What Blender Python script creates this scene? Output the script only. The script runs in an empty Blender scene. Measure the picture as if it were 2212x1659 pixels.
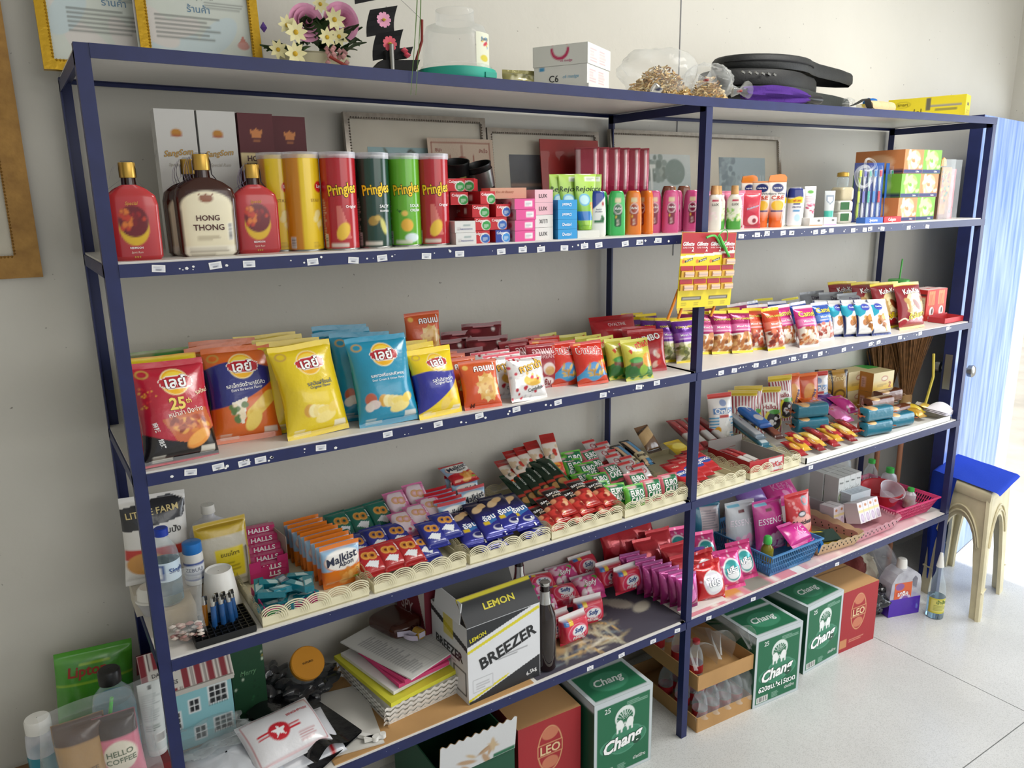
import bpy,bmesh,math,random
import numpy as np
from mathutils import Vector,Matrix,Euler
from mathutils.geometry import tessellate_polygon

scene=bpy.context.scene
COL=scene.collection
pi=math.pi

# ---------------------------------------------------------------- camera
CAM=np.array([-0.1474,-1.6291,1.8114]);PAN,TILT,ROLL,FPX=0.5701,-0.2353,-0.0163,1671.05
IW,IH=2212,1659
_fw=np.array([math.sin(PAN)*math.cos(TILT),math.cos(PAN)*math.cos(TILT),math.sin(TILT)])
_r0=np.array([math.cos(PAN),-math.sin(PAN),0.0]);_u0=np.cross(_r0,_fw)
_rt=_r0*math.cos(ROLL)+_u0*math.sin(ROLL);_up=-_r0*math.sin(ROLL)+_u0*math.cos(ROLL)
cam=bpy.data.cameras.new('camera');camo=bpy.data.objects.new('camera',cam);COL.objects.link(camo)
camo.matrix_world=Matrix(((_rt[0],_up[0],-_fw[0],CAM[0]),(_rt[1],_up[1],-_fw[1],CAM[1]),(_rt[2],_up[2],-_fw[2],CAM[2]),(0,0,0,1)))
cam.sensor_fit='HORIZONTAL';cam.sensor_width=36.0;cam.lens=FPX/IW*36.0;cam.clip_start=0.02;cam.clip_end=200
scene.camera=camo

# ---------------------------------------------------------------- light
world=bpy.data.worlds.new('world');scene.world=world;world.use_nodes=True
wn=world.node_tree;bg=wn.nodes['Background']
bg.inputs[0].default_value=(0.90,0.95,1.0,1);bg.inputs[1].default_value=0.5
def area_light(name,loc,target,sx,sy,power,color):
    l=bpy.data.lights.new(name,'AREA');l.shape='RECTANGLE';l.size=sx;l.size_y=sy;l.energy=power;l.color=color
    o=bpy.data.objects.new(name,l);COL.objects.link(o);o.location=loc
    o.rotation_euler=(Vector(target)-Vector(loc)).to_track_quat('-Z','Y').to_euler();return o
area_light('shopfront_daylight',(2.2,-3.7,2.5),(1.8,0.2,0.9),4.0,1.6,36,(1.0,0.97,0.92))
area_light('doorway_daylight',(4.75,-1.2,1.5),(2.6,0.2,1.0),1.6,2.2,46,(0.86,0.93,1.0))
area_light('ceiling_lamp',(2.3,-0.9,2.97),(2.3,-0.88,0),1.3,0.5,32,(1.0,0.98,0.93))
sun=bpy.data.lights.new('sun','SUN');sun.energy=4.0;sun.angle=0.02;sun.color=(1.0,0.95,0.86)
suno=bpy.data.objects.new('sun',sun);COL.objects.link(suno);suno.rotation_euler=Euler((math.radians(4),math.radians(17),0))
vs=scene.view_settings;vs.view_transform='Standard';vs.look='None';vs.gamma=1.0;vs.exposure=0.32;vs.use_curve_mapping=False

cy=scene.cycles;cy.max_bounces=6;cy.diffuse_bounces=3;cy.glossy_bounces=3;cy.transmission_bounces=4;cy.transparent_max_bounces=10;cy.caustics_reflective=False;cy.caustics_refractive=False

# ---------------------------------------------------------------- pixel to place helpers (image taken as 2212 x 1659)
def _ray(u,v):return _fw+(u-IW/2)/FPX*_rt-(v-IH/2)/FPX*_up
def onz(u,v,z):
    d=_ray(u,v);return CAM+d*(z-CAM[2])/d[2]
def ony(u,v,y):
    d=_ray(u,v);return CAM+d*(y-CAM[1])/d[1]
def xat(u,y,z):                       # x of the point at depth y and height z that falls on column u
    x=1.0
    for _ in range(30):
        d=np.array([x,y,z])-CAM;uu=IW/2+FPX*(d@_rt)/(d@_fw)
        d2=d+np.array([1e-4,0,0]);u2=IW/2+FPX*(d2@_rt)/(d2@_fw)
        x += (u-uu)/((u2-uu)/1e-4)
    return x
def zat(v,x,y):                       # height of the point above (x, y) that falls on row v
    z=1.0
    for _ in range(30):
        d=np.array([x,y,z])-CAM;vv=IH/2-FPX*(d@_up)/(d@_fw)
        d2=d+np.array([0,0,1e-4]);v2=IH/2-FPX*(d2@_up)/(d2@_fw)
        z += (v-vv)/((v2-vv)/1e-4)
    return z

# ---------------------------------------------------------------- colour and materials
def L(c):
    if isinstance(c,str):
        c=c.lstrip('#');c=c if len(c) == 6 else ''.join(q*2 for q in c);c=[int(c[i:i+2],16)/255 for i in (0,2,4)]
        return np.array([x/12.92 if x <= .04045 else ((x+.055)/1.055)**2.4 for x in c])
    return np.array(c,float)
MATS={}
def _new(name):
    m=bpy.data.materials.new(name);m.use_nodes=True;MATS[name]=m
    return m,m.node_tree,m.node_tree.nodes['Principled BSDF']
def _noise_bump(nt,b,scale,dist,strength=1.0,detail=3):
    n=nt.nodes.new('ShaderNodeTexNoise');n.inputs['Scale'].default_value=scale;n.inputs['Detail'].default_value=detail
    tc=nt.nodes.new('ShaderNodeTexCoord');nt.links.new(tc.outputs['Object'],n.inputs['Vector'])
    bp=nt.nodes.new('ShaderNodeBump');bp.inputs['Distance'].default_value=dist;bp.inputs['Strength'].default_value=strength
    nt.links.new(n.outputs[0],bp.inputs['Height']);nt.links.new(bp.outputs[0],b.inputs['Normal']);return n
def mat(name,color,rough=.5,metal=0.,trans=0.,ior=1.45,alpha=1.,var=.08,vscale=6.,bump=0.,bscale=60.,coat=0.,emit=0.):
    if name in MATS:return MATS[name]
    m,nt,b=_new(name);c=L(color)
    n=nt.nodes.new('ShaderNodeTexNoise');n.inputs['Scale'].default_value=vscale;n.inputs['Detail'].default_value=4
    tc=nt.nodes.new('ShaderNodeTexCoord');nt.links.new(tc.outputs['Object'],n.inputs['Vector'])
    r=nt.nodes.new('ShaderNodeValToRGB');r.color_ramp.elements[0].position=.3;r.color_ramp.elements[1].position=.7
    r.color_ramp.elements[0].color=(*[max(0,x*(1-var)) for x in c],1);r.color_ramp.elements[1].color=(*[min(1,x*(1+var)) for x in c],1)
    nt.links.new(n.outputs[0],r.inputs[0]);nt.links.new(r.outputs[0],b.inputs['Base Color'])
    b.inputs['Roughness'].default_value=rough;b.inputs['Metallic'].default_value=metal
    b.inputs['Transmission Weight'].default_value=trans;b.inputs['IOR'].default_value=ior;b.inputs['Alpha'].default_value=alpha
    b.inputs['Coat Weight'].default_value=coat
    if bump:_noise_bump(nt,b,bscale,bump)
    if emit:
        b.inputs['Emission Strength'].default_value=emit;nt.links.new(r.outputs[0],b.inputs['Emission Color'])
    return m
def pmat(name,rough=.4,metal=0.,coat=0.,bump=0.,bscale=80.,spec=.5,alpha=1.):
    m,nt,b=_new(name)
    a=nt.nodes.new('ShaderNodeAttribute');a.attribute_name='Col';nt.links.new(a.outputs['Color'],b.inputs['Base Color'])
    b.inputs['Roughness'].default_value=rough;b.inputs['Metallic'].default_value=metal;b.inputs['Coat Weight'].default_value=coat
    b.inputs['Coat Roughness'].default_value=.12;b.inputs['Specular IOR Level'].default_value=spec;b.inputs['Alpha'].default_value=alpha
    if bump:_noise_bump(nt,b,bscale,bump)
    return m
pmat('film',.24,coat=.4,bump=.002,bscale=34.);pmat('foil',.2,metal=.25,coat=.4,bump=.0016,bscale=45.)
pmat('card',.55,bump=.0002,bscale=120.);pmat('print',.4);pmat('gloss',.18,coat=.3);pmat('matte',.75,bump=.0004,bscale=90.)
pmat('gilt',.28,metal=.85,bump=.0006,bscale=140.);pmat('paper',.8);pmat('plastic',.35,spec=.4);pmat('cloth',.9,bump=.001,bscale=200.,spec=.2)
def clear_film(name,color,alpha,rough=.08,edge=.5):      # thin see-through plastic: part tinted gloss, part transparent
    m,nt,b=_new(name);b.inputs['Base Color'].default_value=(*L(color),1);b.inputs['Roughness'].default_value=rough
    b.inputs['Coat Weight'].default_value=.6;b.inputs['Coat Roughness'].default_value=.05
    fr=nt.nodes.new('ShaderNodeLayerWeight');fr.inputs[0].default_value=.35
    n=nt.nodes.new('ShaderNodeTexNoise');n.inputs['Scale'].default_value=14;tc=nt.nodes.new('ShaderNodeTexCoord');nt.links.new(tc.outputs['Object'],n.inputs['Vector'])
    ma=nt.nodes.new('ShaderNodeMath');ma.operation='MULTIPLY_ADD';ma.inputs[1].default_value=edge;nt.links.new(fr.outputs['Facing'],ma.inputs[0])
    mb=nt.nodes.new('ShaderNodeMath');mb.operation='MULTIPLY';mb.inputs[1].default_value=alpha*2;nt.links.new(n.outputs[0],mb.inputs[0])
    nt.links.new(mb.outputs[0],ma.inputs[2]);ma.use_clamp=True;nt.links.new(ma.outputs[0],b.inputs['Alpha'])
    bp=nt.nodes.new('ShaderNodeBump');bp.inputs['Distance'].default_value=.004;n2=nt.nodes.new('ShaderNodeTexNoise');n2.inputs['Scale'].default_value=45
    nt.links.new(tc.outputs['Object'],n2.inputs['Vector']);nt.links.new(n2.outputs[0],bp.inputs['Height']);nt.links.new(bp.outputs[0],b.inputs['Normal'])
    return m
clear_film('clear_bag','#e6eaea',.07,.07,.42);clear_film('clear_shell','#e8f0f4',.08,.06,.35);clear_film('clear_pet','#d8ecf6',.1,.05,.4);clear_film('frosted','#e9eaf4',.4,.3)
clear_film('frame_glass','#ffffff',.03,.02,.12)

# ---------------------------------------------------------------- mesh collector
class MB:
    def __init__(s,mats='print'):s.q=[];s.qc=[];s.qm=[];s.t=[];s.tc=[];s.tm=[];s.mats=[mats] if isinstance(mats,str) else list(mats)
    def patch(s,P,c='#ffffff',mi=0,flip=False):
        P=np.asarray(P,float)
        C=np.broadcast_to(L(c) if isinstance(c,str) else np.asarray(c,float),P.shape)
        f=lambda A:np.stack([A[:-1,:-1],A[:-1,1:],A[1:,1:],A[1:,:-1]],2).reshape(-1,4,3)
        q,k=f(P),f(C)
        if flip:q,k=q[:,::-1],k[:,::-1]
        s.q.append(q);s.qc.append(k);s.qm.append(np.full(len(q),mi));return s
    def tris(s,T,c='#ffffff',mi=0):
        T=np.asarray(T,float).reshape(-1,3,3);c=L(c) if isinstance(c,str) else np.asarray(c,float)
        s.t.append(T);s.tc.append(np.broadcast_to(c,T.shape));s.tm.append(np.full(len(T),mi));return s
    def quad(s,a,b,c,d,col='#ffffff',mi=0):return s.patch([[a,b],[d,c]],col,mi)
    def box(s,c,d,col='#ffffff',mi=0,rot=None):
        c=np.asarray(c,float);h=np.asarray(d,float)/2
        V=np.array([[x,y,z] for x in (-1,1) for y in (-1,1) for z in (-1,1)])*h
        if rot is not None:V=V@np.array(Euler(rot).to_matrix()).T
        V=V+c
        for f in ((0,1,3,2),(4,6,7,5),(0,4,5,1),(2,3,7,6),(0,2,6,4),(1,5,7,3)):s.quad(*[V[i] for i in f],col,mi)
        return s
    def bar(s,a,b,w,h,col='#ffffff',mi=0,upv=(0,0,1)):
        a=np.asarray(a,float);b=np.asarray(b,float);d=b-a;Ln=np.linalg.norm(d);d=d/Ln
        sd=np.cross(d,np.asarray(upv,float));sd /= np.linalg.norm(sd);uv=np.cross(sd,d)
        o=[(-1,-1),(1,-1),(1,1),(-1,1)]
        A=[a+sd*w/2*i+uv*h/2*j for i,j in o];B=[b+sd*w/2*i+uv*h/2*j for i,j in o]
        for i in range(4):s.quad(A[i],B[i],B[(i+1) % 4],A[(i+1) % 4],col,mi)
        s.quad(*A,col,mi);s.quad(*B[::-1],col,mi);return s
    def tube(s,pts,r,n=8,col='#ffffff',mi=0,cap=True):
        pts=np.asarray(pts,float);m=len(pts);r=np.broadcast_to(r,m)
        T=np.gradient(pts,axis=0);T /= np.linalg.norm(T,axis=1)[:,None]+1e-12
        ref=np.array([0,0,1.]) if abs(T[0][2]) < .9 else np.array([1.,0,0]);rows=[]
        for i in range(m):
            a=np.cross(T[i],ref);a /= np.linalg.norm(a)+1e-12;b=np.cross(T[i],a);ref=-np.cross(T[i],a) if False else np.cross(a,T[i])
            th=np.linspace(0,2*pi,n+1);rows.append(pts[i]+r[i]*(np.cos(th)[:,None]*a+np.sin(th)[:,None]*b))
        rows=np.array(rows);rows[:,-1]=rows[:,0]
        if cap:rows=np.concatenate([[pts[0]+(rows[0]-pts[0])*.02],rows,[pts[-1]+(rows[-1]-pts[-1])*.02]])
        return s.patch(rows,col,mi)
    def lathe(s,prof,n=24,col='#ffffff',mi=0,c=(0,0,0),cols=None,sx=1.,sy=1.):
        th=np.linspace(0,2*pi,n+1);P=np.array([[(max(r,1e-4)*math.sin(t)*sx+c[0],-max(r,1e-4)*math.cos(t)*sy+c[1],z+c[2]) for t in th] for r,z in prof]);P[:,-1]=P[:,0]
        if cols is not None:col=np.repeat(np.array([L(x) for x in cols])[:,None,:],n+1,1)
        return s.patch(P,col,mi)
    def prism(s,pts,fn,t0,t1,col='#ffffff',mi=0,side=None):     # polygon pts (a, b); fn(a, b, t) -> xyz
        tr=tessellate_polygon([[Vector((a,b,0)) for a,b in pts]])
        A=np.array([fn(a,b,t0) for a,b in pts],float);B=np.array([fn(a,b,t1) for a,b in pts],float)
        s.tris([[A[i] for i in t] for t in tr],col,mi);s.tris([[B[i] for i in t[::-1]] for t in tr],col,mi)
        n=len(pts)
        for i in range(n):j=(i+1) % n;s.quad(A[i],A[j],B[j],B[i],side or col,mi)
        return s
    def mesh(s,name,smooth=None):
        Q=np.concatenate(s.q) if s.q else np.zeros((0,4,3));T=np.concatenate(s.t) if s.t else np.zeros((0,3,3))
        cq=np.concatenate(s.qc) if s.qc else np.zeros((0,4,3));ct=np.concatenate(s.tc) if s.tc else np.zeros((0,3,3))
        mi=np.concatenate([np.concatenate(s.qm) if s.qm else np.zeros(0),np.concatenate(s.tm) if s.tm else np.zeros(0)]).astype(np.int32)
        pts=np.concatenate([Q.reshape(-1,3),T.reshape(-1,3)]);cc=np.concatenate([cq.reshape(-1,3),ct.reshape(-1,3)])
        V,inv=np.unique(np.round(pts,6),axis=0,return_inverse=True);inv=inv.ravel().astype(np.int32)
        me=bpy.data.meshes.new(name);nq,ntr=len(Q),len(T)
        me.vertices.add(len(V));me.vertices.foreach_set('co',V.ravel().astype(np.float32))
        me.loops.add(len(inv));me.loops.foreach_set('vertex_index',inv)
        me.polygons.add(nq+ntr);me.polygons.foreach_set('loop_start',np.concatenate([np.arange(nq)*4,nq*4+np.arange(ntr)*3]).astype(np.int32))
        me.polygons.foreach_set('material_index',mi)
        ca=me.color_attributes.new('Col','FLOAT_COLOR','CORNER')
        ca.data.foreach_set('color',np.concatenate([np.clip(cc,0,1),np.ones((len(cc),1))],1).ravel().astype(np.float32))
        for m in s.mats:me.materials.append(MATS[m])
        me.update();me.validate()
        if smooth is not None:
            me.polygons.foreach_set('use_smooth',np.ones(len(me.polygons),bool));me.set_sharp_from_angle(angle=math.radians(smooth))
        else:me.shade_flat()
        return me

# ---------------------------------------------------------------- text outlines
_TX={}
def glyphs(s,bold=0.,shear=0.):
    k=(s,bold,shear)
    if k not in _TX:
        cu=bpy.data.curves.new('t','FONT');cu.body=s;cu.size=1;cu.offset=bold;cu.shear=shear;cu.resolution_u=2;cu.fill_mode='BOTH'
        o=bpy.data.objects.new('t',cu);COL.objects.link(o);bpy.context.view_layer.update()
        me=o.evaluated_get(bpy.context.evaluated_depsgraph_get()).to_mesh();me.calc_loop_triangles()
        v=np.zeros(len(me.vertices)*3);me.vertices.foreach_get('co',v);v=v.reshape(-1,3)[:,:2]
        t=np.zeros(len(me.loop_triangles)*3,np.int32);me.loop_triangles.foreach_get('vertices',t);t=t.reshape(-1,3)
        if len(v) == 0:v=np.zeros((3,2));t=np.array([[0,1,2]])
        lo,hi=v.min(0),v.max(0);T=v[t];T=(T-(lo+hi)/2)/max(1e-6,(hi-lo)[0])     # width 1, centred
        ar=(T[:,1,0]-T[:,0,0])*(T[:,2,1]-T[:,0,1])-(T[:,1,1]-T[:,0,1])*(T[:,2,0]-T[:,0,0]);T[ar < 0]=T[ar < 0][:,::-1]
        _TX[k]=(T,(hi-lo)[1]/max(1e-6,(hi-lo)[0]));o.to_mesh_clear();bpy.data.objects.remove(o);bpy.data.curves.remove(cu)
    return _TX[k]
def _cut(T,step):                      # slice triangles along x so that they can follow a round surface
    bm=bmesh.new()
    for t in T:bm.faces.new([bm.verts.new((*p,0)) for p in t])
    x0,x1=T[:,:,0].min(),T[:,:,0].max();x=x0+step
    while x < x1:
        bmesh.ops.bisect_plane(bm,geom=bm.verts[:]+bm.edges[:]+bm.faces[:],plane_co=(x,0,0),plane_no=(1,0,0));x += step
    bmesh.ops.triangulate(bm,faces=bm.faces[:])
    R=np.array([[(v.co.x,v.co.y) for v in f.verts] for f in bm.faces]);bm.free();return R

# ---------------------------------------------------------------- printed artwork: a colour grid plus lettering, coordinates 0..1 from bottom-left
class Art:
    def __init__(s,w,h,bg='#ffffff',cell=.0028,nx=None,ny=None):
        s.w,s.h=w,h;s.nx=nx or max(4,int(w/cell));s.ny=ny or max(4,int(h/cell));s.cell=w/s.nx
        s.X,s.Y=np.meshgrid(np.linspace(0,1,s.nx+1),np.linspace(0,1,s.ny+1));s.C=np.ones((s.ny+1,s.nx+1,3))*L(bg);s.T=[];s.R=random.Random(7)
    def _b(s,a,c):s.C=s.C*(1-a[...,None])+L(c)*a[...,None];return s
    def ell(s,cx,cy,rx,ry,c,rot=0.,a=1.):
        dx,dy=(s.X-cx)*s.w,(s.Y-cy)*s.h;k,m=math.cos(rot),math.sin(rot);X,Y=dx*k+dy*m,-dx*m+dy*k
        d=np.sqrt((X/(rx*s.w))**2+(Y/(ry*s.h))**2);return s._b(np.clip(.5+(1-d)*min(rx*s.w,ry*s.h)/s.cell,0,1)*a,c)
    def rect(s,x0,y0,x1,y1,c,a=1.):
        f=lambda V,p,q,sz:np.clip(.5+(V-p)*sz/s.cell,0,1)*np.clip(.5+(q-V)*sz/s.cell,0,1)
        return s._b(f(s.X,x0,x1,s.w)*f(s.Y,y0,y1,s.h)*a,c)
    def poly(s,pts,c):
        ins=np.zeros(s.X.shape,bool);n=len(pts)
        for i in range(n):
            (x0,y0),(x1,y1)=pts[i],pts[(i+1) % n]
            with np.errstate(all='ignore'):ins ^= ((y0 > s.Y) != (y1 > s.Y)) & (s.X < (x1-x0)*(s.Y-y0)/(y1-y0+1e-12)+x0)
        return s._b(ins.astype(float),c)
    def grad(s,c0,c1,y0=0.,y1=1.):return s._b2(np.clip((s.Y-y0)/(y1-y0),0,1),c0,c1)
    def _b2(s,t,c0,c1):s.C=L(c0)*(1-t[...,None])+L(c1)*t[...,None];return s
    def below(s,fn,c):return s._b(np.clip(.5+(fn(s.X)-s.Y)*s.h/s.cell,0,1),c)
    def stripes(s,x0,y0,x1,y1,n,c,axis=0,duty=.5):
        for i in range(n):
            if axis == 0:d=(x1-x0)/n;s.rect(x0+i*d,y0,x0+(i+duty)*d,y1,c)
            else:d=(y1-y0)/n;s.rect(x0,y0+i*d,x1,y0+(i+duty)*d,c)
        return s
    def bits(s,x0,y0,x1,y1,n,cols,rx,ry,seed=1):       # scattered food pieces
        R=random.Random(seed)
        for i in range(n):k=R.uniform(.7,1.25);s.ell(R.uniform(x0,x1),R.uniform(y0,y1),rx*k,ry*k,R.choice(cols),R.uniform(0,3.1))
        return s
    def small(s,x0,y0,x1,y1,n,c,seed=1):                  # rows of print too fine to read
        R=random.Random(seed);d=(y1-y0)/n
        for i in range(n):s.rect(x0,y0+i*d,x0+(x1-x0)*R.uniform(.55,1),y0+(i+.5)*d,c,.75)
        return s
    def barcode(s,x0,y0,x1,y1,seed=2,axis=0):
        s.rect(x0,y0,x1,y1,'#f4f4f0');R=random.Random(seed);t=0.06
        while t < .92:
            d=R.choice((.03,.05,.08))
            if axis == 0:s.rect(x0+(x1-x0)*t,y0+(y1-y0)*.1,x0+(x1-x0)*(t+d),y0+(y1-y0)*.92,'#2a2a2a')
            else:s.rect(x0+(x1-x0)*.1,y0+(y1-y0)*t,x0+(x1-x0)*.92,y0+(y1-y0)*(t+d),'#2a2a2a')
            t += d+R.choice((.03,.06))
        return s
    def text(s,t,cx,cy,wd,c='#ffffff',ht=None,bold=.02,shear=0.,out=None,ow=.05,rot=0.,arc=0.,layer=1):
        bold *= .5;ow *= .7
        if out:s.T.append((t,cx,cy,wd,ht,out,bold,shear,rot,arc,layer,ow))
        s.T.append((t,cx,cy,wd,ht,c,bold,shear,rot,arc,layer+1,0.));return s
    def letter(s,mb,P,off=.0005,cut=0.,mi=0):
        for (t,cx,cy,wd,ht,c,bold,shear,rot,arc,layer,ow) in s.T:
            T,asp=glyphs(t,bold,shear)
            k=1.
            if ow:
                T2,asp2=glyphs(t,bold+ow,shear);T=T2
            W=wd*s.w;H=ht*s.h if ht else W*asp
            if ow:W,H=W*(1+ow*1.1),H*(1+ow*2.2)
            Q=np.stack([T[...,0]*W,T[...,1]/asp*H if not ow else T[...,1]/glyphs(t,bold+ow,shear)[1]*H],-1)
            if cut:Q=_cut(Q,cut)
            if arc:Q[...,1] += arc*s.h*(1-(2*Q[...,0]/W)**2)
            if rot:Q=np.stack([Q[...,0]*math.cos(rot)-Q[...,1]*math.sin(rot),Q[...,0]*math.sin(rot)+Q[...,1]*math.cos(rot)],-1)
            S,N=surf(P,cx+Q[...,0]/s.w,cy+Q[...,1]/s.h);mb.tris(S+N*off*layer,c,mi)
        return mb
def surf(P,a,b):
    n,m=P.shape[0]-1,P.shape[1]-1;a=np.clip(a,0,1)*m;b=np.clip(b,0,1)*n
    j=np.minimum(a.astype(int),m-1);i=np.minimum(b.astype(int),n-1);fa=(a-j)[...,None];fb=(b-i)[...,None]
    A,B,Cc,D=P[i,j],P[i,j+1],P[i+1,j+1],P[i+1,j]
    S=A*(1-fa)*(1-fb)+B*fa*(1-fb)+Cc*fa*fb+D*(1-fa)*fb
    N=np.cross((B-A)*(1-fb)+(Cc-D)*fb,(D-A)*(1-fa)+(Cc-B)*fa);N /= np.linalg.norm(N,axis=-1)[...,None]+1e-12
    return S,N

# ---------------------------------------------------------------- things
class Kind:                             # a recipe: root mesh (or None for an Empty) and its parts
    def __init__(s,name,root=None,parts=()):s.name,s.root,s.parts=name,root,list(parts)
    def add(s,name,mesh,subs=(),label=None):s.parts.append((name,mesh,list(subs),label));return s
def place(k,loc,rot=(0,0,0),label=None,cat=None,group=None,scale=None,kind=None):
    o=bpy.data.objects.new(k.name,k.root);COL.objects.link(o);o.location=[float(x) for x in loc];o.rotation_euler=(rot[0],rot[1],-rot[2])       # positive turn = towards the camera side
    if scale is not None:o.scale=(scale,)*3 if isinstance(scale,(int,float)) else scale
    if label:o['label']=label
    if cat:o['category']=cat
    if group:o['group']=group
    if kind:o['kind']=kind
    for (n,me,subs,lb) in k.parts:
        c=bpy.data.objects.new(n,me);COL.objects.link(c);c.parent=o
        if lb:c['label']=lb
        for n2,me2 in subs:
            d=bpy.data.objects.new(n2,me2);COL.objects.link(d);d.parent=c
    return o
def thing(name,mesh,loc,label,cat,group=None,rot=(0,0,0),kind=None,parts=()):return place(Kind(name,mesh,parts),loc,rot,label,cat,group,kind=kind)
def struct(name,mesh,loc=(0,0,0),rot=(0,0,0)):
    o=bpy.data.objects.new(name,mesh);COL.objects.link(o);o.location=loc;o.rotation_euler=rot;o['kind']='structure';return o
def part(name,mesh,parent,loc=(0,0,0),rot=(0,0,0),kind=None,label=None):
    o=bpy.data.objects.new(name,mesh);COL.objects.link(o);o.parent=parent;o.location=loc;o.rotation_euler=rot
    if kind:o['kind']=kind
    if label:o['label']=label
    return o

def _wr(X,Z,seed,n=7,kmin=18,kmax=70):
    R=np.random.RandomState(seed);o=np.zeros_like(X)
    for i in range(n):
        a=R.uniform(0,2*pi);k=R.uniform(kmin,kmax);o=o+np.sin(k*(X*math.cos(a)+Z*math.sin(a))+R.uniform(0,6))*kmin/k
    return o/n
def bag(name,art,d,seal=.014,wr=.003,seed=0,pinch=.05,low=.0,mt='film',nb=8,back=None,sealb=None,wave=.004,px=2.6,pe=.5,extra=()):
    w,h=art.w,art.h;sealb=seal if sealb is None else sealb
    def S(x01,v,side):
        x=(x01-.5)*2;z=v*h
        e=np.clip((z-sealb)/(h-seal-sealb),0,1);e2=e**(1-low*.5)
        t=d/2*np.clip(1-np.abs(x)**px,0,1)**.62*np.clip(np.sin(pi*e2),0,1)**pe
        hw=w/2*(1-pinch*np.sin(pi*e)**.8)
        wt=(1-np.abs(x)**6);X=x*hw
        t=t*(1+.2*_wr(X,z,seed+3,5,14,40))+1.5*wr*_wr(X,z,seed,8,30,110)*wt*np.clip(np.sin(pi*e),0,1)**.4+.0004*wt
        mid=wave*_wr(X*1.0,z*.3,seed+9,4,12,45)*(np.clip((v-.8)/.2,0,1)+.6*np.clip((.12-v)/.12,0,1))
        zz=z+1.1*wave*_wr(X,z*0,seed+5,4,15,60)*v**2;X=X+1.2*wave*_wr(X*0,z,seed+6,3,12,40)*np.sin(pi*v)
        return np.stack([X,mid-side*np.maximum(t,0),zz],-1)
    F=S(art.X,art.Y,1)
    xb,vb=np.meshgrid(np.linspace(1,0,nb+1),np.linspace(0,1,art.ny+1));B=S(xb,vb,-1)
    B[:,0]=F[:,-1];B[:,-1]=F[:,0]
    mb=MB(mt);mb.patch(F,art.C);cb=np.repeat(art.C[:,-1:,:],nb+1,1)*.9 if back is None else back;mb.patch(B,cb)
    k=Kind(name,mb.mesh(name,60))
    if art.T:k.add('lettering',art.letter(MB('print'),F,.0006).mesh('lettering'))
    return k
def vessel(name,art,prof,e=1.,mt='gloss',cut=None,tilt_front=0.,mats=None):
    z=art.Y[:,0]*art.h;pz=[p[0] for p in prof];a=np.interp(z,pz,[p[1] for p in prof]);b=np.interp(z,pz,[p[2] for p in prof])
    sg=lambda q:np.sign(q)*np.abs(q)**e
    dn=np.linspace(-pi,pi,2001);am,bm_=a.max(),b.max();arc=np.concatenate([[0],np.cumsum(np.hypot(np.diff(am*sg(np.sin(dn))),np.diff(bm_*sg(np.cos(dn)))))])
    th=np.interp(art.X[0]*arc[-1],arc,dn)                    # even spacing along the outline
    P=np.stack([a[:,None]*sg(np.sin(th))[None],-b[:,None]*sg(np.cos(th))[None],np.repeat(z[:,None],len(th),1)],-1);P[:,-1]=P[:,0]
    mb=MB(mt if mats is None else mats);mb.patch(P,art.C)
    for i in (0,-1):
        c=P[i].mean(0);mb.patch(np.stack([c+(P[i]-c)*.01,P[i]]) if i == 0 else np.stack([P[i],c+(P[i]-c)*.01]),np.stack([art.C[i],art.C[i]]))
    k=Kind(name,mb.mesh(name,40))
    if art.T:k.add('lettering',art.letter(MB('print'),P,.0006,cut or art.w/28).mesh('lettering'))
    return k
def _face(w,d,h,f,a,b):
    s={'front':lambda a,b:np.stack([(a-.5)*w,0*a-d/2,b*h],-1),'back':lambda a,b:np.stack([(.5-a)*w,0*a+d/2,b*h],-1),
         'left':lambda a,b:np.stack([0*a-w/2,(.5-a)*d,b*h],-1),'right':lambda a,b:np.stack([0*a+w/2,(a-.5)*d,b*h],-1),
         'top':lambda a,b:np.stack([(a-.5)*w,(b-.5)*d,0*a+h],-1),'bottom':lambda a,b:np.stack([(a-.5)*w,(.5-b)*d,0*a],-1)}
    return s[f](a,b)
def pbox(name,w,d,h,arts,col='#ffffff',mt='card',extra=None):
    mb=MB(mt);lt=MB('print');has=False
    for f in ('front','back','left','right','top','bottom'):
        a=arts.get(f)
        if isinstance(a,Art):
            P=_face(w,d,h,f,a.X,a.Y);mb.patch(P,a.C)
            if a.T:a.letter(lt,P);has=True
        else:
            X,Y=np.meshgrid([0,1.],[0,1.]);mb.patch(_face(w,d,h,f,X,Y),a or col)
    k=Kind(name,mb.mesh(name))
    if has:k.add('lettering',lt.mesh('lettering'))
    return k
# ================================================================ setting
LM,LR,D,FW=1.5627,3.1314,.429,.025
Z1,Z2,Z3,Z4=1.7024,1.2861,.8668,.4416
ZT=(2.0895,2.0793,2.0871);BT=.004
S1,S2,S3,S4=Z1+BT,Z2+BT,Z3+BT,Z4+BT
def ztop(x):return float(np.interp(x,[0,LM,LR],ZT))+.002

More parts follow.
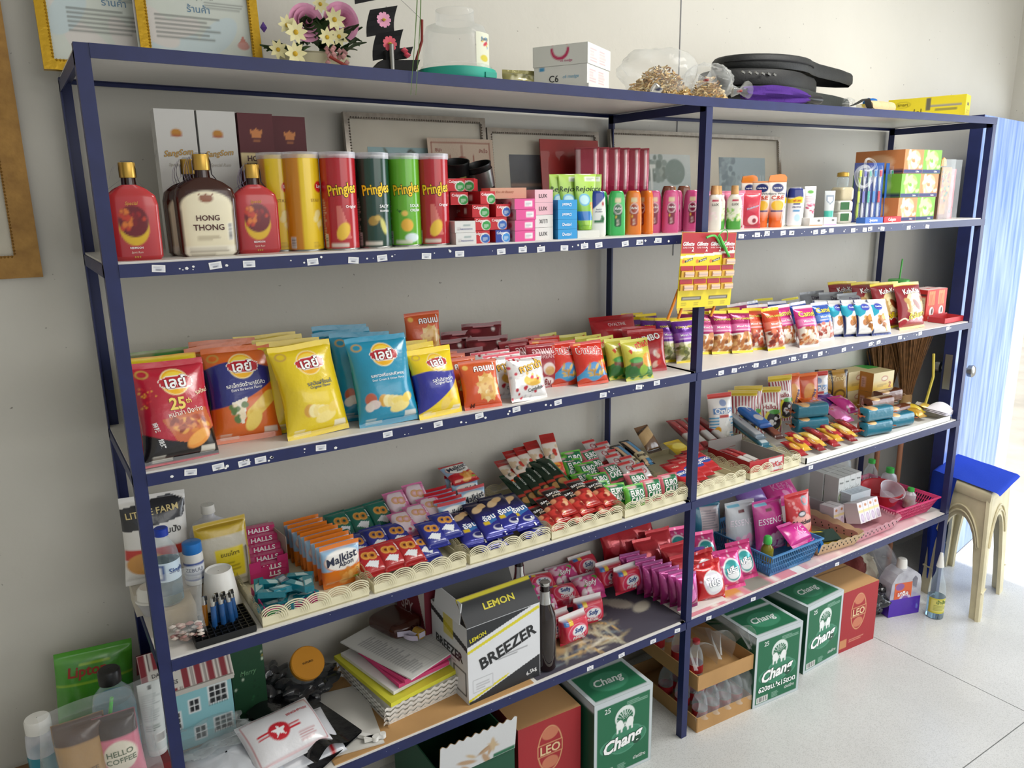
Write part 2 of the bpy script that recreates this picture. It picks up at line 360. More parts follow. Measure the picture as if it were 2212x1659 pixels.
def wall_mat():
    m,nt,b=_new('painted_plaster');tc=nt.nodes.new('ShaderNodeTexCoord')
    n=nt.nodes.new('ShaderNodeTexNoise');n.inputs['Scale'].default_value=1.3;n.inputs['Detail'].default_value=5;nt.links.new(tc.outputs['Object'],n.inputs['Vector'])
    r=nt.nodes.new('ShaderNodeValToRGB');r.color_ramp.elements[0].position=.3;r.color_ramp.elements[1].position=.75
    r.color_ramp.elements[0].color=(*L('#cbc8be'),1);r.color_ramp.elements[1].color=(*L('#d7d4cb'),1);nt.links.new(n.outputs[0],r.inputs[0])
    v=nt.nodes.new('ShaderNodeTexNoise');v.inputs['Scale'].default_value=55;v.inputs['Detail'].default_value=2;nt.links.new(tc.outputs['Object'],v.inputs['Vector'])
    s=nt.nodes.new('ShaderNodeValToRGB');s.color_ramp.elements[0].position=.74;s.color_ramp.elements[1].position=.78;nt.links.new(v.outputs[0],s.inputs[0])
    mx=nt.nodes.new('ShaderNodeMix');mx.data_type='RGBA';mx.inputs['B'].default_value=(*L('#8d8a80'),1)
    nt.links.new(s.outputs[0],mx.inputs['Factor']);nt.links.new(r.outputs[0],mx.inputs['A']);nt.links.new(mx.outputs['Result'],b.inputs['Base Color'])
    b.inputs['Roughness'].default_value=.6;_noise_bump(nt,b,26,.0012)
wall_mat()
def floor_mat():
    m,nt,b=_new('terrazzo');tc=nt.nodes.new('ShaderNodeTexCoord')
    v=nt.nodes.new('ShaderNodeTexVoronoi');v.inputs['Scale'].default_value=420;nt.links.new(tc.outputs['Object'],v.inputs['Vector'])
    r=nt.nodes.new('ShaderNodeValToRGB');e=r.color_ramp.elements;e[0].color=(*L('#c6c6c4'),1);e[1].color=(*L('#dcdcda'),1);e[0].position=0;e[1].position=.45
    sp=nt.nodes.new('ShaderNodeSeparateColor');nt.links.new(v.outputs['Color'],sp.inputs[0]);nt.links.new(sp.outputs[0],r.inputs[0])
    n=nt.nodes.new('ShaderNodeTexNoise');n.inputs['Scale'].default_value=3;n.inputs['Detail'].default_value=6;nt.links.new(tc.outputs['Object'],n.inputs['Vector'])
    mx=nt.nodes.new('ShaderNodeMix');mx.data_type='RGBA';mx.blend_type='MULTIPLY';mx.inputs['Factor'].default_value=.25
    nt.links.new(r.outputs[0],mx.inputs['A']);nt.links.new(n.outputs[0],mx.inputs['B']);nt.links.new(mx.outputs['Result'],b.inputs['Base Color'])
    b.inputs['Roughness'].default_value=.22;b.inputs['Specular IOR Level'].default_value=.55
floor_mat()
mat('joint','#77787a',.7);mat('ceiling_paint','#e4e2dc',.8);mat('pavement','#b9b5ad',.85,bump=.004,bscale=30,var=.15,vscale=3)
mat('navy_steel','#1d2656',.42,var=.12,vscale=20);mat('melamine','#e8e5df',.35,var=.03)
mat('sticker','#f1f1ee',.6,var=.03);mat('leafgreen','#4c6b2a',.6);mat('brickred','#a5674a',.8);mat('kerb_yellow','#d9b23c',.8)
mat('steel','#8f8f8c',.3,metal=.9);mat('chrome','#c9c9c6',.18,metal=.95)

WY=.452
struct('wall_back',MB('painted_plaster').box((1.35,WY+.05,1.5),(5.72,.1,3.0)).mesh('wall_back'))
struct('wall_left',MB('painted_plaster').box((-1.46,-1.75,1.5),(.1,4.5,3.0)).mesh('wall_left'))
wr=struct('wall_right',MB('painted_plaster').box((4.26,.41,1.5),(.14,.2,3.0)).mesh('wall_right'))
part('lintel',MB('painted_plaster').box((4.26,-1.0,2.6),(.14,2.62,.8)).mesh('lintel'),wr)
part('wall_end',MB('painted_plaster').box((4.26,-3.15,1.5),(.14,1.7,3.0)).mesh('wall_end'),wr)
struct('ceiling',MB('ceiling_paint').box((1.41,-1.75,3.04),(5.84,4.5,.08)).mesh('ceiling'))
# a paint seam runs down the back wall
struct('trim_1',MB('joint').box((1.893,WY-.0008,2.3),(.004,.002,1.4)).mesh('trim_1'))
# floor: a bedding layer with large terrazzo slabs laid into it, open joints between
fl=struct('floor',MB('joint').box((1.4,-1.72,-.03),(5.6,4.46,.05)).mesh('floor'))
xs,ys=[-1.4,-.52,1.08,2.68,4.19],[-3.95,-2.0,-.607,.50]
for i in range(4):
    for j in range(3):
        a,b,c,d=xs[i]+.0018,xs[i+1]-.0018,ys[j]+.0018,ys[j+1]-.0018
        part('floor_slab',MB('terrazzo').box(((a+b)/2,(c+d)/2,-.003),(b-a,d-c,.006)).mesh('floor_slab'),fl)
# outside the doorway
struct('pavement',MB('pavement').box((24,-1,-.05),(39.6,40,.06)).mesh('pavement'))
kb=struct('kerb',MB('pavement').box((13.5,4.5,.03),(.3,12,.12)).mesh('kerb'),rot=(0,0,0))
part('painted_stripe',MB('kerb_yellow').box((12.9,4.5,-.018),(.12,12,.012)).mesh('painted_stripe'),kb)

# door: light blue leaf swung open, dark edge with a lock plate, knob on both faces
A,B=np.array([3.346,.149]),np.array([4.194,.304]);dv=(B-A)/np.linalg.norm(B-A);nv=np.array([dv[1],-dv[0]]);dl=np.linalg.norm(B-A)
def door_mat():
    m,nt,b=_new('door_paint');tc=nt.nodes.new('ShaderNodeTexCoord');mp=nt.nodes.new('ShaderNodeMapping');mp.inputs['Scale'].default_value=(14,14,1.2)
    n=nt.nodes.new('ShaderNodeTexNoise');n.inputs['Scale'].default_value=2;n.inputs['Detail'].default_value=6;nt.links.new(tc.outputs['Object'],mp.inputs[0]);nt.links.new(mp.outputs[0],n.inputs['Vector'])
    r=nt.nodes.new('ShaderNodeValToRGB');e=r.color_ramp.elements;e[0].position=.35;e[1].position=.68;e[0].color=(*L('#5f82c8'),1);e[1].color=(*L('#a3b9e2'),1)
    nt.links.new(n.outputs[0],r.inputs[0]);nt.links.new(r.outputs[0],b.inputs['Base Color']);b.inputs['Roughness'].default_value=.3
door_mat()
dz=2.11;ang=math.atan2(dv[1],dv[0])
dr=struct('door_1',MB(['door_paint','navy_steel']).box((dl/2+.004,.022,dz/2+.01),(dl-.008,.044,dz)).mesh('door_1'),(A[0],A[1],0),(0,0,ang))
part('edge_strip',MB('navy_steel').box((.002,.022,dz/2+.01),(.006,.05,dz)).mesh('edge_strip'),dr)
part('lock_plate',MB('steel').box((-.003,.022,1.02),(.004,.03,.16)).mesh('lock_plate'),dr)
for sgn in (-1,1):
    kn=MB('steel').lathe([(.001,0),(.032,0),(.032,.004),(.014,.008),(.012,.03),(.026,.036),(.028,.055),(.02,.062),(.001,.063)],20).mesh('knob',40)
    part('knob',kn,dr,(.085,0 if sgn < 0 else .044,1.02),(pi/2 if sgn < 0 else -pi/2,0,0))

# ---------------------------------------------------------------- shelving rack
rack=bpy.data.objects.new('shelving_rack',None);COL.objects.link(rack)
rack['label']='long navy steel shelving rack with white shelf boards against the wall';rack['category']='shelf'
T=.003
def angle_post(x,y,h,back):
    mb=MB('navy_steel');sy=-1 if back else 1
    pts=[(0,0),(FW,0),(FW,T*sy),(T,T*sy),(T,FW*sy),(0,FW*sy)]
    mb.prism(pts,lambda a,b,t:(x+a,y+b,t),0,h);return mb.mesh('post')
for i,x in enumerate((0,LM,LR)):
    part('post',angle_post(x,0,ZT[i],False),rack);part('post',angle_post(x,D,ZT[i]-.006,True),rack)
def beam(x0,x1,y,za,zb,name='beam',back=False,hh=FW):
    sy=-1 if back else 1;mb=MB('navy_steel');f=lambda a,b,t:((x0 if t == 0 else x1),y+sy*a,(za if t == 0 else zb)+b)
    pts=[(-.0015,0),(-.0015,-hh),(T-.0015,-hh),(T-.0015,-T),(FW,-T),(FW,0)]
    mb.prism(pts,f,0,1);part(name,mb.mesh(name),rack)
bays=((FW,LM,0,1),(LM+.004,LR+FW,1,2))
for (x0,x1,i,j) in bays:
    beam(x0 if i == 0 else LM,x1,0,ZT[i],ZT[j]);beam(x0,x1,D,ZT[i]-.006,ZT[j]-.006,back=True,hh=.011)
    mb=MB('melamine');za,zb=ZT[i],ZT[j]
    mb.prism([(.003,0),(D-.003,0),(D-.003,-.008),(.003,-.008)],lambda a,b,t:((x0-.02 if t == 0 else x1-.006),a,(za if t == 0 else zb)+b-.0005),0,1)
    part('shelf_board',mb.mesh('shelf_board'),rack)
    for z in (Z1,Z2,Z3,Z4):
        beam(x0,x1,0,z,z);beam(x0,x1,D,z,z,back=True,hh=.011)
        part('shelf_board',MB('melamine').box(((x0+x1)/2-.012,D/2,z+BT/2),(x1-x0+.02,D-.008,BT)).mesh('shelf_board'),rack)
for i,x in enumerate((0,LM,LR)):
    for z in (ZT[i]-.012,Z1,Z2,Z3,Z4):
        mb=MB('navy_steel').prism([(T,-T),(FW,-T),(FW,0-.0002),(0,-.0002),(0,-FW),(T,-FW)],lambda a,b,t:(x+a,t,z+b),.004,D-.004)
        part('cross_bar',mb.mesh('cross_bar'),rack)
# price stickers on the beam fronts
stk_art=[Art(.024,.0135,'#f4f4f1',.0012) for _ in range(3)]
for n,a in enumerate(stk_art):a.rect(.06,.1,.94,.9,'#e2e3e8').small(.12,.58,.88,.86,2,'#9aa0b0',n).rect(.25,.2,.75,.5,'#b9bdc9').small(.3,.22,.7,.5,1,'#4a4a55',n+5)
stk=[MB('paper').patch(_face(a.w,.0006,a.h,'front',a.X,a.Y),a.C).mesh('price_sticker') for a in stk_art]
STK=[[(342,580),(466,573),(538,570),(676,565),(763,562),(826,557),(921,553),(993,548),(1083,543),(1129,539),(1169,539),(1219,536),(1263,531),(1294,529),(1351,526),(1382,523),(1422,519),
        (1601,510),(1636,507),(1657,504),(1692,503),(1710,503),(1762,501),(1778,500),(1796,497.5),(1843,497),(1868,496),(1880,494),(1906,493.7),(1963,491.7),(2003,489)],
       [(411,1020),(472,1008),(528,1000),(563,993),(693,967),(838,938),(947,916),(1036,897),(1116,884),(1206,869),(1303,853),(1380,836),(1419,827),
        (1558,805),(1586,800),(1633,789),(1672,782),(1714,775),(1739,769),(1772,764),(1823,755),(1881,743),(1898,739),(1944,729),(1988,720),(2048,709)],
       [(1752,1003)],[(1275,1443),(1343,1416),(1411,1385),(1463,1362),(1531,1335),(1627,1294),(1808,1221)]]
R=random.Random(11);chips=MB('sticker')
for k,(z,lst) in enumerate(zip((Z1,Z2,Z3,Z4),STK)):
    for (u,v) in lst:
        q=ony(u,v,-.002);part('price_sticker',stk[R.randrange(3)],rack,(q[0],-.0018,min(max(q[2]-.007,z-.024),z-.013)),(0,R.uniform(-.12,.12),0))
        if k in (0,1):
            for _ in range(R.randrange(1,4)):
                cx=q[0]+R.choice((-1,1))*R.uniform(.016,.06);cz=z-R.uniform(.006,.019);r=R.uniform(.0012,.0042);n=R.randrange(4,7)
                if 0.04 < cx < LR:chips.tris([[(cx,-.0021,cz),(cx+r*math.cos(a0)*1.1,-.0021,cz+r*math.sin(a0)),(cx+r*math.cos(a0+2*pi/n),-.0021,cz+.8*r*math.sin(a0+2*pi/n))] for a0 in np.arange(n)*2*pi/n],'#f1f1ee')
for _ in range(70):
    x=R.uniform(.05,LR);z=R.choice((Z1,Z2,Z3,Z4,Z4));cz=z-R.uniform(.003,.022);r=R.uniform(.0006,.0018)
    chips.tris([[(x-r,-.0021,cz),(x+r,-.0021,cz-r*.5),(x+r*.2,-.0021,cz+r)]],'#e4e4e4')
part('sticker_scraps',chips.mesh('sticker_scraps'),rack,kind='stuff')
# ================================================================ upper shelf: drinks, canisters, toiletries
mat('gold_cap','#c9a24a',.3,metal=.6);mat('glass_brown','#2c0f07',.08,coat=.5,var=.2);mat('seal_paper','#cfc6d8',.6);mat('white_plastic','#ecebe6',.35)
mat('black_plastic','#141516',.35);mat('bamboo','#c99a63',.5,var=.2,vscale=30)
def at(k,u,y,z,label,cat,group=None,rz=0.,rx=0.,dx=0.,scale=None):return place(k,(xat(u,y,z)+dx,y,z),(rx,0,rz),label,cat,group,scale=scale)

# flat spirit flasks
def flask_art(kind):
    a=Art(.27,.142,'#a8262c' if kind == 'red' else '#3a1508',.003)
    if kind == 'red':
        a.grad('#b22d33','#c23a3c').ell(.5,.44,.115,.24,'#e0b61e').ell(.5,.52,.115,.21,'#6e0f18').bits(.41,.42,.59,.66,22,['#a01c1c','#c73a1c','#7d1016','#e07a28'],.018,.03,5)
        a.text('REDMOON',.5,.17,.1,'#ffffff',bold=.03).text('Spirit Rum',.5,.105,.09,'#f0d7c8',shear=.3,bold=.0).text('•••',.5,.05,.05,'#c08a3a').text('Special',.5,.75,.1,'#d39a3c',shear=.3)
    else:
        a.rect(.335,.03,.665,.64,'#efe6c6').ell(.5,.64,.165,.19,'#efe6c6').rect(.335,.0,.665,.13,'#f4efdc').small(.36,.02,.64,.12,3,'#7b6a52')
        a.ell(.5,.735,.045,.05,'#8a4a20').poly([(.45,.8),(.47,.7),(.53,.7),(.55,.8),(.52,.76),(.5,.8),(.48,.76)],'#8a4a20')
        a.text('HONG',.5,.49,.15,'#4b1c17',bold=.035).text('THONG',.5,.37,.2,'#4b1c17',bold=.035).small(.42,.2,.58,.28,3,'#9b8a6a').barcode(.625,.2,.655,.42,3,1)
    return a
def flask(kind,h,w,d):
    a=flask_art(kind);sh=.142
    k=vessel('liquor_flask',a,[(0,w*.44,d*.42),(.006,w*.49,d*.5),(.105,w*.5,d*.5),(.122,w*.46,d*.46),(.135,w*.3,d*.36),(.142,.0135,.0135)],.55,'gloss' if kind == 'red' else 'gloss')
    k.add('neck',MB('glass_brown').lathe([(.0135,.142),(.0125,.158)],16).mesh('neck',40))
    k.add('cap',MB('gold_cap').lathe([(.0145,.155),(.015,.157),(.015,.18),(.0145,.183),(.001,.183)],20).mesh('cap',40))
    ribbon=MB('paper');pts=[(-.0155,.15,.03),(-.016,.17,.0),(-.010,.1855,0),(.010,.1855,0),(.016,.17,0),(.0165,.148,0),(.03,.13,0)]
    P=np.array([[(x,s*.008,z) for s in (-1,1)] for x,z,_ in [(-.045,.128,0)]+pts]);ribbon.patch(P,'#b9b3c6')
    for i in range(3):ribbon.patch(np.array([[(-.016-.008*math.sin(t*3)-i*.004,s*.007-.006,.183-.05*t-i*.004) for s in (-1,1)] for t in np.linspace(0,1,6)]),'#c9bfd4')
    k.add('tax_ribbon',ribbon.mesh('tax_ribbon',60));return k
kr=flask('red',.176,.094,.036);kh=flask('brown',.2,.108,.045)
at(kr,299,.05,S1,'matte red liquor flask beside the rack post, first on the upper shelf','bottle','liquor flasks',.12)
at(kr,560,.085,S1,'matte red liquor flask between the dark labelled bottle and the yellow canister','bottle','liquor flasks',.1)
at(kh,455,.075,S1,'dark rum flask with cream arched label and gold cap','bottle','liquor flasks',.1,scale=1.1)
at(kh,428,.125,S1,'second dark rum flask half hidden behind the cream labelled flask','bottle','liquor flasks',.1,scale=1.06)

# tall gift cartons
a=Art(.082,.3,'#dfdeda',.003);a.ell(.5,.84,.14,.028,'#c98a2c').rect(.36,.818,.64,.828,'#b04a3a').text('SangSom',.5,.7,.74,'#c79a3e',shear=.35,bold=.03,out='#6a4a20',ow=.03,rot=.1).text('Special Rum',.5,.62,.55,'#b9b2a4',shear=.3)
sd=Art(.062,.3,'#d3d2ce',.004);sd.text('SangSom',.5,.7,.6,'#8f8f8c',shear=.35,rot=.35).ell(.35,.8,.03,.02,'#6c6c68').ell(.65,.81,.03,.02,'#6c6c68')
kw=pbox('spirit_carton',.08,.062,.3,{'front':a,'left':sd},'#d6d5d1')
b=Art(.08,.3,'#5c1620',.003);b.rect(0,.585,1,.715,'#e9d6a2').text('HONG',.5,.675,.62,'#4a141a',bold=.04).text('THONG',.5,.615,.82,'#4a141a',bold=.04).ell(.5,.86,.15,.022,'#d98a4c').poly([(.3,.9),(.38,.83),(.62,.83),(.7,.9),(.58,.87),(.5,.895),(.42,.87)],'#d98a4c').rect(.4,.8,.6,.808,'#d98a4c').small(.3,.54,.7,.56,1,'#b97d5a')
km=pbox('spirit_carton',.078,.062,.3,{'front':b},'#4e121b')
g='tall spirit cartons'
place(kw,(.192,.235,S1),(0,0,.04),'tall off-white spirit carton with gold script, nearer the rack post','box',g)
place(kw,(.276,.237,S1),(0,0,.0),'tall off-white spirit carton with gold script, beside the maroon carton','box',g)
place(km,(.362,.25,S1),(0,0,-.03),'tall maroon spirit carton with full cream name band','box',g)
place(km,(.45,.285,S1),(0,0,0),'tall maroon spirit carton half hidden behind the yellow canister','box',g)

# crisp canisters
def canister(art,metal='#d9d5cd'):
    k=vessel('crisp_canister',art,[(0,.0385,.0385),(.2,.0385,.0385)],1.,'gloss',.0035)
    k.add('base_rim',MB('steel').lathe([(.001,-.0005),(.0395,-.0005),(.0395,.003),(.0388,.004)],32).mesh('base_rim',40))
    k.add('lid',MB('frosted').lathe([(.0398,.196),(.0402,.2),(.0402,.209),(.037,.2095),(.0365,.2075),(.001,.207)],32).mesh('lid',40));return k
def prin(c0,flav,fc,deco):
    a=Art(.242,.204,c0,.0026)
    a.rect(.0,.0,.34,1,c0).small(.30,.12,.36,.55,16,'#d8c8b8',3).barcode(.325,.03,.365,.17,4,1)
    if deco == 'chip':a.poly([(.47,.47),(.51,.47),(.60,.12),(.46,.12)],'#d8746a').ell(.52,.2,.055,.1,'#f0c53c',-.5)
    if deco == 'sea':a.ell(.49,.3,.05,.05,'#a88a3a',.4).ell(.53,.33,.03,.03,'#c8a84c').ell(.585,.24,.025,.09,'#d6d27a',.3)
    if deco == 'cream':a.poly([(.42,.42),(.46,.4),(.5,.43),(.45,.38)],'#1c5a24').ell(.52,.24,.06,.07,'#f0b83c',-.6).ell(.565,.1,.07,.05,'#dcecf0').ell(.5,.37,.03,.03,'#f0c860')
    a.rect(.4,.035,.565,.075,'#e8e4d8',.8).rect(.0,.985,1,1,'#f4f0ea')
    a.text('Pringles',.535,.625,.27,'#ffd21e',bold=.045,out='#1a1206',ow=.05,rot=.12,ht=.15)
    for i,f in enumerate(flav):a.text(f,.605,.455-i*.05,.105,fc,bold=.03)
    return canister(a)
st=Art(.242,.204,'#f3cf24',.0026);st.rect(0,0,.43,1,'#d58a1c').rect(.25,0,.3,1,'#c97a18').bits(.55,.2,.62,.42,12,['#f5dd6a','#e9c23c','#f7e79a'],.03,.03,3).ell(.62,.67,.055,.06,'#d8272c').text('Lays',.62,.67,.07,'#ffffff',bold=.03).text('STAX',.565,.53,.09,'#b8932a',bold=.02).barcode(.3,.03,.36,.15,4,1).small(.52,.03,.6,.1,4,'#b08a28')
kst=canister(st)
at(kst,663,.085,S1,'plain yellow crisp canister with white lid standing nearest the camera','canister','crisp canisters')
at(kst,633,.165,S1,'yellow crisp canister partly hidden behind the front yellow canister','canister','crisp canisters',.3)
at(kst,611,.125,S1,'yellow and ochre crisp canister next to the red flask','canister','crisp canisters',.5)
kp=prin('#b51c28',['Original'],'#ffffff','chip')
at(kp,740,.06,S1,'red crisp canister right beside the yellow canister','canister','crisp canisters',.35)
at(prin('#123d31',['SALTY','SEAWEED'],'#ffffff','sea'),811,.066,S1,'dark green seaweed crisp canister','canister','crisp canisters',.35)
at(prin('#66b32a',['SOUR','CREAM'],'#ffffff','cream'),877,.072,S1,'bright green sour cream crisp canister','canister','crisp canisters',.42)
at(kp,938,.062,S1,'red crisp canister beside the stacked toothpaste boxes','canister','crisp canisters',.42)

# framed pictures leaning on the wall
mat('silver_frame','#9b948a',.3,metal=.8,var=.15,vscale=60);mat('mount_board','#cfc8b6',.8)
def framed(name,w,h,art,border,fr=.016,frm='silver_frame',rope=True,board='mount_board',gl=True):
    k=Kind(name)
    for (a,b,c,d) in ((-w/2,0,w/2,fr),(-w/2,h-fr,w/2,h)):
        k.add('frame_rail',MB(frm).prism([(-w/2,b),(w/2,b),(w/2-fr,d),(-w/2+fr,d)] if b == 0 else [(-w/2+fr,b),(w/2-fr,b),(w/2,d),(-w/2,d)],lambda p,q,t:(p,t,q),-.014,0).mesh('frame_rail'))
    for s in (-1,1):k.add('frame_rail',MB(frm).prism([(s*w/2,0),(s*(w/2-fr),fr),(s*(w/2-fr),h-fr),(s*w/2,h)],lambda p,q,t:(p,t,q),-.014,0).mesh('frame_rail'))
    if rope:
        bd=MB(frm)
        for i in range(int(w/.008)):x=-w/2+fr+.004+(w-2*fr-.008)*i/(int(w/.008)-1);bd.lathe([(.0005,-.003),(.0032,0),(.0005,.003)],6,c=(x,-.014,h-fr+.002));bd.lathe([(.0005,-.003),(.0032,0),(.0005,.003)],6,c=(x,-.014,fr-.002))
        for i in range(int(h/.008)):z=fr+.004+(h-2*fr-.008)*i/(int(h/.008)-1);[bd.lathe([(.0005,-.003),(.0032,0),(.0005,.003)],6,c=(s*(w/2-fr+.002),-.014,z)) for s in (-1,1)]
        k.add('beaded_trim',bd.mesh('beaded_trim',60))
    k.add('mount_board',MB(board).box((0,-.004,h/2),(w-2*fr+.002,.004,h-2*fr+.002)).mesh('mount_board'))
    X,Y=(art.X-.5)*art.w,(art.Y-.5)*art.h+h/2
    P=np.stack([X,0*X-.0068,Y],-1);k.add('picture_print',MB('paper').patch(P,art.C).mesh('picture_print'))
    if art.T:k.add('lettering',art.letter(MB('print'),P,.0003).mesh('lettering'))
    if gl:k.add('glass_pane',MB('frame_glass').box((0,-.0105,h/2),(w-2*fr+.002,.001,h-2*fr+.002)).mesh('glass_pane'))
    return k
def leanback(h):return -.115
p1=Art(.31,.16,'#7fa6b0',.004);p1.grad('#3c6f8c','#9cc0c4',.2,.9).below(lambda x:.2+.05*np.sin(9*x),'#2d5a4a').bits(0,.6,.45,1,26,['#3b4a38','#54644a','#2c382c'],.03,.02,4)
p2=Art(.27,.16,'#2b2b33',.004);p2.grad('#23201f','#4a4e57',.15,.9).rect(0,.4,1,.47,'#8b6a5a').rect(0,.28,1,.34,'#6b4a44').below(lambda x:.2+.06*np.sin(5*x),'#1c1a18')
p3=Art(.3,.17,'#c9d2cf',.004);p3.grad('#aebfc0','#c6cdc8').bits(.22,.5,.6,.95,60,['#7f8f86','#93a096','#6a7a70'],.04,.06,6).ell(.75,.65,.16,.26,'#71857c').rect(.3,.3,.33,.75,'#e2e6e0').rect(.37,.3,.4,.75,'#e2e6e0').rect(.26,.72,.45,.8,'#d8dcd4').below(lambda x:.22+.1*x,'#b8c6c2')
p4=Art(.25,.16,'#9fb3ba',.004);p4.bits(0,.3,.3,1,40,['#7e929a','#8ea2a9','#70848c'],.05,.08,3).stripes(.5,.1,1,.6,8,'#c6d2d4',0,.4).bits(.4,.3,.8,.6,30,['#c3cdd0','#8ea2a9'],.03,.04,9)
g='silver framed pictures on the upper shelf'
place(framed('framed_picture',.435,.335,p1,.05),(.864,.392,S1),(-.1,0,0),'silver framed landscape with teal sky behind the crisp canisters','picture',g)
place(framed('framed_picture',.42,.31,p2,.05),(1.3,.398,S1),(-.1,0,0),'silver framed dusk scene half covered by the red folder','picture',g)
place(framed('framed_picture',.43,.32,p3,.05),(1.77,.394,S1),(-.1,0,0),'silver framed pavilion among trees behind the rack post','picture',g)
place(framed('framed_picture',.42,.318,p4,.05),(2.19,.394,S1),(-.1,0,0),'silver framed pale blue picture behind the lotion bottles','picture',g)
# sacred script sheet
y=Art(.215,.25,'#cbb7a4',.004);y.rect(.05,.04,.95,.96,'#8c3a30').rect(.062,.05,.938,.95,'#cbb7a4')
for (cx,cy,s) in ((.5,.74,1.2),(.32,.66,1),(.68,.66,1),(.2,.55,.8),(.8,.55,.8)):
    y.ell(cx,cy,.07*s,.05*s,'#8c3a30').ell(cx,cy,.05*s,.036*s,'#cbb7a4').ell(cx+.01,cy,.025*s,.02*s,'#8c3a30').rect(cx-.008,cy+.05*s,cx+.008,cy+.16*s,'#8c3a30')
y.small(.3,.48,.7,.56,2,'#8c3a30',3).small(.86,.2,.92,.6,9,'#8c3a30',4).text('ชนะ',.16,.87,.1,'#8c3a30').text('สำเร็จ',.84,.87,.14,'#8c3a30')
mb=MB('cloth');P=np.stack([(y.X-.5)*y.w,-.0008+0*y.X+.002*np.sin(y.X*9),y.Y*y.h],-1);mb.patch(P,y.C);Q=P.copy();Q[...,1] += .0012;mb.patch(Q,'#b8a592',flip=True)
ky=Kind('script_sheet',mb.mesh('script_sheet'));ky.add('lettering',y.letter(MB('print'),P,.0003).mesh('lettering'))
place(ky,(.985,.362,S1+.025),(-.11,0,-.01),'beige cloth sheet printed with red sacred script and spires','cloth')

# two black tumblers, tipped
cp=MB(['black_plastic','steel']);cp.lathe([(.001,0),(.027,0),(.03,.004),(.036,.1),(.0375,.103),(.0375,.108),(.035,.108),(.033,.1),(.028,.008),(.001,.006)],28)
kc=Kind('tumbler',cp.mesh('tumbler',40));kc.add('sleeve',MB('steel').lathe([(.0338,.045),(.0372,.092)],28).mesh('sleeve',40))
kc2=Kind('tumbler',cp.mesh('tumbler',40));kc2.add('logo',MB('print').box((0,-.034,.07),(.02,.002,.008),'#7d7a3a').mesh('logo'))
place(kc2,(.905,.27,S1+.1),(.25,-.18,0),'black tumbler with faint print, lying tilted under the script sheet','cup','black tumblers')
place(kc,(.985,.25,S1+.095),(.2,-.32,.2),'black tumbler with grey sleeve, tipped over the toothpaste boxes','cup','black tumblers')
tg=Art(.03,.05,'#f2f1ee',.002);tg.small(.1,.1,.9,.9,6,'#8a8a90',3)
thing('price_card',MB('paper').patch(_face(.03,.001,.05,'front',tg.X,tg.Y),tg.C).box((0,.001,.025),(.03,.001,.05)).mesh('price_card'),(xat(978,.14,S1+.13),.14,S1+.106),'small white price card behind the red canister','card')
thing('carton_stack_prop',pbox('b',.06,.06,.106,{},'#7c1f20').root,(xat(979,.15,S1),.15,S1),'dark red carton standing under the white price card','box')
bpy.data.objects['carton_stack_prop'].name='soap_carton'

# toothpaste boxes in a loose pile
def tp(front_end,c1,c2):
    f=Art(.045,.03,c1,.0015);f.ell(.72,.4,.3,.42,'#f2f5f0').ell(.74,.38,.27,.36,c2).text('Colgate',.36,.74,.6,'#ffffff',bold=.03).small(.58,.2,.9,.5,3,'#e8f4ea')
    s=Art(.13,.03,c1,.003);s.rect(.55,0,1,1,'#a01822').rect(.62,.3,.74,.7,'#f0ece4').text('Colgate',.3,.5,.3,'#f6d7d3')
    return pbox('toothpaste_box',.045,.13,.03,{'front':f,'left':s},c1)
kg,kb,kr2=tp(0,'#c3202b','#2f9a46'),tp(0,'#c3202b','#2a62b8'),tp(0,'#27449c','#3f8fd6')
g='toothpaste boxes piled on the upper shelf'
for (k,x,yy,z,rz,lb) in ((kb,.835,.085,0,.1,'blue fronted toothpaste box at the bottom of the pile, beside the white cartons'),(kr2,.884,.085,0,-.1,'dark blue toothpaste box at the bottom of the pile, beside the pink soaps'),
      (kg,.834,.087,.031,.0,'green fronted toothpaste box in the second layer, beside the white cartons'),(kb,.884,.088,.031,.05,'red and blue toothpaste box in the second layer of the pile'),
      (kg,.838,.09,.062,.1,'green fronted toothpaste box in the third layer, near the white cartons'),(kb,.888,.09,.062,-.12,'red and blue toothpaste box in the third layer, near the pink soaps'),
      (kg,.80,.12,.092,.15,'red toothpaste box showing its long side at the top of the pile'),(kg,.852,.1,.093,-.1,'green fronted toothpaste box topmost in the middle of the pile'),
      (kg,.80,.14,.124,.1,'red toothpaste box lying highest against the tumblers'),(kg,.855,.13,.125,.6,'green fronted toothpaste box turned across the top of the pile')):
    place(k,(x,yy,S1+z),(0,0,rz),lb,'box',g)
wsm=Art(.056,.027,'#dcdcda',.002);wsm.text('PARODONTAX',.55,.3,.6,'#3a3f8a').rect(.4,.55,.75,.7,'#9aa').small(.1,.2,.3,.5,3,'#9a8a8a')
kws=pbox('small_carton',.056,.06,.027,{'front':wsm},'#d2d1cf')
for i in range(2):place(kws,(.783,.045+.002*i,S1+i*.0275),(0,0,.02*i),('white small carton at shelf level beside the red canister','white small carton stacked on another beside the red canister')[i],'box','small white cartons')

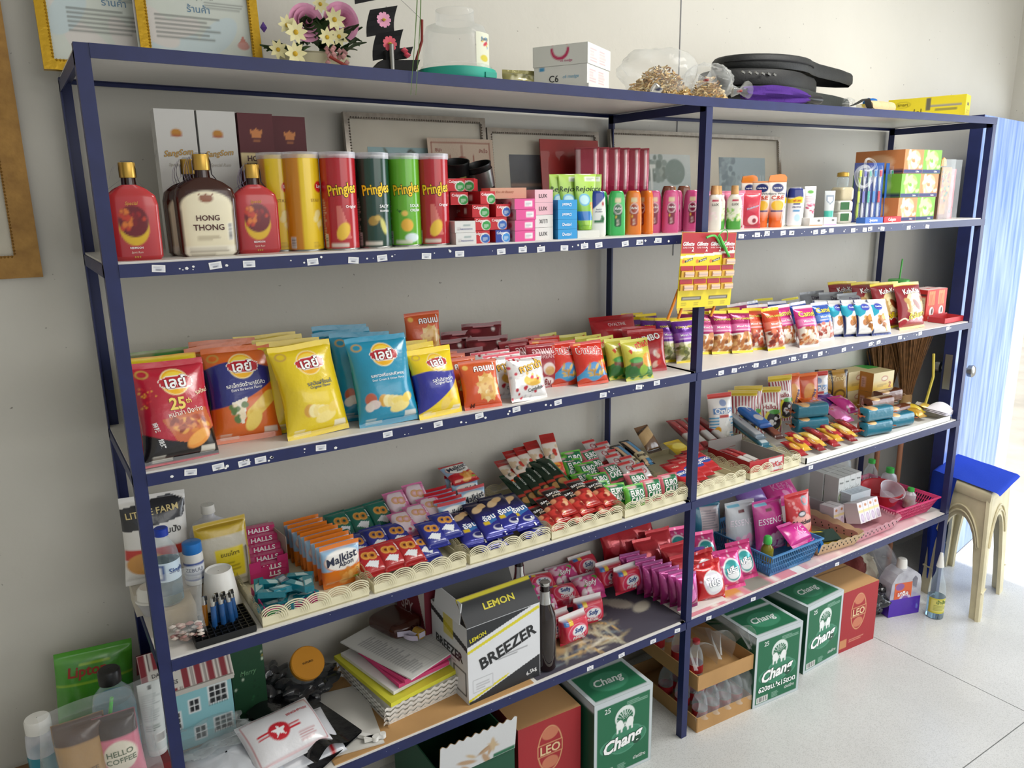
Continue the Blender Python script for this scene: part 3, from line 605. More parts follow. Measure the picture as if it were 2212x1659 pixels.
# bar soaps in stacks
def soap(w,d,h,c,cs,txt,tc,flip=False,lead=''):
    f=Art(w,h,c,.002)
    if lead == 'tag':f.rect(.5,.25,.88,.8,'#f2f0f2').small(.54,.35,.84,.7,3,'#9a9aa8')
    f.text(txt,.45,.5,.45,tc,rot=pi if flip else 0) if txt else None
    s=Art(d,h,cs,.004);s.ell(.75,.5,.1,.28,'#d8466c').text('LUX',.3,.5,.3,'#4a2a3a') if lead == 'tag' else None
    return pbox('soap_bar',w,d,h,{'front':f,'left':s},c)
ks=soap(.06,.09,.0255,'#e5549a','#e9b8c6','','#fff',lead='tag')
for i in range(4):place(ks,(.953+(.004 if i == 2 else 0),.06,S1+i*.0262),(0,0,.0),'pink soap box with white sticker, number %s up its stack' % ('one','two','three','four')[i],'soap','pink soap boxes')
sb=Art(.062,.03,'#e8b7a0',.003);sb2=Art(.1,.03,'#dba68c',.003);sb2.text('Eau de Beauty',.4,.6,.5,'#b06a4a',shear=.3)
ko=pbox('soap_bar',.1,.055,.026,{'front':sb2},'#e8b7a0');place(ko,(.93,.075,S1+.1052),(0,0,.12),'peach wrapped soap bar with folded end, on top of the pink soaps','soap')
kl1,kl2=soap(.056,.085,.031,'#e9bcc8','#d7a3b2','LUX','#3a2a30'),soap(.056,.085,.031,'#e4e3e0','#cfcfcc','LUX','#3a3a3e',True)
kl3=soap(.056,.085,.031,'#e4e3e0','#cfcfcc','LUX','#3a3a3e')
for i,k in enumerate((kl3,kl2,kl1,kl1)):place(k,(1.024,.075,S1+i*.0316),(0,0,0),('white soap box at the bottom beside the pink soaps','white soap box upside down, second in its stack','pale pink soap box third in its stack, with sticker','pale pink soap box topmost, beside the peach soap bar')[i],'soap','pale soap boxes')
kd=soap(.062,.085,.0245,'#2f9ad8','#2686c4','Dettol','#ffffff',True);kd2=soap(.062,.085,.0245,'#2f9ad8','#2686c4','Dettol','#ffffff')
for i,k in enumerate((kd2,kd2,kd,kd)):place(k,(1.092,.065,S1+i*.025),(0,0,0),'blue soap box, %s in its stack of four' % ('lowest','second from the bottom','third from the bottom','topmost')[i],'soap','blue soap boxes')

# soft tubes (shampoo, lotion): flat crimped top, cap at the foot
def tubek(name,art,cap_c,d=.03,capw=.6,caph=.02):
    w,h=art.w,art.h
    X,V=art.X*2-1,art.Y;hw=w/2*(capw+(1-capw)*np.clip(V*1.3,0,1)**.8);t=d/2*np.clip(1-V,0,1)**.7+.0006
    th=np.linspace(-pi/2,pi/2,art.nx+1)
    F=np.stack([np.sin(th)[None]*hw,-np.cos(th)[None]*t,V*h+caph],-1);Bk=F[:,::-1].copy();Bk[...,1] *= -1
    mb=MB('gloss');mb.patch(F,art.C);mb.patch(Bk,art.C[:,::-1]*.92);k=Kind(name,mb.mesh(name,50))
    if art.T:k.add('lettering',art.letter(MB('print'),F,.0006,w/14).mesh('lettering'))
    k.add('cap',MB('gloss').lathe([(.001,0),(w/2*capw*.95,0),(w/2*capw,.002),(w/2*capw,caph),(w/2*capw*.8,caph+.003)],20,cap_c,sy=d/w/capw*.98).mesh('cap',40));return k
rj=Art(.072,.135,'#8cc63c',.002);rj.grad('#7ab82e','#b6dc5c',.2,.9).rect(0,.0,1,.1,'#a6d24a').poly([(0,.28),(.6,.28),(.75,.1),(0,.1)],'#2a78c0').poly([(.55,.45),(.8,.1),(.9,.1),(.75,.45)],'#e8a43a').ell(.4,.5,.2,.12,'#5ab0d8').ell(.4,.5,.16,.09,'#b9e0e4').rect(.45,.86,.85,.95,'#e9efe0').small(.5,.88,.8,.94,2,'#7a8a6a').text('Rejoice',.5,.7,.78,'#16301a',shear=.2,bold=.01)
krj=tubek('shampoo_tube',rj,'#9ccc44',.034,.55,.012)
g='green shampoo tubes'
for x,yy,rz,lb in ((1.128,.1,.15,'green shampoo tube half hidden at the blue soap side'),(1.15,.09,.1,'green shampoo tube second from the blue soaps'),(1.19,.075,.0,'green shampoo tube fully facing the front'),(1.225,.105,.55,'green shampoo tube turned edgewise beside the white shampoo bottle')):
    place(krj,(x,yy,S1+.019),(0,0,rz),lb,'tube',g)
place(pbox('flat_carton',.075,.1,.018,{},'#dcdcd6'),(1.172,.085,S1),(0,0,0),'flat white carton under the green shampoo tubes','box')
# shampoo bottles
def shampoo(name,w,d,h,c,art_fn,cap=None,prof=None,mt='gloss'):
    a=Art(w*2.7,h,c,.0028);art_fn(a);p=prof or [(0,w*.46,d*.46),(h*.03,w*.5,d*.5),(h*.5,w*.49,d*.5),(h*.85,w*.44,d*.45),(h*.97,w*.36,d*.4),(h,w*.3,d*.34)]
    k=vessel(name,a,p,.75,mt)
    if cap:k.add('cap',MB('gloss').lathe([(cap[1]*.9,h-.001),(cap[1],h),(cap[1]*.96,h+cap[2]-.002),(.001,h+cap[2])],18,cap[0]).mesh('cap',40))
    return k
def hs(a):a.below(lambda x:.72-.9*(.5-x),'#e4e6e2').rect(0,.0,.45,.5,'#e4e6e2').text('head &',.5,.6,.12,'#1a2a5a',shear=.2).text('shoulders',.5,.55,.16,'#1a2a5a',shear=.2).rect(.4,.3,.62,.36,'#1f6a3a').bits(.55,.3,.62,.45,8,['#2a7a44','#1f5a34'],.02,.03).ell(.6,.72,.03,.05,'#b02030')
place(shampoo('shampoo_bottle',.05,.03,.121,'#1c3c96',hs),(1.228,.07,S1),(0,0,.35),'white shampoo bottle with a blue shoulder','bottle')
def sun(c,dk):
    def f(a):a.poly([(.4,.66),(.6,.66),(.56,.2),(.44,.2)],dk).ell(.5,.6,.09,.12,'#f0dfe4').ell(.5,.6,.078,.105,dk).text('ซันซิล',.5,.61,.13,'#ffffff',bold=.03).rect(.43,.74,.57,.84,'#d8c8a0').ell(.46,.42,.015,.03,'#e8c040').small(.47,.22,.54,.38,5,'#e8d8d0')
    return shampoo('shampoo_bottle',.05,.032,.121,c,f)
kgr,kor,kpk=sun('#3cb45c','#1c5a34'),sun('#e07a20','#a03a18'),sun('#cf4f86','#7c1f3c')
g='coloured shampoo bottles'
place(kgr,(1.262,.1,S1),(0,0,.3),'green shampoo bottle half hidden behind another green one','bottle',g);place(kgr,(1.293,.065,S1),(0,0,.42),'green shampoo bottle at the shelf front with dark green label','bottle',g)
place(kor,(1.358,.07,S1),(0,0,.5),'orange shampoo bottle with its label in view','bottle',g);place(kor,(1.412,.075,S1),(0,0,1.6),'orange shampoo bottle turned so its label is hidden','bottle',g)
place(kpk,(1.463,.1,S1),(0,0,.5),'pink shampoo bottle beside the orange bottles','bottle',g);place(kpk,(1.499,.066,S1),(0,0,.55),'pink shampoo bottle standing furthest forward','bottle',g)
place(kpk,(1.57,.12,S1),(0,0,.6),'pink shampoo bottle squeezed between two other pink ones','bottle',g);place(kpk,(1.604,.085,S1),(0,0,.6),'pink shampoo bottle next to the rack post','bottle',g)
kdk=shampoo('shampoo_bottle',.05,.032,.135,'#6a2a22',lambda a:a.rect(0,.88,1,1,'#7a4630'))
place(kdk,(1.60,.18,S1),(0,0,.5),'brown capped bottle behind the pink shampoo, further from the post','bottle','brown capped bottles');place(kdk,(1.665,.18,S1),(0,0,.5),'brown capped bottle behind the pink shampoo, nearer the post','bottle','brown capped bottles')
# red folder and wrapped pads
mat('red_card','#9c2a26',.4,coat=.3,var=.2,vscale=8)
thing('paper_folder',MB('red_card').box((0,0,.14),(.225,.004,.28)).mesh('paper_folder'),(1.365,.352,S1),'red plastic folder leaning on the framed dusk scene','folder',rot=(-.1,0,0))
pk=Art(.075,.14,'#c2416a',.003);pk.grad('#c23a64','#b84a58').rect(0,0,1,.3,'#d02f62').rect(.05,.3,.25,.95,'#e9c6cc').rect(.8,.1,.9,.95,'#f0d0d4')
kpd=bag('wrapped_pad_pack',pk,.034,.004,.003,3,.0,mt='foil',wave=.003,px=7,pe=.14)
for i in range(6):place(kpd,(1.36+.041*i,.285+.004*(i % 2),S1+.112),(-.05,0,.75),'glossy pink wrapped pad pack, one of six upright behind the shampoo','pack','glossy pink wrapped pad packs')
thing('storage_carton',pbox('b',.26,.09,.111,{},'#c9c2b4').root,(1.465,.29,S1),'low pale carton hidden under the glossy pink pad packs','box')
# lux lotion bottles, pouches, tubes
def lux(g1):
    def f(a):
        a.rect(.42,.8,.58,.86,'#b02848').text('LUX',.5,.72,.15,'#3a3030',bold=.02)
        if g1:a.below(lambda x:.3+.05*np.sin(x*40),'#4a9a3a').bits(.25,.25,.75,.6,70,['#8abf5a','#c3d88a','#6fae48','#e4e6d0'],.018,.03,4)
        else:a.bits(.3,.3,.7,.5,20,['#e8d8d4','#f0e4e0'],.03,.03,2)
    return shampoo('body_wash_bottle',.046,.036,.107,'#e2ded2',f,None,[(0,.02,.017),(.004,.023,.018),(.085,.0225,.018),(.098,.018,.016),(.107,.011,.011)])
def withcap(k):return k.add('cap',MB('bamboo').lathe([(.011,.106),(.0125,.108),(.0105,.133),(.001,.1335)],16).mesh('cap',40))
kx0,kx1=withcap(lux(0)),withcap(lux(1));g='body wash bottles with tan caps'
place(kx0,(1.69,.075,S1),(0,0,.6),'cream body wash bottle with tan cap, just past the rack post','bottle',g);place(kx1,(1.732,.1,S1),(0,0,.6),'leaf patterned body wash bottle standing behind its twin','bottle',g)
place(kx1,(1.776,.072,S1),(0,0,.65),'leaf patterned body wash bottle standing at the front','bottle',g);place(kx0,(1.635,.2,S1),(0,0,.5),'cream body wash bottle half hidden behind the rack post','bottle',g)
def pouch(c,c2,txt,seed):
    a=Art(.068,.118,c,.002);a.grad(c,c2).ell(.6,.22,.25,.12,'#f0d0d4').ell(.66,.2,.1,.06,'#8c1c34').rect(.3,.02,.9,.07,'#a81c3c').text(txt,.55,.55,.6,'#e8e0f4',shear=.3,rot=.3,out='#5a3a8c',ow=.03);return bag('refill_pouch',a,.03,.01,.002,seed,.04)
place(pouch('#c22a44','#d23a50','Shokubutsu',2),(1.868,.085,S1),(-.04,0,.55),'red refill pouch with cherry picture','pouch');place(pouch('#f0c8d4','#e87aa0','Parrot',5),(1.822,.11,S1),(-.04,0,.5),'pale pink refill pouch tucked behind the red one','pouch')
pp=pouch('#e9c6d2','#d888a8','Parrot',8);place(pp,(1.80,.16,S1),(-.03,0,.4),'pink refill pouch behind the leaf patterned bottles','pouch')
nv_=Art(.06,.125,'#e9e4dc',.002);nv_.grad('#e2641c','#ece6de',.05,.55).rect(0,.96,1,1,'#e88a3c').ell(.5,.82,.22,.11,'#1a2a6a').text('NIVEA',.5,.82,.3,'#ffffff').text('Extra White',.5,.68,.7,'#4a4a5a').text('C&E',.5,.58,.5,'#c83c1c',bold=.03).ell(.5,.38,.28,.13,'#e8b428').rect(.18,.22,.82,.26,'#3a3a6a').small(.25,.5,.75,.53,1,'#7a7a8a')
kn=tubek('lotion_tube',nv_,'#e2661e',.034,.72,.022);g='orange lotion tubes'

hg=MB('gloss');hp=[(-.03,0),(.03,0),(.03,.012),(.022,.02),(.008,.022),(-.01,.02),(-.026,.018)];hg.prism(hp,lambda a,b,t:(a,t,b+.146),-.002,.002,'#e8862e')
kn2=Kind('lotion_tube',kn.root,list(kn.parts)).add('hang_tab',hg.mesh('hang_tab'))
place(kn,(1.935,.1,S1),(0,0,.85),'orange and white lotion tube turned sideways','tube',g);place(kn2,(1.972,.07,S1),(0,0,.5),'orange and white lotion tube facing front with orange tab','tube',g);place(kn2,(1.955,.17,S1),(0,0,.3),'orange lotion tube half hidden behind the other two','tube',g)
def prt(a):a.rect(0,.74,1,1,'#1c2c78').below(lambda x:.74+.03*np.sin(14*x),'#f0cf1c').rect(0,0,1,.6,'#e9e8ec').rect(.42,.56,.6,.6,'#1c2c78').text('PROTEX',.52,.5,.22,'#1a2a6a',bold=.03).rect(.42,.38,.6,.43,'#3a8ac0').ell(.54,.22,.08,.1,'#b8d8ee').text('ฟรี 20%',.52,.67,.2,'#c83020',bold=.03)
kpx=shampoo('body_wash_bottle',.052,.032,.125,'#e8e8ec',prt,None,[(0,.022,.014),(.004,.025,.016),(.06,.024,.016),(.1,.026,.016),(.12,.023,.014),(.125,.018,.012)])
place(kpx,(2.045,.12,S1),(0,0,.6),'blue topped body wash bottle half hidden behind another','bottle','blue topped body wash bottles');place(kpx,(2.085,.085,S1),(0,0,.6),'blue topped body wash bottle with yellow band, at the front','bottle','blue topped body wash bottles')
gw=Art(.042,.12,'#eceaea',.002);gw.ell(.5,.84,.18,.05,'#5aa83c').bits(.2,.2,.8,.5,14,['#d86a8c','#e8a8bc','#c04a70'],.08,.04,3).small(.2,.55,.8,.75,4,'#c88aa0')
place(tubek('lotion_tube',gw,'#e8e6e8',.028,.8,.01),(2.235,.14,S1),(0,0,.5),'white lotion tube with pink flower print','tube');gw2=Art(.04,.11,'#eeeeec',.003);gw2.small(.2,.3,.8,.8,8,'#a8a8a8')
place(tubek('lotion_tube',gw2,'#e8e8e6',.026,.8,.01),(2.165,.13,S1),(0,0,.4),'plain white tube beside the blue topped bottles','tube')
tl=Art(.038,.1,'#c9cfd0',.002);tl.rect(0,.0,1,.1,'#3a9c94').rect(0,.1,1,.32,'#3fae9e').poly([(.25,.85),(.75,.85),(.75,.65),(.5,.52),(.25,.65)],'#8a98a8').poly([(.33,.8),(.67,.8),(.67,.67),(.5,.58),(.33,.67)],'#dfe6ea')
place(tubek('lotion_tube',tl,'#d8e8e6',.024,.8,.014),(2.297,.105,S1),(0,0,.5),'silver and teal tube with a shield emblem','tube')
for (x,c,t,lb) in ((2.136,'#f0ede8','#e07a3c','small white carton with orange edge at the shelf front'),(2.212,'#f0edf2','#c88ac0','small white carton with lilac edge at the shelf front')):
    f=Art(.055,.026,c,.002);f.rect(0,0,1,.15,t).ell(.7,.65,.12,.15,'#6a6a6a').small(.1,.35,.55,.75,3,'#9a9aa0',3);place(pbox('small_carton',.052,.05,.026,{'front':f},c),(x,.055,S1),(0,0,.25),lb,'box','small cartons at the shelf front')
# plastic wrapped soap tower
kso=MB('matte');sq=Art(.06,.036,'#cfc5ac',.002)
def lump(w,d,h,c,seed,mt='film'):
    a=Art(w*2+d*2,h,c,.004);k=vessel('x',a,[(0,w*.44,d*.44),(h*.12,w*.5,d*.5),(h*.85,w*.5,d*.5),(h,w*.42,d*.42)],.35,mt);return k.root
s1=Kind('wrapped_soap',lump(.06,.06,.045,'#cbbf9f',1));s2=Kind('wrapped_soap',lump(.062,.06,.038,'#d8d6cc',2));s2.add('label',MB('paper').box((-.006,-.0305,.02),(.034,.0015,.026),'#3c6a44').mesh('label'))
place(s2,(2.388,.12,S1+.002),(0,0,.3),'clear wrapped soap with green label, lowest of its tower','soap','wrapped soaps');place(s2,(2.39,.122,S1+.041),(0,0,.35),'clear wrapped soap with green label, second in its tower','soap','wrapped soaps');place(s1,(2.394,.124,S1+.08),(0,0,.2),'beige wrapped soap at the top of its tower','soap','wrapped soaps')
jl=MB('clear_pet');jl.lathe([(.018,0),(.02,.003),(.02,.03),(.016,.036)],16);kj=Kind('small_jar',jl.mesh('small_jar',40));kj.add('lid',MB('gold_cap').lathe([(.017,.036),(.021,.037),(.02,.05),(.001,.054)],16).mesh('lid',40))
place(kj,(2.40,.13,S1+.1255),(0,0,0),'tiny clear jar with gold lid on the wrapped soap tower','jar')
# crumpled clear bag behind them
cb=Art(.2,.13,'#ffffff',.006);place(bag('plastic_bag',cb,.06,.01,.012,6,.0,mt='clear_bag',wave=.03),(2.33,.27,S1),(-.2,0,.1),'crumpled clear plastic bag behind the wrapped soap tower','bag')
# toothbrushes on cards
def brush(cb_,hc,gc):
    c=MB('card');c.box((0,.0012,.105),(.034,.0016,.21),cb_);k=Kind('toothbrush_pack',c.mesh('toothbrush_pack'))
    b=MB('gloss');z=np.linspace(.012,.178,12);b.tube(np.stack([0*z,-.006+.002*np.sin(z*40),z],-1),.0035+.0018*np.sin(np.linspace(0,9,12)),8,hc);b.box((0,-.009,.172),(.010,.008,.026),'#eef2f4');b.box((0,-.014,.172),(.008,.004,.022),gc)
    k.add('toothbrush',b.mesh('toothbrush',50));k.add('grip',MB('gloss').box((0,-.0095,.09),(.008,.004,.04),gc).mesh('grip'))
    sh=MB('clear_shell');z=np.array([.004,.02,.1,.15,.185,.2]);w=np.array([.006,.010,.010,.011,.013,.008]);sh.patch(np.array([[(x*ww,-.001-.016*(1-x*x),zz) for x in np.linspace(-1,1,7)] for zz,ww in zip(z,w)]));k.add('blister',sh.mesh('blister',60));return k
g='carded toothbrushes'
for i,(u,cb_,hc,gc,lb) in enumerate(((1848,'#1d2a66','#b9d24a','#c8d83c','navy toothbrush card at the wrapped soap end of the bunch'),(1858,'#1d2a66','#d8d8e8','#6a6ac0','navy toothbrush card second in the bunch'),(1869,'#2a3a86','#d8eef4','#3ab0a0','navy toothbrush card with a teal and white brush'),(1880,'#2350a0','#e8e8f0','#3a8ad0','blue toothbrush card with a pale blue brush'),(1891,'#2350a0','#cfe0ee','#c02040','blue toothbrush card with a red grip brush'),(1915,'#2a6ac0','#e4eef4','#2a9a6a','bright blue toothbrush card standing apart beside the tissue boxes'))):
    at(brush(cb_,hc,gc),u,.115-.006*i if i < 5 else .1,S1,lb,'toothbrush',g,.55 if i < 5 else .35,-.03)
lo=MB('clear_bag');th=np.linspace(0,2*pi,30);lo.tube(np.stack([.045*np.sin(th),-.002*np.cos(3*th),.035*np.cos(th)+.16],-1),.006,8);lo.tube(np.stack([.03*np.sin(th)+.01,-.01+.004*np.cos(2*th),.02*np.cos(th)+.2],-1),.004,8)
thing('plastic_wrap',lo.mesh('plastic_wrap',60),(xat(1866,.06,S1+.16),.06,S1),'twisted clear plastic bag hanging round the toothbrush cards','bag')
for (u,c,t,lb) in ((1878,'#3a6cc0','Systema','blue toothpaste carton lying in front of the toothbrushes'),(1918,'#c4202c','Colgate','red toothpaste carton lying in front of the tissue boxes')):
    f=Art(.11,.022,c,.003);f.text(t,.45,.45,.45,'#ffffff',bold=.03);at(pbox('toothpaste_box',.105,.035,.02,{'front':f},c),u,.04,S1,lb,'box','toothpaste cartons lying flat')
# tissue boxes, two wide and three high
def tissue(c1,c2,c3):
    f=Art(.118,.082,c1,.003);f.ell(.5,.55,.34,.4,c2,.3).ell(.56,.5,.22,.3,c3,-.4).ell(.5,.45,.12,.16,'#f6efe4').ell(.35,.75,.25,.12,c3,.5).bits(.1,.2,.9,.9,9,[c1,c2,c3],.12,.1,8).rect(0,0,1,.17,'#26306c').text('Cellox',.72,.085,.18,'#ffffff',ht=.07)
    s=Art(.2,.082,c1,.006);s.ell(.5,.5,.3,.3,c2).rect(0,0,1,.17,'#1e2656');return pbox('tissue_box',.118,.2,.085,{'front':f,'left':s},c1)
kto,ktg=tissue('#d98a52','#efb98c','#f3d8bc'),tissue('#7ab83a','#a8d264','#d4ec9c');g='tissue boxes in two columns'
for r in range(3):
    for c in range(2):
        o=(r+c) % 2 == 0
        place(kto if o else ktg,(2.69+.121*c+.006*r,.15,S1+.0858*r),(0,0,.02),'%s tissue box, %s row, %s' % ('orange rose' if o else 'green rose',('bottom','middle','top')[r],('toothbrush side','perfume pack side')[c]),'tissue box',g)
bx=Art(.03,.17,'#8a2028',.003);bx.stripes(.1,.05,.9,.95,12,'#e8d8d0',1,.35);place(pbox('slim_carton',.03,.05,.2,{'front':bx},'#6a1a20'),(2.865,.09,S1),(0,0,.1),'slim dark red carton between the tissue boxes and the perfume pack','box')
# clear perfume packs
fr=Art(.06,.2,'#8a4a1c',.003);fr.grad('#6a3414','#a8741c',.0,.6).bits(.15,.35,.85,.95,50,['#b8862a','#5c7a4a','#8a3a20','#c8a04a','#3c5a48'],.08,.03,3).rect(.1,.1,.7,.3,'#b8741c')
k=pbox('perfume_pack',.06,.035,.195,{'front':fr},'#7a3c18','gloss');sh=MB('clear_shell').box((0,-.002,.112),(.07,.05,.225)).mesh('clear_shell');k.add('clear_shell',sh);k.add('hang_tab',MB('gloss').prism([(-.02,.2),(.012,.2),(.008,.225),(-.006,.232),(-.018,.222)],lambda a,b,t:(a,t,b),-.006,-.002,'#e8932c').mesh('hang_tab'))
place(k,(2.935,.07,S1),(0,0,.12),'brown perfume pack in clear shell with orange tab','pack','perfume packs')
f2=Art(.05,.19,'#b02028',.004);f2.rect(.15,.2,.85,.7,'#c03038').ell(.6,.15,.2,.05,'#3a2a2a');k=pbox('perfume_pack',.045,.03,.19,{'front':f2},'#9c1c24','gloss');k.add('clear_shell',sh)
place(k,(3.02,.09,S1),(0,0,.1),'red perfume pack in clear shell beside the end post','pack','perfume packs')
# ================================================================ middle shelf: snack bags
def lays(c,seed,deco,w=.15,h=.215):
    a=Art(w,h,c,.0021);R_=seed
    deco(a)
    a.ell(.53,.775,.2,.135,'#fbe9b0').ell(.53,.775,.185,.125,'#f4b61c').ell(.53,.80,.15,.08,'#f8d84c')
    a.poly([(.30,.80),(.42,.835),(.66,.845),(.79,.80),(.765,.72),(.64,.70),(.42,.705),(.325,.74)],'#f4efe6').poly([(.312,.797),(.42,.826),(.66,.836),(.778,.795),(.756,.726),(.64,.709),(.42,.714),(.335,.745)],'#c01f2e')
    a.text('เลย์',.54,.773,.3,'#ffffff',bold=.05,out='#6a1018',ow=.035,rot=.03)
    a.ell(.14,.88,.085,.045,'#c9a04c').ell(.14,.88,.06,.03,c)
    a.small(.1,.04,.38,.1,4,'#f4efe0',2).rect(.74,.06,.95,.12,'#e9e4d8',.8).rect(0,.975,1,1,c).rect(0,0,1,.02,c)
    return bag('potato_chip_bag',a,.066,.013,.0045,seed,.06,.3,wave=.007)
def pot(a,col='#f0d060',x=.5,y=.25):
    for i in range(5):a.ell(x-.16+.07*i,y+.02-.01*i,.085,.068,('#d9a23c','#f5e6a8','#efd98a','#f5e6a8','#ecd27c')[i])
    a.ell(x+.12,y-.02,.16,.05,'#f2da74',-.3).ell(x+.1,y-.07,.17,.055,'#f5e08a',.2).ell(x+.25,y+.02,.1,.05,'#efd060',.5)
def deco_red(a):
    a.below(lambda x:.32-.12*np.sin(3*x),'#1b1718').poly([(.25,.42),(.9,.5),(.98,.3),(.6,.17),(.42,.2)],'#c8683c').bits(.35,.28,.9,.42,30,['#8a3018','#d8843c','#a8482a','#e8a850'],.06,.02,3).ell(.72,.2,.19,.07,'#e8953c',.5).ell(.72,.215,.17,.05,'#eda850',.5).bits(.05,.55,.25,.75,24,['#f0b040','#d8343c'],.012,.008,5)
    a.text('25',.5,.56,.22,'#f4d868',bold=.06,out='#8a5a10',ow=.03).text('th',.66,.575,.08,'#f4d868',bold=.03).text('รสใหม่',.88,.66,.2,'#f4e6c0',rot=.25,bold=.03).text('麻辣',.17,.36,.14,'#ffffff',rot=-1.35,bold=.02).text('烧烤',.22,.2,.14,'#ffffff',rot=-1.3,bold=.02).text('หม่าล่า ปิ้งย่าง',.6,.475,.5,'#f2e6d8',bold=.02,rot=.1)
def deco_or(a):
    a.below(lambda x:.78+.05*np.sin(4*x),'#28307e').below(lambda x:.36+.25*x**2,'#dd6a22').poly([(.3,.4),(.55,.45),(.45,.18),(.34,.2)],'#f4efe0').bits(.3,.22,.5,.42,16,['#c89a5c','#f0e2c0','#5a7a3a','#a8502a'],.05,.025,4)
    for i in range(6):a.ell(.62+.055*i,.28+.03*i,.13,.065,('#f0cf5c','#e8c24c')[i % 2],.5)
    a.ell(.6,.2,.17,.07,'#f2d566',.9).text('รสเอ็กซ์ตร้าบาร์บีคิว',.55,.585,.6,'#ffffff',rot=.06).text('Extra Barbecue Flavor',.56,.535,.48,'#e8e8f4',rot=.06)
def deco_ye(a):pot(a);a.text('รสมันฝรั่งแท้',.6,.55,.42,'#28486a',bold=.02).text('Original Flavor',.6,.5,.36,'#28486a',shear=.2)
def deco_bl(a):pot(a,x=.56);a.ell(.2,.3,.09,.07,'#c8644a').ell(.24,.24,.1,.05,'#e9d6d0').ell(.17,.22,.07,.05,'#f0e4dc').text('รสซาวครีมและหัวหอม',.55,.55,.58,'#ffffff',bold=.02).text('Sour Cream & Onion Flavor',.55,.5,.56,'#e4f2f8')
def deco_yb(a):
    a.below(lambda x:.64+.02*np.sin(6*x),'#2b2f9a').below(lambda x:.08+.42*x**1.2,'#f2d41c')
    for i in range(6):a.ell(.62+.06*i,.2+.045*i,.12,.05,('#efc94c','#e4b93c')[i % 2],.8)
    a.ell(.55,.17,.13,.075,'#f0d060',1.1).text('รสโนริสาหร่าย',.55,.52,.5,'#ffffff').text('Original Flavor',.55,.465,.42,'#ffffff')
kR,kO,kY,kB=lays('#bb2138',1,deco_red),lays('#dd6a22',2,deco_or),lays('#e6ca1c',3,deco_ye),lays('#1f93b8',4,deco_bl)
kYB=lays('#f0d218',5,deco_yb,.125,.172)
gA=Art(.15,.215,'#4f9a34',.005);gA.rect(0,.9,1,1,'#8a8f62').rect(.5,.86,1,.97,'#3c8a3c');kG=bag('potato_chip_bag',gA,.06,.014,.004,8,.06,.3)
yA=Art(.15,.215,'#d8202c',.005);yA.rect(0,.8,1,1,'#f0d41c');kYr=bag('potato_chip_bag',yA,.06,.014,.004,9,.06,.3)
JR=random.Random(77)
def row(k,pts,rz,labels,cat,group,lean=.3,z=S2,sc=None):
    for i,(x,yy) in enumerate(pts):
        lb=labels[i] if isinstance(labels,(list,tuple)) else labels
        q=JR.uniform(-.05,.05);place(k[i] if isinstance(k,list) else k,(x,yy,z),(-(lean[i] if isinstance(lean,list) else lean)+JR.uniform(-.03,.03),q,(rz[i] if isinstance(rz,list) else rz)*.7+JR.uniform(-.06,.06)),lb,cat,group,scale=sc)
g='large crisp bags'
row([kR,kYr,kG],[(.1,.028),(.092,.09),(.095,.16)],[-.14,-.05,.0],['red and black crisp bag with a gold 25 anniversary print','yellow topped red crisp bag behind the red and black bag','green crisp bag leaning on the wall behind the red and black bag'],'chip bag',g,[.3,.28,.3])
row(kO,[(.252,.098),(.24,.15),(.243,.2)],[.0,.05,-.03],['orange and navy barbecue crisp bag at the front','orange crisp bag second in the orange row','orange crisp bag at the back of the orange row'],'chip bag',g,[.3,.28,.26])
row(kY,[(.398,.045),(.375,.105),(.36,.16),(.35,.215)],[-.06,.0,.05,0],['yellow crisp bag facing front, its whole face in view','yellow crisp bag second in the yellow row','yellow crisp bag third in the yellow row','yellow crisp bag leaning last against the wall'],'chip bag',g,[.3,.28,.26,.24])
row(kB,[(.568,.03),(.54,.1),(.535,.16),(.545,.235)],[.05,.1,.05,.0],['turquoise crisp bag facing front with onion picture','turquoise crisp bag second in the turquoise row','turquoise crisp bag third in the turquoise row','turquoise crisp bag leaning last against the wall'],'chip bag',g,[.3,.26,.24,.22])
row(kYB,[(.702,.022),(.69,.085),(.68,.14),(.672,.2)],[-.12,.0,.05,.1],['small yellow and blue crisp bag facing front','small yellow and blue crisp bag second in its row','small yellow and blue crisp bag third in its row','small yellow crisp bag furthest back in its row'],'chip bag','small yellow and blue crisp bags',.3)
# corn cone snacks, orange
ca=Art(.105,.125,'#dd5c28',.0021);ca.grad('#d8501f','#d9602c').ell(.64,.42,.0001+.27,.27,'#e6b866')
for i in range(11):t_=i*.571;a_,b_=.64+.22*math.cos(t_),.42+.2*math.sin(t_);ca.poly([(a_-.1*math.sin(t_),b_+.09*math.cos(t_)),(a_+.1*math.sin(t_),b_-.09*math.cos(t_)),(.64+.34*math.cos(t_),.42+.32*math.sin(t_))],('#f0d290','#dfa955')[i % 2])
ca.bits(.5,.28,.78,.55,14,['#f7e6b4','#c98a3c','#e9c070','#ffffff'],.05,.03,4).text('คอนเน่',.62,.83,.56,'#ffffff',bold=.05,out='#8a1f10',ow=.05).ell(.14,.86,.07,.05,'#f0c060').text('M',.2,.08,.1,'#5a1a0a',bold=.03).rect(0,.97,1,1,'#b8401c')
kC=bag('corn_snack_bag',ca,.045,.01,.003,11,.05,.25)
kC2=bag('corn_snack_bag',ca,.045,.01,.003,14,.05,.2)
g='orange corn cone snack bags'
row(kC,[(.823,.02),(.80,.075),(.80,.13),(.795,.185)],[.12,.1,.1,.1],['orange corn cone snack bag at the shelf front','orange corn cone snack bag second in its row','orange corn cone snack bag third in its row','orange corn cone snack bag fourth, under the one standing high'],'snack bag',g,.32)
place(kC2,(.765,.225,S2+.105),(-.12,0,-.02),'red orange corn cone snack bag standing high above the others','snack bag',g)
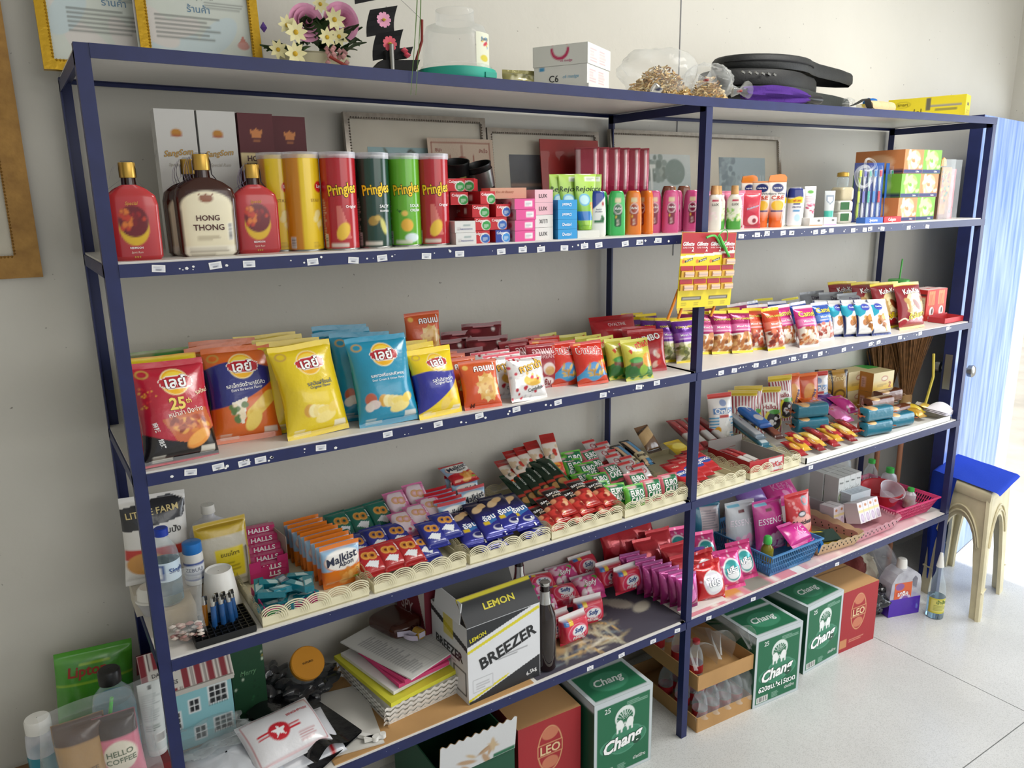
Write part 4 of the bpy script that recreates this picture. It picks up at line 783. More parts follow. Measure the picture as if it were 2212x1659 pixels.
# octagonal cracker bags, white and maroon
cr=Art(.118,.122,'#eceaea',.0021);cr.bits(.02,.02,.98,.95,40,['#b82034','#d8485c','#c8c6ca','#b82034'],.035,.028,5).ell(.56,.5,.36,.2,'#f2f0ee').ell(.58,.43,.26,.13,'#e8b84a').ell(.62,.55,.2,.09,'#f0eeee').bits(.35,.35,.8,.6,10,['#e0a040','#c83048','#f0c870'],.05,.035,8).rect(0,.94,1,1,'#c23a50').text('คาราด้า',.58,.75,.66,'#f2b81e',bold=.06,out='#4a2a10',ow=.05,rot=.18).text('Cuttlefish',.62,.24,.42,'#3a3434',rot=.15,bold=.02,out='#ffffff',ow=.04)
kCr=bag('cracker_bag',cr,.04,.009,.0035,21,.04,.2,mt='foil')
mr=Art(.1,.125,'#9c1c2c',.0025);mr.text('อาแบบ',.5,.82,.7,'#f0c8cc',bold=.03).text('KOREAN',.5,.7,.6,'#e0a8ac').ell(.6,.42,.2,.14,'#d8c8c4').ell(.62,.38,.16,.1,'#c89a5c').ell(.5,.14,.25,.1,'#f0dfe0').text('2ชิ้น',.5,.14,.3,'#8c1020',bold=.04);kM=bag('cracker_bag',mr,.04,.009,.003,23,.04,.2)
g='white and red cuttlefish cracker bags'
row(kCr,[(.965,.018),(.935,.075),(.93,.125)],[.02,.08,.1],['white and red cracker bag with yellow lettering at the front','white and red cracker bag second in its row','white and red cracker bag third in its row'],'snack bag',g,.32)
row(kM,[(1.075,.105),(1.06,.155),(1.05,.2)],.15,['maroon cracker bag with pale badge beside the white cracker bag','maroon cracker bag behind the badge bag','maroon cracker bag at the back of its row'],'snack bag','maroon cracker bags',.3)
dr_=Art(.13,.12,'#6e1220',.004);dr_.ell(.3,.8,.12,.06,'#b0404c').ell(.75,.82,.05,.05,'#f0e8e8').rect(0,.93,1,1,'#4a0c16');kDr=bag('snack_bag',dr_,.045,.012,.005,27,.03,.2,mt='foil',wave=.01)
for i,(x,yy,z_,rz) in enumerate(((.88,.2,.0,.1),(.87,.255,.02,.0),(.98,.23,.02,.15),(.93,.285,.035,0),(1.0,.29,.05,.1))):
    place(kDr,(x,yy,S2+z_),(-.34,0,rz),('dark maroon foil snack bag behind the corn snacks','dark maroon foil snack bag by the wall behind the corn snacks','dark maroon foil snack bag behind the white cracker bags','dark maroon foil snack bag, highest in the middle of the heap','dark maroon foil snack bag near the red shrimp snack row')[i],'snack bag','dark maroon foil snack bags')
# red shrimp snacks
pr_=Art(.1,.128,'#d6301e',.0021);pr_.below(lambda x:.36+.14*np.sin(5*x-1),'#2f86c4').below(lambda x:.24+.1*np.sin(6*x),'#4aa0d4').bits(.3,.2,.8,.45,18,['#d8b048','#e8c868','#b88a2c'],.03,.06,9).below(lambda x:.13+.05*np.sin(9*x),'#d8441e').bits(.75,.2,.98,.5,14,['#6a9a3a','#d8c040','#e87838'],.05,.04,3).text('ปาปริก้า',.5,.78,.78,'#d8281e',bold=.07,out='#ffffff',ow=.07,rot=-.15).rect(.1,.93,.32,.97,'#e8a020').rect(0,.97,1,1,'#a8201a')
kP=bag('shrimp_snack_bag',pr_,.05,.01,.003,31,.05,.3)
row(kP,[(1.207,.052),(1.145,.093),(1.12,.145),(1.16,.19),(1.11,.215)],[.15,.2,.1,.1,.1],['red shrimp snack bag facing front with blue wave print','red shrimp snack bag turned behind the front one','red shrimp snack bag third in its row','red shrimp snack bag fourth in its row','red shrimp snack bag furthest back in its row'],'snack bag','red shrimp snack bags',.3)
yg=Art(.1,.122,'#c3c43c',.0021);yg.grad('#b9b62e','#d2cc52').below(lambda x:.34+.06*np.sin(8*x),'#2f7a2c').ell(.33,.4,.2,.14,'#7a4a2c').ell(.33,.47,.22,.07,'#3c9a34').ell(.2,.2,.16,.14,'#2c6a2a').ell(.55,.22,.15,.12,'#8ab23c').ell(.76,.45,.22,.17,'#e39a3c').bits(.6,.3,.95,.58,26,['#f0c068','#d8862c','#eab050'],.05,.012,6).below(lambda x:.06+.04*np.sin(20*x),'#c8c850').poly([(.14,.72),(.3,.76),(.2,.62)],'#c83c1c').text('ทวิสต์',.66,.84,.5,'#d8301c',bold=.06,out='#f4e8a0',ow=.05,rot=.1)
kYg=bag('twist_snack_bag',yg,.05,.009,.003,35,.05,.3)
row(kYg,[(1.357,.022),(1.325,.06),(1.3,.105),(1.29,.15),(1.27,.2),(1.20,.255)],[.02,.08,.1,.05,.1,.2],['yellow green snack bag at the front with burger and pepper print','yellow green snack bag second in its row','yellow green snack bag third in its row','yellow green snack bag fourth in its row','yellow green snack bag fifth in its row','yellow green snack bag leaning last near the back post'],'snack bag','yellow green snack bags',.3)
br=Art(.17,.16,'#c01c2a',.004);br.rect(0,.9,1,1,'#a81824').text('OVALTINE',.5,.8,.4,'#f4d0d4',bold=.02);kBr=bag('snack_bag',br,.07,.014,.005,41,.04,.1)
place(kBr,(1.44,.215,S2),(-.3,0,.1),'large plain red snack bag in front of the back post','snack bag')
br2=Art(.12,.13,'#b81c28',.003);br2.text('JUMBO',.5,.75,.7,'#ffffff',bold=.05,out='#7a0c14',ow=.04,rot=.2).bits(.2,.1,.8,.5,12,['#e8c0b0','#d8342c','#f0e0d8'],.08,.06,5);kBr2=bag('snack_bag',br2,.045,.012,.004,43,.05,.1)
place(kBr2,(1.475,.14,S2),(-.28,0,.25),'red snack bag with white lettering tucked behind the yellow green bags','snack bag','red white-lettered snack bags');place(kBr2,(1.45,.085,S2),(-.28,0,.3),'red snack bag with white lettering nearer the shelf front','snack bag','red white-lettered snack bags')
# nut bags with see-through lower halves
def nuts(c,c2,nutc,txt,seed,band='#ecd21c',w=.085,h=.148,tri=False,clear='#e9e2d6',foot=None):
    a=Art(w,h,c,.0021);a.rect(0,0,1,.45,clear).bits(.02,.06,.98,.44,55,nutc,.1,.045,seed)
    a.rect(0,.93,1,1,band).rect(0,0,1,.06,foot or band).rect(.02,.5,.98,.66,c2)
    a.text(txt,.5,.78,.8,'#f4e04c',bold=.03,out='#2a1a4a',ow=.03).text('Mixed Nuts',.5,.6,.6,'#ffffff',bold=.02).small(.15,.51,.85,.56,1,'#f0e0f0',seed)
    return bag('nut_bag',a,.05,.011,.004,seed,.04,.3,mt='foil',wave=.008)
kN1=nuts('#6a2a9a','#b070d8',['#9aa05a','#b8b878','#6a7040','#d8d4a8'],'TONG GARDEN',51)
kN2=nuts('#a81c62','#e878b0',['#b5703c','#c8864c','#8a4c24','#d8a468'],'TONG GARDEN',52)
kN3=nuts('#d24a2c','#f0846c',['#a83c24','#7c2a18','#c86a44','#e8dcd0'],'TONG GARDEN',53)
kN4=nuts('#d8368e','#f088c0',['#d8b088','#c8763c','#f0e4d4','#a85a34'],'Camel',54,'#f0eef0',.09,.148,foot='#eceaea')
kN5=nuts('#2f5cc0','#6c98e0',['#e8dcd4','#a84a3c','#f0ece8','#c87060'],'Camel',55,'#eef0f4',.085,.14,foot='#eceaea')
P4=['%s nut bag at the front of its row','%s nut bag second in its row','%s nut bag third in its row','%s nut bag last in its row']
row(kN1,[(1.64,.108),(1.60,.145),(1.565,.18),(1.53,.225)],[.35,.4,.4,.4],[s % 'purple topped' for s in P4],'nut bag','purple topped nut bags',.3)
row(kN1,[(1.62,.25),(1.59,.29)],.2,['purple topped nut bag with yellow seal by the wall, nearer the post','purple topped nut bag with yellow seal by the wall, further from the post'],'nut bag','purple topped nut bags',.3)
row(kN2,[(1.9,.112),(1.835,.14),(1.79,.165),(1.75,.2)],[.25,.35,.4,.4],[s % 'magenta almond' for s in P4],'nut bag','magenta almond nut bags',.3)
row(kN3,[(2.033,.078),(1.975,.115),(1.93,.165)],[.12,.3,.3],[P4[0] % 'orange red',P4[1] % 'orange red',P4[3] % 'orange red'],'nut bag','orange red nut bags',.32)
row(kN2,[(1.82,.26),(1.9,.25)],.2,['magenta nut bag with yellow seal by the wall, nearer the rack post','magenta nut bag with yellow seal by the wall, nearer the orange bags'],'nut bag','magenta almond nut bags',.3)
row(kN4,[(2.165,.045),(2.11,.1),(2.06,.16),(2.04,.225)],[.3,.35,.35,.3],[s % 'bright pink cashew' for s in P4],'nut bag','bright pink cashew bags',.36)
row(kN5,[(2.313,.085),(2.27,.14),(2.22,.2),(2.15,.26)],[.1,.2,.25,.2],[s % 'royal blue' for s in P4],'nut bag','royal blue nut bags',.36)
kN6=nuts('#d8dce0','#e8ecf0',['#d8d0b8','#9ab87c','#e8e4d4'],'Camel',56,'#e6d838',.09,.14);row(kN6,[(2.26,.3),(2.37,.25)],.2,['pale nut bag with yellow seal by the wall','pale nut bag with green specks behind the cookie bags'],'nut bag','pale nut bags',.3)
# cookie bags, navy edges
ck=Art(.1,.138,'#e9e9ea',.0021);ck.rect(0,0,.08,1,'#1a2a5c').poly([(0,.86),(.5,.8),(.35,.6),(.12,.52),(0,.6)],'#2aa8c4').ell(.42,.78,.2,.1,'#4a58c0').bits(.25,.15,.75,.5,16,['#c8863c','#d89c50','#a8682c'],.12,.08,3).rect(0,0,1,.07,'#1a2a6a').poly([(.6,.6),(1,.7),(1,.2),(.7,.1)],'#f4f2ee').bits(.35,.2,.6,.45,14,['#4a2a14'],.015,.012,4).text('Cookies',.42,.785,.3,'#ffffff',bold=.03,shear=.2)
kCk=bag('cookie_bag',ck,.04,.01,.003,61,.03,.3,mt='foil')
row(kCk,[(2.57,.03),(2.51,.05),(2.47,.075),(2.43,.1),(2.385,.13)],[.18,.3,.35,.35,.35],['white and navy cookie bag at the front of its row','white and navy cookie bag second in its row','white and navy cookie bag third in its row','white and navy cookie bag fourth in its row','white and navy cookie bag fifth, next to the royal blue bags'],'cookie bag','white and navy cookie bags',.32)
sv=Art(.12,.15,'#9aa0a8',.004);sv.text('Dairy',.6,.8,.4,'#4a3a5a').ell(.4,.4,.3,.2,'#b8bcc2');kSv=bag('snack_bag',sv,.05,.014,.006,63,.04,.2,mt='foil',back='#8a9098',wave=.012)
row(kSv,[(2.60,.16),(2.56,.22),(2.53,.28)],[.3,.3,.2],['silver foil bag just behind the cookie bags','silver foil bag second behind the cookie bags','silver foil bag by the wall'],'snack bag','silver foil bags',.3)
# peanut bags
pn=Art(.15,.182,'#8c1a26',.0022);pn.ell(.55,.52,.36,.28,'#e3cf9c').bits(.25,.32,.85,.72,26,['#d8bc7c','#eadcae','#c09a58','#9c5a34'],.12,.05,4).ell(.56,.5,.08,.16,'#8a4224',.8).rect(0,.94,1,1,'#ecd62c').below(lambda x:.2+.05*np.abs(np.sin(14*x)),'#f4ead0').below(lambda x:.17+.05*np.abs(np.sin(14*x)),'#a01c28').rect(0,0,1,.05,'#e8d83c').text('Koh-Kae',.5,.8,.62,'#ffffff',bold=.05,out='#6a0c1a',ow=.05,rot=.03).text('ถั่วลันเตา',.55,.29,.62,'#f2d818',bold=.05,out='#5a0c12',ow=.04,rot=.12)
kK=bag('peanut_bag',pn,.055,.013,.0035,65,.05,.25,wave=.008)
row(kK,[(2.795,.045),(2.735,.1),(2.69,.16),(2.65,.23)],[.12,.3,.3,.25],['maroon peanut bag at the front with its picture in view','maroon peanut bag second in its row','maroon peanut bag third in its row','maroon peanut bag with yellow seal by the wall'],'peanut bag','maroon peanut bags',.26)
# biscuit stick cartons and their open tray
rb=Art(.07,.128,'#d63a30',.0025);rb.stripes(.2,.5,.8,.95,6,'#e8c27a',0,.45).stripes(.3,.4,.85,.85,5,'#b87a3c',0,.3).ell(.55,.28,.22,.16,'#f2e8e4').ell(.6,.3,.08,.1,'#4a2a22').text('Pretz',.5,.1,.5,'#ffffff',bold=.04);rs=Art(.035,.128,'#c42c28',.004);rs.rect(.2,.2,.8,.75,'#d8c8a0').small(.25,.25,.75,.7,6,'#7a6a4a');rs.rect(.1,.8,.9,.86,'#3a2a2a')
kRb=pbox('biscuit_carton',.07,.036,.128,{'front':rb,'left':rs},'#f0d4d0');g='red biscuit stick cartons'
for i,(x,yy) in enumerate(((3.04,.13),(3.115,.132),(3.03,.172),(3.1,.174))):place(kRb,(x,yy,S2),(0,0,.05),('red biscuit stick carton in front, peanut bag side','red biscuit stick carton in front, end post side','red biscuit stick carton behind, peanut bag side','red biscuit stick carton behind, end post side')[i],'box',g)
ty=MB('card');f_=Art(.14,.03,'#c83038',.003);f_.text('PRETZ',.5,.5,.5,'#f4e0e0',bold=.03)
ty.patch(_face(.14,.07,.022,'front',f_.X,f_.Y),f_.C);ty.box((0,0,.001),(.14,.07,.002),'#b8a89a');ty.box((-.069,0,.012),(.002,.068,.022),'#b82c34');ty.box((.069,0,.012),(.002,.068,.022),'#b82c34');ty.box((0,.034,.014),(.138,.002,.028),'#b82c34');ty.box((0,-.0335,.011),(.138,.002,.021),'#b8a89a')
thing('display_tray',ty.mesh('display_tray'),(3.062,.06,S2),'empty red cardboard display tray in front of the biscuit cartons','tray')
# drinking jar with straw, and a clear food box
j=MB('clear_pet').lathe([(.001,0),(.036,0),(.04,.006),(.04,.12),(.038,.135),(.037,.14)],28);k=Kind('drinking_jar',j.mesh('drinking_jar',40));mat('green_plastic','#5cc95a',.3)
k.add('lid',MB('green_plastic').lathe([(.04,.135),(.043,.137),(.043,.15),(.04,.153),(.001,.153)],28).mesh('lid',40));k.add('straw',MB('green_plastic').tube([(0,0,.06),(.004,0,.15),(.012,0,.24)],.0035,8).mesh('straw',60))
place(k,(3.10,.3,S2),(0,0,0),'clear drinking jar with green lid and green straw','jar')
thing('food_box',MB('clear_shell').lathe([(.001,0),(.045,0),(.048,.01),(.048,.15),(.045,.155),(.001,.155)],20).mesh('food_box',40),(2.895,.3,S2),'round clear plastic food box behind the peanut bags','container')
# ================================================================ third shelf: biscuits and sweets in woven baskets
mat('cream_plastic','#e6dfbe',.45,var=.06);mat('card_brown','#b8946a',.8);mat('grey_card','#8d8a86',.85)
def basket(w,d,h):
    k=Kind('woven_basket');b=MB('cream_plastic');b.box((0,d/2,.002),(w,d,.004))
    for (c,s) in (((0,.0015,.012),(w,.003,.024)),((0,d-.0015,.012),(w,.003,.024)),((-w/2+.0015,d/2,.012),(.003,d-.006,.024)),((w/2-.0015,d/2,.012),(.003,d-.006,.024))):b.box(c,s)
    k.add('tray_body',b.mesh('tray_body'));wv=MB('cream_plastic')
    def wall(fn,Ln):
        n=max(1,round(Ln/.054));lam=Ln/n
        for i in range(n):                       # overlapping rainbow humps, each five ribs, one foot in front of its neighbour
            cx=(i+.5)*lam
            for r in range(5):
                aa,bb_=lam*(.66-.09*r),.037-.0054*r;th=np.linspace(0,pi,15)
                wv.patch(np.array([[fn(min(max(cx-math.cos(t)*aa*q,0),Ln),.0028*math.cos(t),.0115+bb_*math.sin(t)**.8*q) for q in (1-.05,1.045)] for t in th]))
    wall(lambda x,o,z:(x-w/2,-.001+o,z),w);wall(lambda x,o,z:(x-w/2,d+.001+o,z),w);wall(lambda x,o,z:(-w/2-.001+o,x,z),d);wall(lambda x,o,z:(w/2+.001+o,x,z),d)
    k.add('weave',wv.mesh('weave',50));return k
kb1=basket(.258,.36,.05);B0=S3+.005;g='cream woven plastic baskets'
bx_=[(.352,'holding teal gum and orange cracker packs'),(.624,'holding green, pink, navy and red biscuit packs'),(.895,'holding navy wafer packs and red cracker packs'),(1.16,'holding instant coffee sachets'),(1.43,'holding green and pink cake packs'),(1.70,'just past the rack post, holding red wafer bars'),(1.985,'holding the open red chocolate carton')]
for i,(x,t_) in enumerate(bx_):place(kb1,(x,.014,S3),(0,0,0),'cream woven plastic basket '+t_,'basket',g)
st_=MB('paper').box((0,0,.006),(.022,.0006,.012),'#eeeef2').mesh('price_sticker')
def flat(k,x,y,z,tilt,rz,label,cat,group,ry=0.,sc=None):return place(k,(x,y,z),(-tilt,ry,(rz-.45)*.35 if tilt > .7 else rz*.4),label,cat,group,scale=sc)

# crackers stood on edge in rows
def malk(c,seed):
    a=Art(.092,.1,c,.0021);a.below(lambda x:.86+.0*x,c).rect(0,.42,1,.9,'#9cc4e4').ell(.52,.62,.46,.24,c).ell(.52,.63,.44,.225,'#f3f1ec').ell(.52,.75,.4,.12,'#f3f1ec').poly([(0,.42),(.5,.36),(1,.5),(1,0),(0,0)],c).bits(.5,.1,.95,.4,14,['#e8a04c','#d8862c','#f0b868'],.1,.06,4).ell(.86,.17,.1,.035,'#8aa83c').text('Malkist',.5,.68,.8,'#1c2440',bold=.03,shear=.15,rot=.18).text('Abon',.6,.55,.4,'#1c2440',shear=.2,rot=.18).rect(0,.94,1,1,c).small(.08,.1,.45,.16,2,'#f6e6c4')
    return bag('cracker_pack',a,.022,.012,.0022,seed,.02,.0,px=6,pe=.25,wave=.006)
kMo,kMr=malk('#e27a1c',71),malk('#c3202c',72);N9=('first','second','third','fourth','fifth','sixth','seventh','eighth','ninth')
for i in range(9):place(kMo,(.446+.002*(i % 3)-.0035*i,.095+.0275*i,B0),(-.1-.02*(i % 3),0,.02),'orange cracker pack standing on edge, %s counting from the shelf front' % N9[i],'cracker pack','orange cracker packs',scale=1.1 if i < 5 else 1.04)
for i in range(5):place(kMr,(.822+.003*(i % 2),.2+.03*i,B0),(-.12,0,.0),'red cracker pack standing on edge, %s in the row nearer the pink packs' % N9[i],'cracker pack','red cracker packs')
for i in range(3):place(kMr,(.925,.262+.032*i,B0+.012*i),(-.2-.1*i,0,.0),'red cracker pack standing on edge, %s in the row nearer the coffee basket' % N9[i],'cracker pack','red cracker packs')
flat(kMr,.93,.31,B0+.1,1.25,.2,'red cracker pack lying on top of the upright red ones','cracker pack','red cracker packs')

# ring biscuit packs
def ring(c,c2,seed,light=False):
    a=Art(.066,.1,c,.0021)
    if light:a.ell(.5,.55,.5,.42,'#f0dce6').bits(.45,.15,.9,.4,8,['#c02850','#e8a0bc','#f4eaf0'],.1,.06,seed)
    else:a.poly([(.15,.3),(.6,.16),(.75,.34),(.4,.42)],'#e8ecf0')
    for (x,y) in ((.38,.6),(.62,.56)):a.ell(x,y,.2,.13,'#e0a850').ell(x,y,.16,.1,'#c8822c' if not light else '#e8b0a0').ell(x,y,.075,.05,c2)
    a.rect(.78,.3,.98,.95,c).text('Lemony',.85,.62,.42,'#ffffff',rot=-pi/2,bold=.02,shear=.2).rect(0,.94,1,1,c).rect(0,0,1,.05,c)
    return bag('biscuit_pack',a,.03,.008,.002,seed,.02,.0,px=6,pe=.28)
kGn,kPk,kNv,kRd=ring('#176a5a','#0e4a3e',74),ring('#e07ab0','#f0c8d8',75,True),ring('#26308c','#141a5a',76),ring('#b02428','#5a1014',77)
g='ring biscuit packs in the basket'
for (k,x,y,z,t_,rz,lb) in ((kGn,.53,.27,.03,.95,.1,'green ring biscuit pack leaning nearest the orange crackers'),(kGn,.585,.268,.032,.95,.1,'green ring biscuit pack in the middle of the green three'),(kGn,.645,.268,.034,.9,.1,'green ring biscuit pack beside the pink packs'),(kGn,.51,.22,.012,1.1,.5,'green ring biscuit pack lying low by the orange crackers'),
      (kPk,.70,.27,.05,.95,.45,'pink ring biscuit pack at the back, beside the green packs'),(kPk,.765,.285,.05,.85,.5,'pink ring biscuit pack at the back, beside the red crackers'),(kPk,.672,.172,.04,1.15,.5,'pink ring biscuit pack in front, lowest of the pink ones'),(kPk,.722,.18,.044,1.1,.5,'pink ring biscuit pack in front, in the middle'),(kPk,.775,.2,.048,1.1,.5,'pink ring biscuit pack in front, next to the navy wafers'),
      (kNv,.53,.15,.02,1.15,.2,'navy ring biscuit pack beside the orange cracker front'),(kNv,.585,.148,.024,1.1,.25,'navy ring biscuit pack in the middle of the basket'),(kNv,.64,.142,.024,1.1,.3,'navy ring biscuit pack under the pink packs'),(kNv,.68,.06,.014,1.2,.4,'navy ring biscuit pack low at the basket front, past the red ones'),(kNv,.712,.078,.036,1.15,.45,'navy ring biscuit pack raised near the wafer basket'),(kNv,.76,.09,.045,1.15,.45,'navy ring biscuit pack closest to the wafers'),
      (kRd,.525,.06,.016,1.15,.3,'red ring biscuit pack at the basket corner by the orange cracker'),(kRd,.58,.06,.018,1.15,.3,'red ring biscuit pack in the middle of the red three'),(kRd,.632,.058,.018,1.15,.35,'red ring biscuit pack next to the navy ones')):
    flat(k,x,y,B0+z,t_,rz,lb,'biscuit pack',g)
# navy wafer packs
wf=Art(.085,.155,'#1f2470',.0024);wf.grad('#2a2f92','#1a1a40',.3,.7).ell(.3,.72,.22,.08,'#e8c99c',.5).ell(.55,.8,.22,.07,'#e3bd88',.4).poly([(.3,.45),(.95,.55),(.9,.4),(.4,.3)],'#3a78c0').text('อัลมา',.55,.47,.62,'#ffffff',bold=.05,out='#2a58a8',ow=.04,rot=.2).rect(.2,.3,.42,.38,'#e8c82c').ell(.65,.2,.22,.07,'#e8eaf2').ell(.66,.22,.18,.05,'#1f2470').text('1',.75,.12,.06,'#ffffff')
kWf=bag('wafer_pack',wf,.024,.012,.0028,81,.02,.0,mt='foil',px=5,pe=.3);g='navy wafer packs'
for (x,y,z,t_,rz,lb) in ((.82,.055,.022,1.25,.75,'navy wafer pack turned sideways at the biscuit basket end'),(.885,.05,.03,1.2,.45,'navy wafer pack with the clearest white lettering'),(.94,.055,.035,1.2,.4,'navy wafer pack in the middle of the wafers'),(.985,.05,.032,1.22,.35,'navy wafer pack with dark face next to the last one'),(1.0,.03,.012,1.35,.3,'navy wafer pack lowest, beside the coffee basket'),(.86,.03,.008,1.4,.6,'navy wafer pack lying flat along the basket front')):
    flat(kWf,x,y,B0+z,t_,rz,lb,'wafer pack',g)
# instant coffee and drink sachets
gs=Art(.05,.16,'#12301f',.0024);gs.rect(0,.3,1,.36,'#c83c2c').ell(.5,.2,.35,.08,'#c89858').text('NESCAFE',.5,.62,.8,'#e8f0e8',rot=-pi/2,bold=.02).rect(.8,0,.95,1,'#2a7a4a').rect(0,.95,1,1,'#1f4a30');kGs=bag('coffee_sachet',gs,.012,.01,.0025,83,.0,mt='foil')
g='dark green coffee sachets'
for i in range(6):flat(kGs,1.075+.028*i,.175+.006*(i % 2),B0+.03+.006*i,1.2,.45,'dark green coffee sachet, %s of the fan from the wafer side' % N9[i],'sachet',g)
for i in range(2):flat(kGs,1.2+.05*i,.13,B0+.012,1.4,.3+.3*i,('dark green coffee sachet crumpled near the basket centre','dark green coffee sachet crumpled beside the green cakes')[i],'sachet',g)
rs_=Art(.055,.15,'#c02a20',.0024);rs_.rect(0,.3,1,.78,'#e9dfd4').bits(.05,.4,.95,.75,10,['#6a6a5c','#c83c2c','#d8c0a0','#f0e8dc'],.16,.05,4).rect(0,.05,1,.32,'#d8401c').ell(.5,.24,.3,.08,'#f0a020').ell(.3,.15,.2,.05,'#e8e0d0').rect(0,.8,1,1,'#a81f1c').text('coffee',.5,.24,.5,'#b02010',bold=.03);kRs=bag('coffee_sachet',rs_,.014,.014,.0025,85,.0)
g='red and white drink sachets'
for i,(x,y,z,t_,rz,lb) in enumerate(((1.095,.25,.06,1.2,.55,'red and white drink sachet lying flattest over the green ones'),(1.13,.26,.065,1.05,.5,'red and white drink sachet second from the wall corner'),(1.17,.262,.06,.95,.45,'red and white drink sachet in the middle of the fan'),(1.21,.27,.06,.85,.4,'red and white drink sachet third, partly overlapped'),(1.25,.275,.06,.65,.3,'red and white drink sachet standing steepest beside the green cakes'))):flat(kRs,x,y,B0+z,t_,rz,lb,'sachet',g)
nc=Art(.06,.13,'#a82420',.0022);nc.rect(0,.55,1,.9,'#1c1414').text('NESCAFE',.5,.72,.85,'#ffffff',bold=.03,rot=pi).text('Blend',.5,.62,.5,'#e8d8c0',rot=pi,shear=.2).bits(.05,.05,.95,.5,14,['#d8946a','#c83830','#e8b48c','#8a1c18'],.14,.06,5);kNc=bag('coffee_sachet',nc,.02,.01,.0025,87,.0)
g='red and black coffee sachets'
for i in range(8):flat(kNc,1.075+.03*i,.035+.012*(i % 3),B0+.008+.01*(i % 3)+.002*i,1.3-.05*(i % 3),.3+.08*(i % 2),'red and black coffee sachet, %s along the basket front from the wafers' % N9[i],'sachet',g)
# soft cakes, green and pink
def cake(c,seed):
    a=Art(.076,.07,c,.0019);a.poly([(.18,.9),(.9,.94),(.92,.12),(.15,.1)],'#1d7a4c').ell(.4,.9,.22,.07,'#e9c0c4').text('EURO',.53,.63,.6,'#ffffff',bold=.06,ht=.28).text('CAKE',.53,.34,.66,'#ffffff',bold=.06,ht=.28).rect(0,.93,1,1,c);return bag('cake_pack',a,.03,.007,.003,seed,.02,.0,px=4,pe=.35,wave=.007)
kEg,kEp=cake('#62b83a',91),cake('#d66a78',92);g='green cake packs'
for (x,y,z,t_,rz,lb) in ((1.38,.055,.0,.25,.25,'green cake pack upright at the very front'),(1.335,.085,.004,.5,.5,'green cake pack second, half behind the front one'),(1.30,.125,.008,.6,.6,'green cake pack third up the pile'),(1.34,.165,.018,.7,.3,'green cake pack fourth up the pile'),(1.31,.2,.02,.8,.5,'green cake pack fifth, lying flatter'),(1.35,.24,.03,.7,.2,'green cake pack sixth, in the pile middle'),(1.32,.28,.035,.6,.4,'green cake pack seventh, close to the coffee sachets'),(1.345,.32,.045,.4,.2,'green cake pack highest, leaning near the wall'),(1.30,.31,.035,.4,.5,'green cake pack beside the steep drink sachet')):flat(kEg,x,y,B0+z,t_,rz,lb,'cake pack',g)
g='pink cake packs'
for (x,y,z,t_,rz,lb) in ((1.455,.06,.0,.25,.25,'pink cake pack upright at the front in the middle'),(1.53,.062,.0,.25,.25,'pink cake pack upright at the front beside the rack post'),(1.45,.11,.012,.7,.4,'pink cake pack leaning behind the front middle one'),(1.42,.19,.03,.9,.3,'pink cake pack half way up the pile'),(1.40,.25,.035,.9,.3,'pink cake pack near the white wrapped sweets'),(1.42,.305,.045,.8,.2,'pink cake pack at the top of the pile')):flat(kEp,x,y,B0+z,t_,rz,lb,'cake pack',g)
ww=Art(.055,.07,'#e6e4e4',.002);ww.rect(0,0,1,.2,'#c8282c').rect(0,.85,1,1,'#d03a3c').ell(.5,.55,.22,.16,'#b02030').ell(.5,.55,.15,.11,'#f2f0f0').text('OK',.5,.55,.25,'#b02030');kWw=bag('wafer_pack',ww,.018,.012,.004,93,.0,mt='foil',wave=.008);g='white and red wafer sachets'
for i in range(9):flat(kWw,1.49-.006*(i // 2)+.032*(i % 2),.12+.028*i,B0+.02+.006*i,.95,.35,'white and red wafer sachet, %s up the slope from the front' % N9[i],'wafer pack',g)
bb=Art(.045,.15,'#1f1a1c',.0022);bb.rect(.15,.0,.45,1,'#d8b48c').rect(.5,0,.8,1,'#4a90c0').rect(0,.2,1,.45,'#d8c8a0').text('Bingo',.5,.32,.9,'#2a1a1a',rot=0,bold=.03,shear=.2).rect(0,.95,1,1,'#1a1a1a');kBb=bag('wafer_bar',bb,.02,.012,.002,95,.0,px=6,pe=.25);g='black and blue wafer bars'
for (x,y,z,rz,lb) in ((1.535,.2,.045,.45,'black and blue wafer bar nearer the white sachets'),(1.585,.21,.05,.45,'black and blue wafer bar next to the rack post'),(1.56,.19,.026,.4,'black and blue wafer bar underneath the other two')):flat(kBb,x,y,B0+z,1.25,rz,lb,'wafer bar',g)
# right bay: bars, carton of chocolate
dg=Art(.065,.14,'#b01c22',.0022);dg.rect(0,.25,1,.6,'#c8282c').ell(.5,.42,.42,.12,'#2a4a9c').text('BINGO',.5,.43,.8,'#ffffff',bold=.04,rot=.1).rect(0,.9,1,1,'#8a1418').text('wafer',.5,.72,.5,'#e8c8b0');kDg=bag('wafer_bar',dg,.02,.012,.002,97,.0,px=6,pe=.25);g='red wafer bars'
for i in range(4):flat(kDg,1.63+.045*i,.05+.012*i,B0+.016+.004*i,1.3,.5,'red wafer bar, %s from the rack post' % N9[i],'wafer bar',g)
hp_=Art(.07,.11,'#6a4a2c',.0024);hp_.poly([(0,.3),(1,.6),(1,.95),(0,.7)],'#c8a878').poly([(0,.72),(1,.97),(1,1),(0,.8)],'#3a2818').rect(0,0,1,.12,'#2a1c14');kHp=bag('wafer_pack',hp_,.025,.012,.003,99,.0)
flat(kHp,1.69,.3,B0+.05,.75,.2,'brown wafer pack leaning by the wall beside the rack post','wafer pack',None)
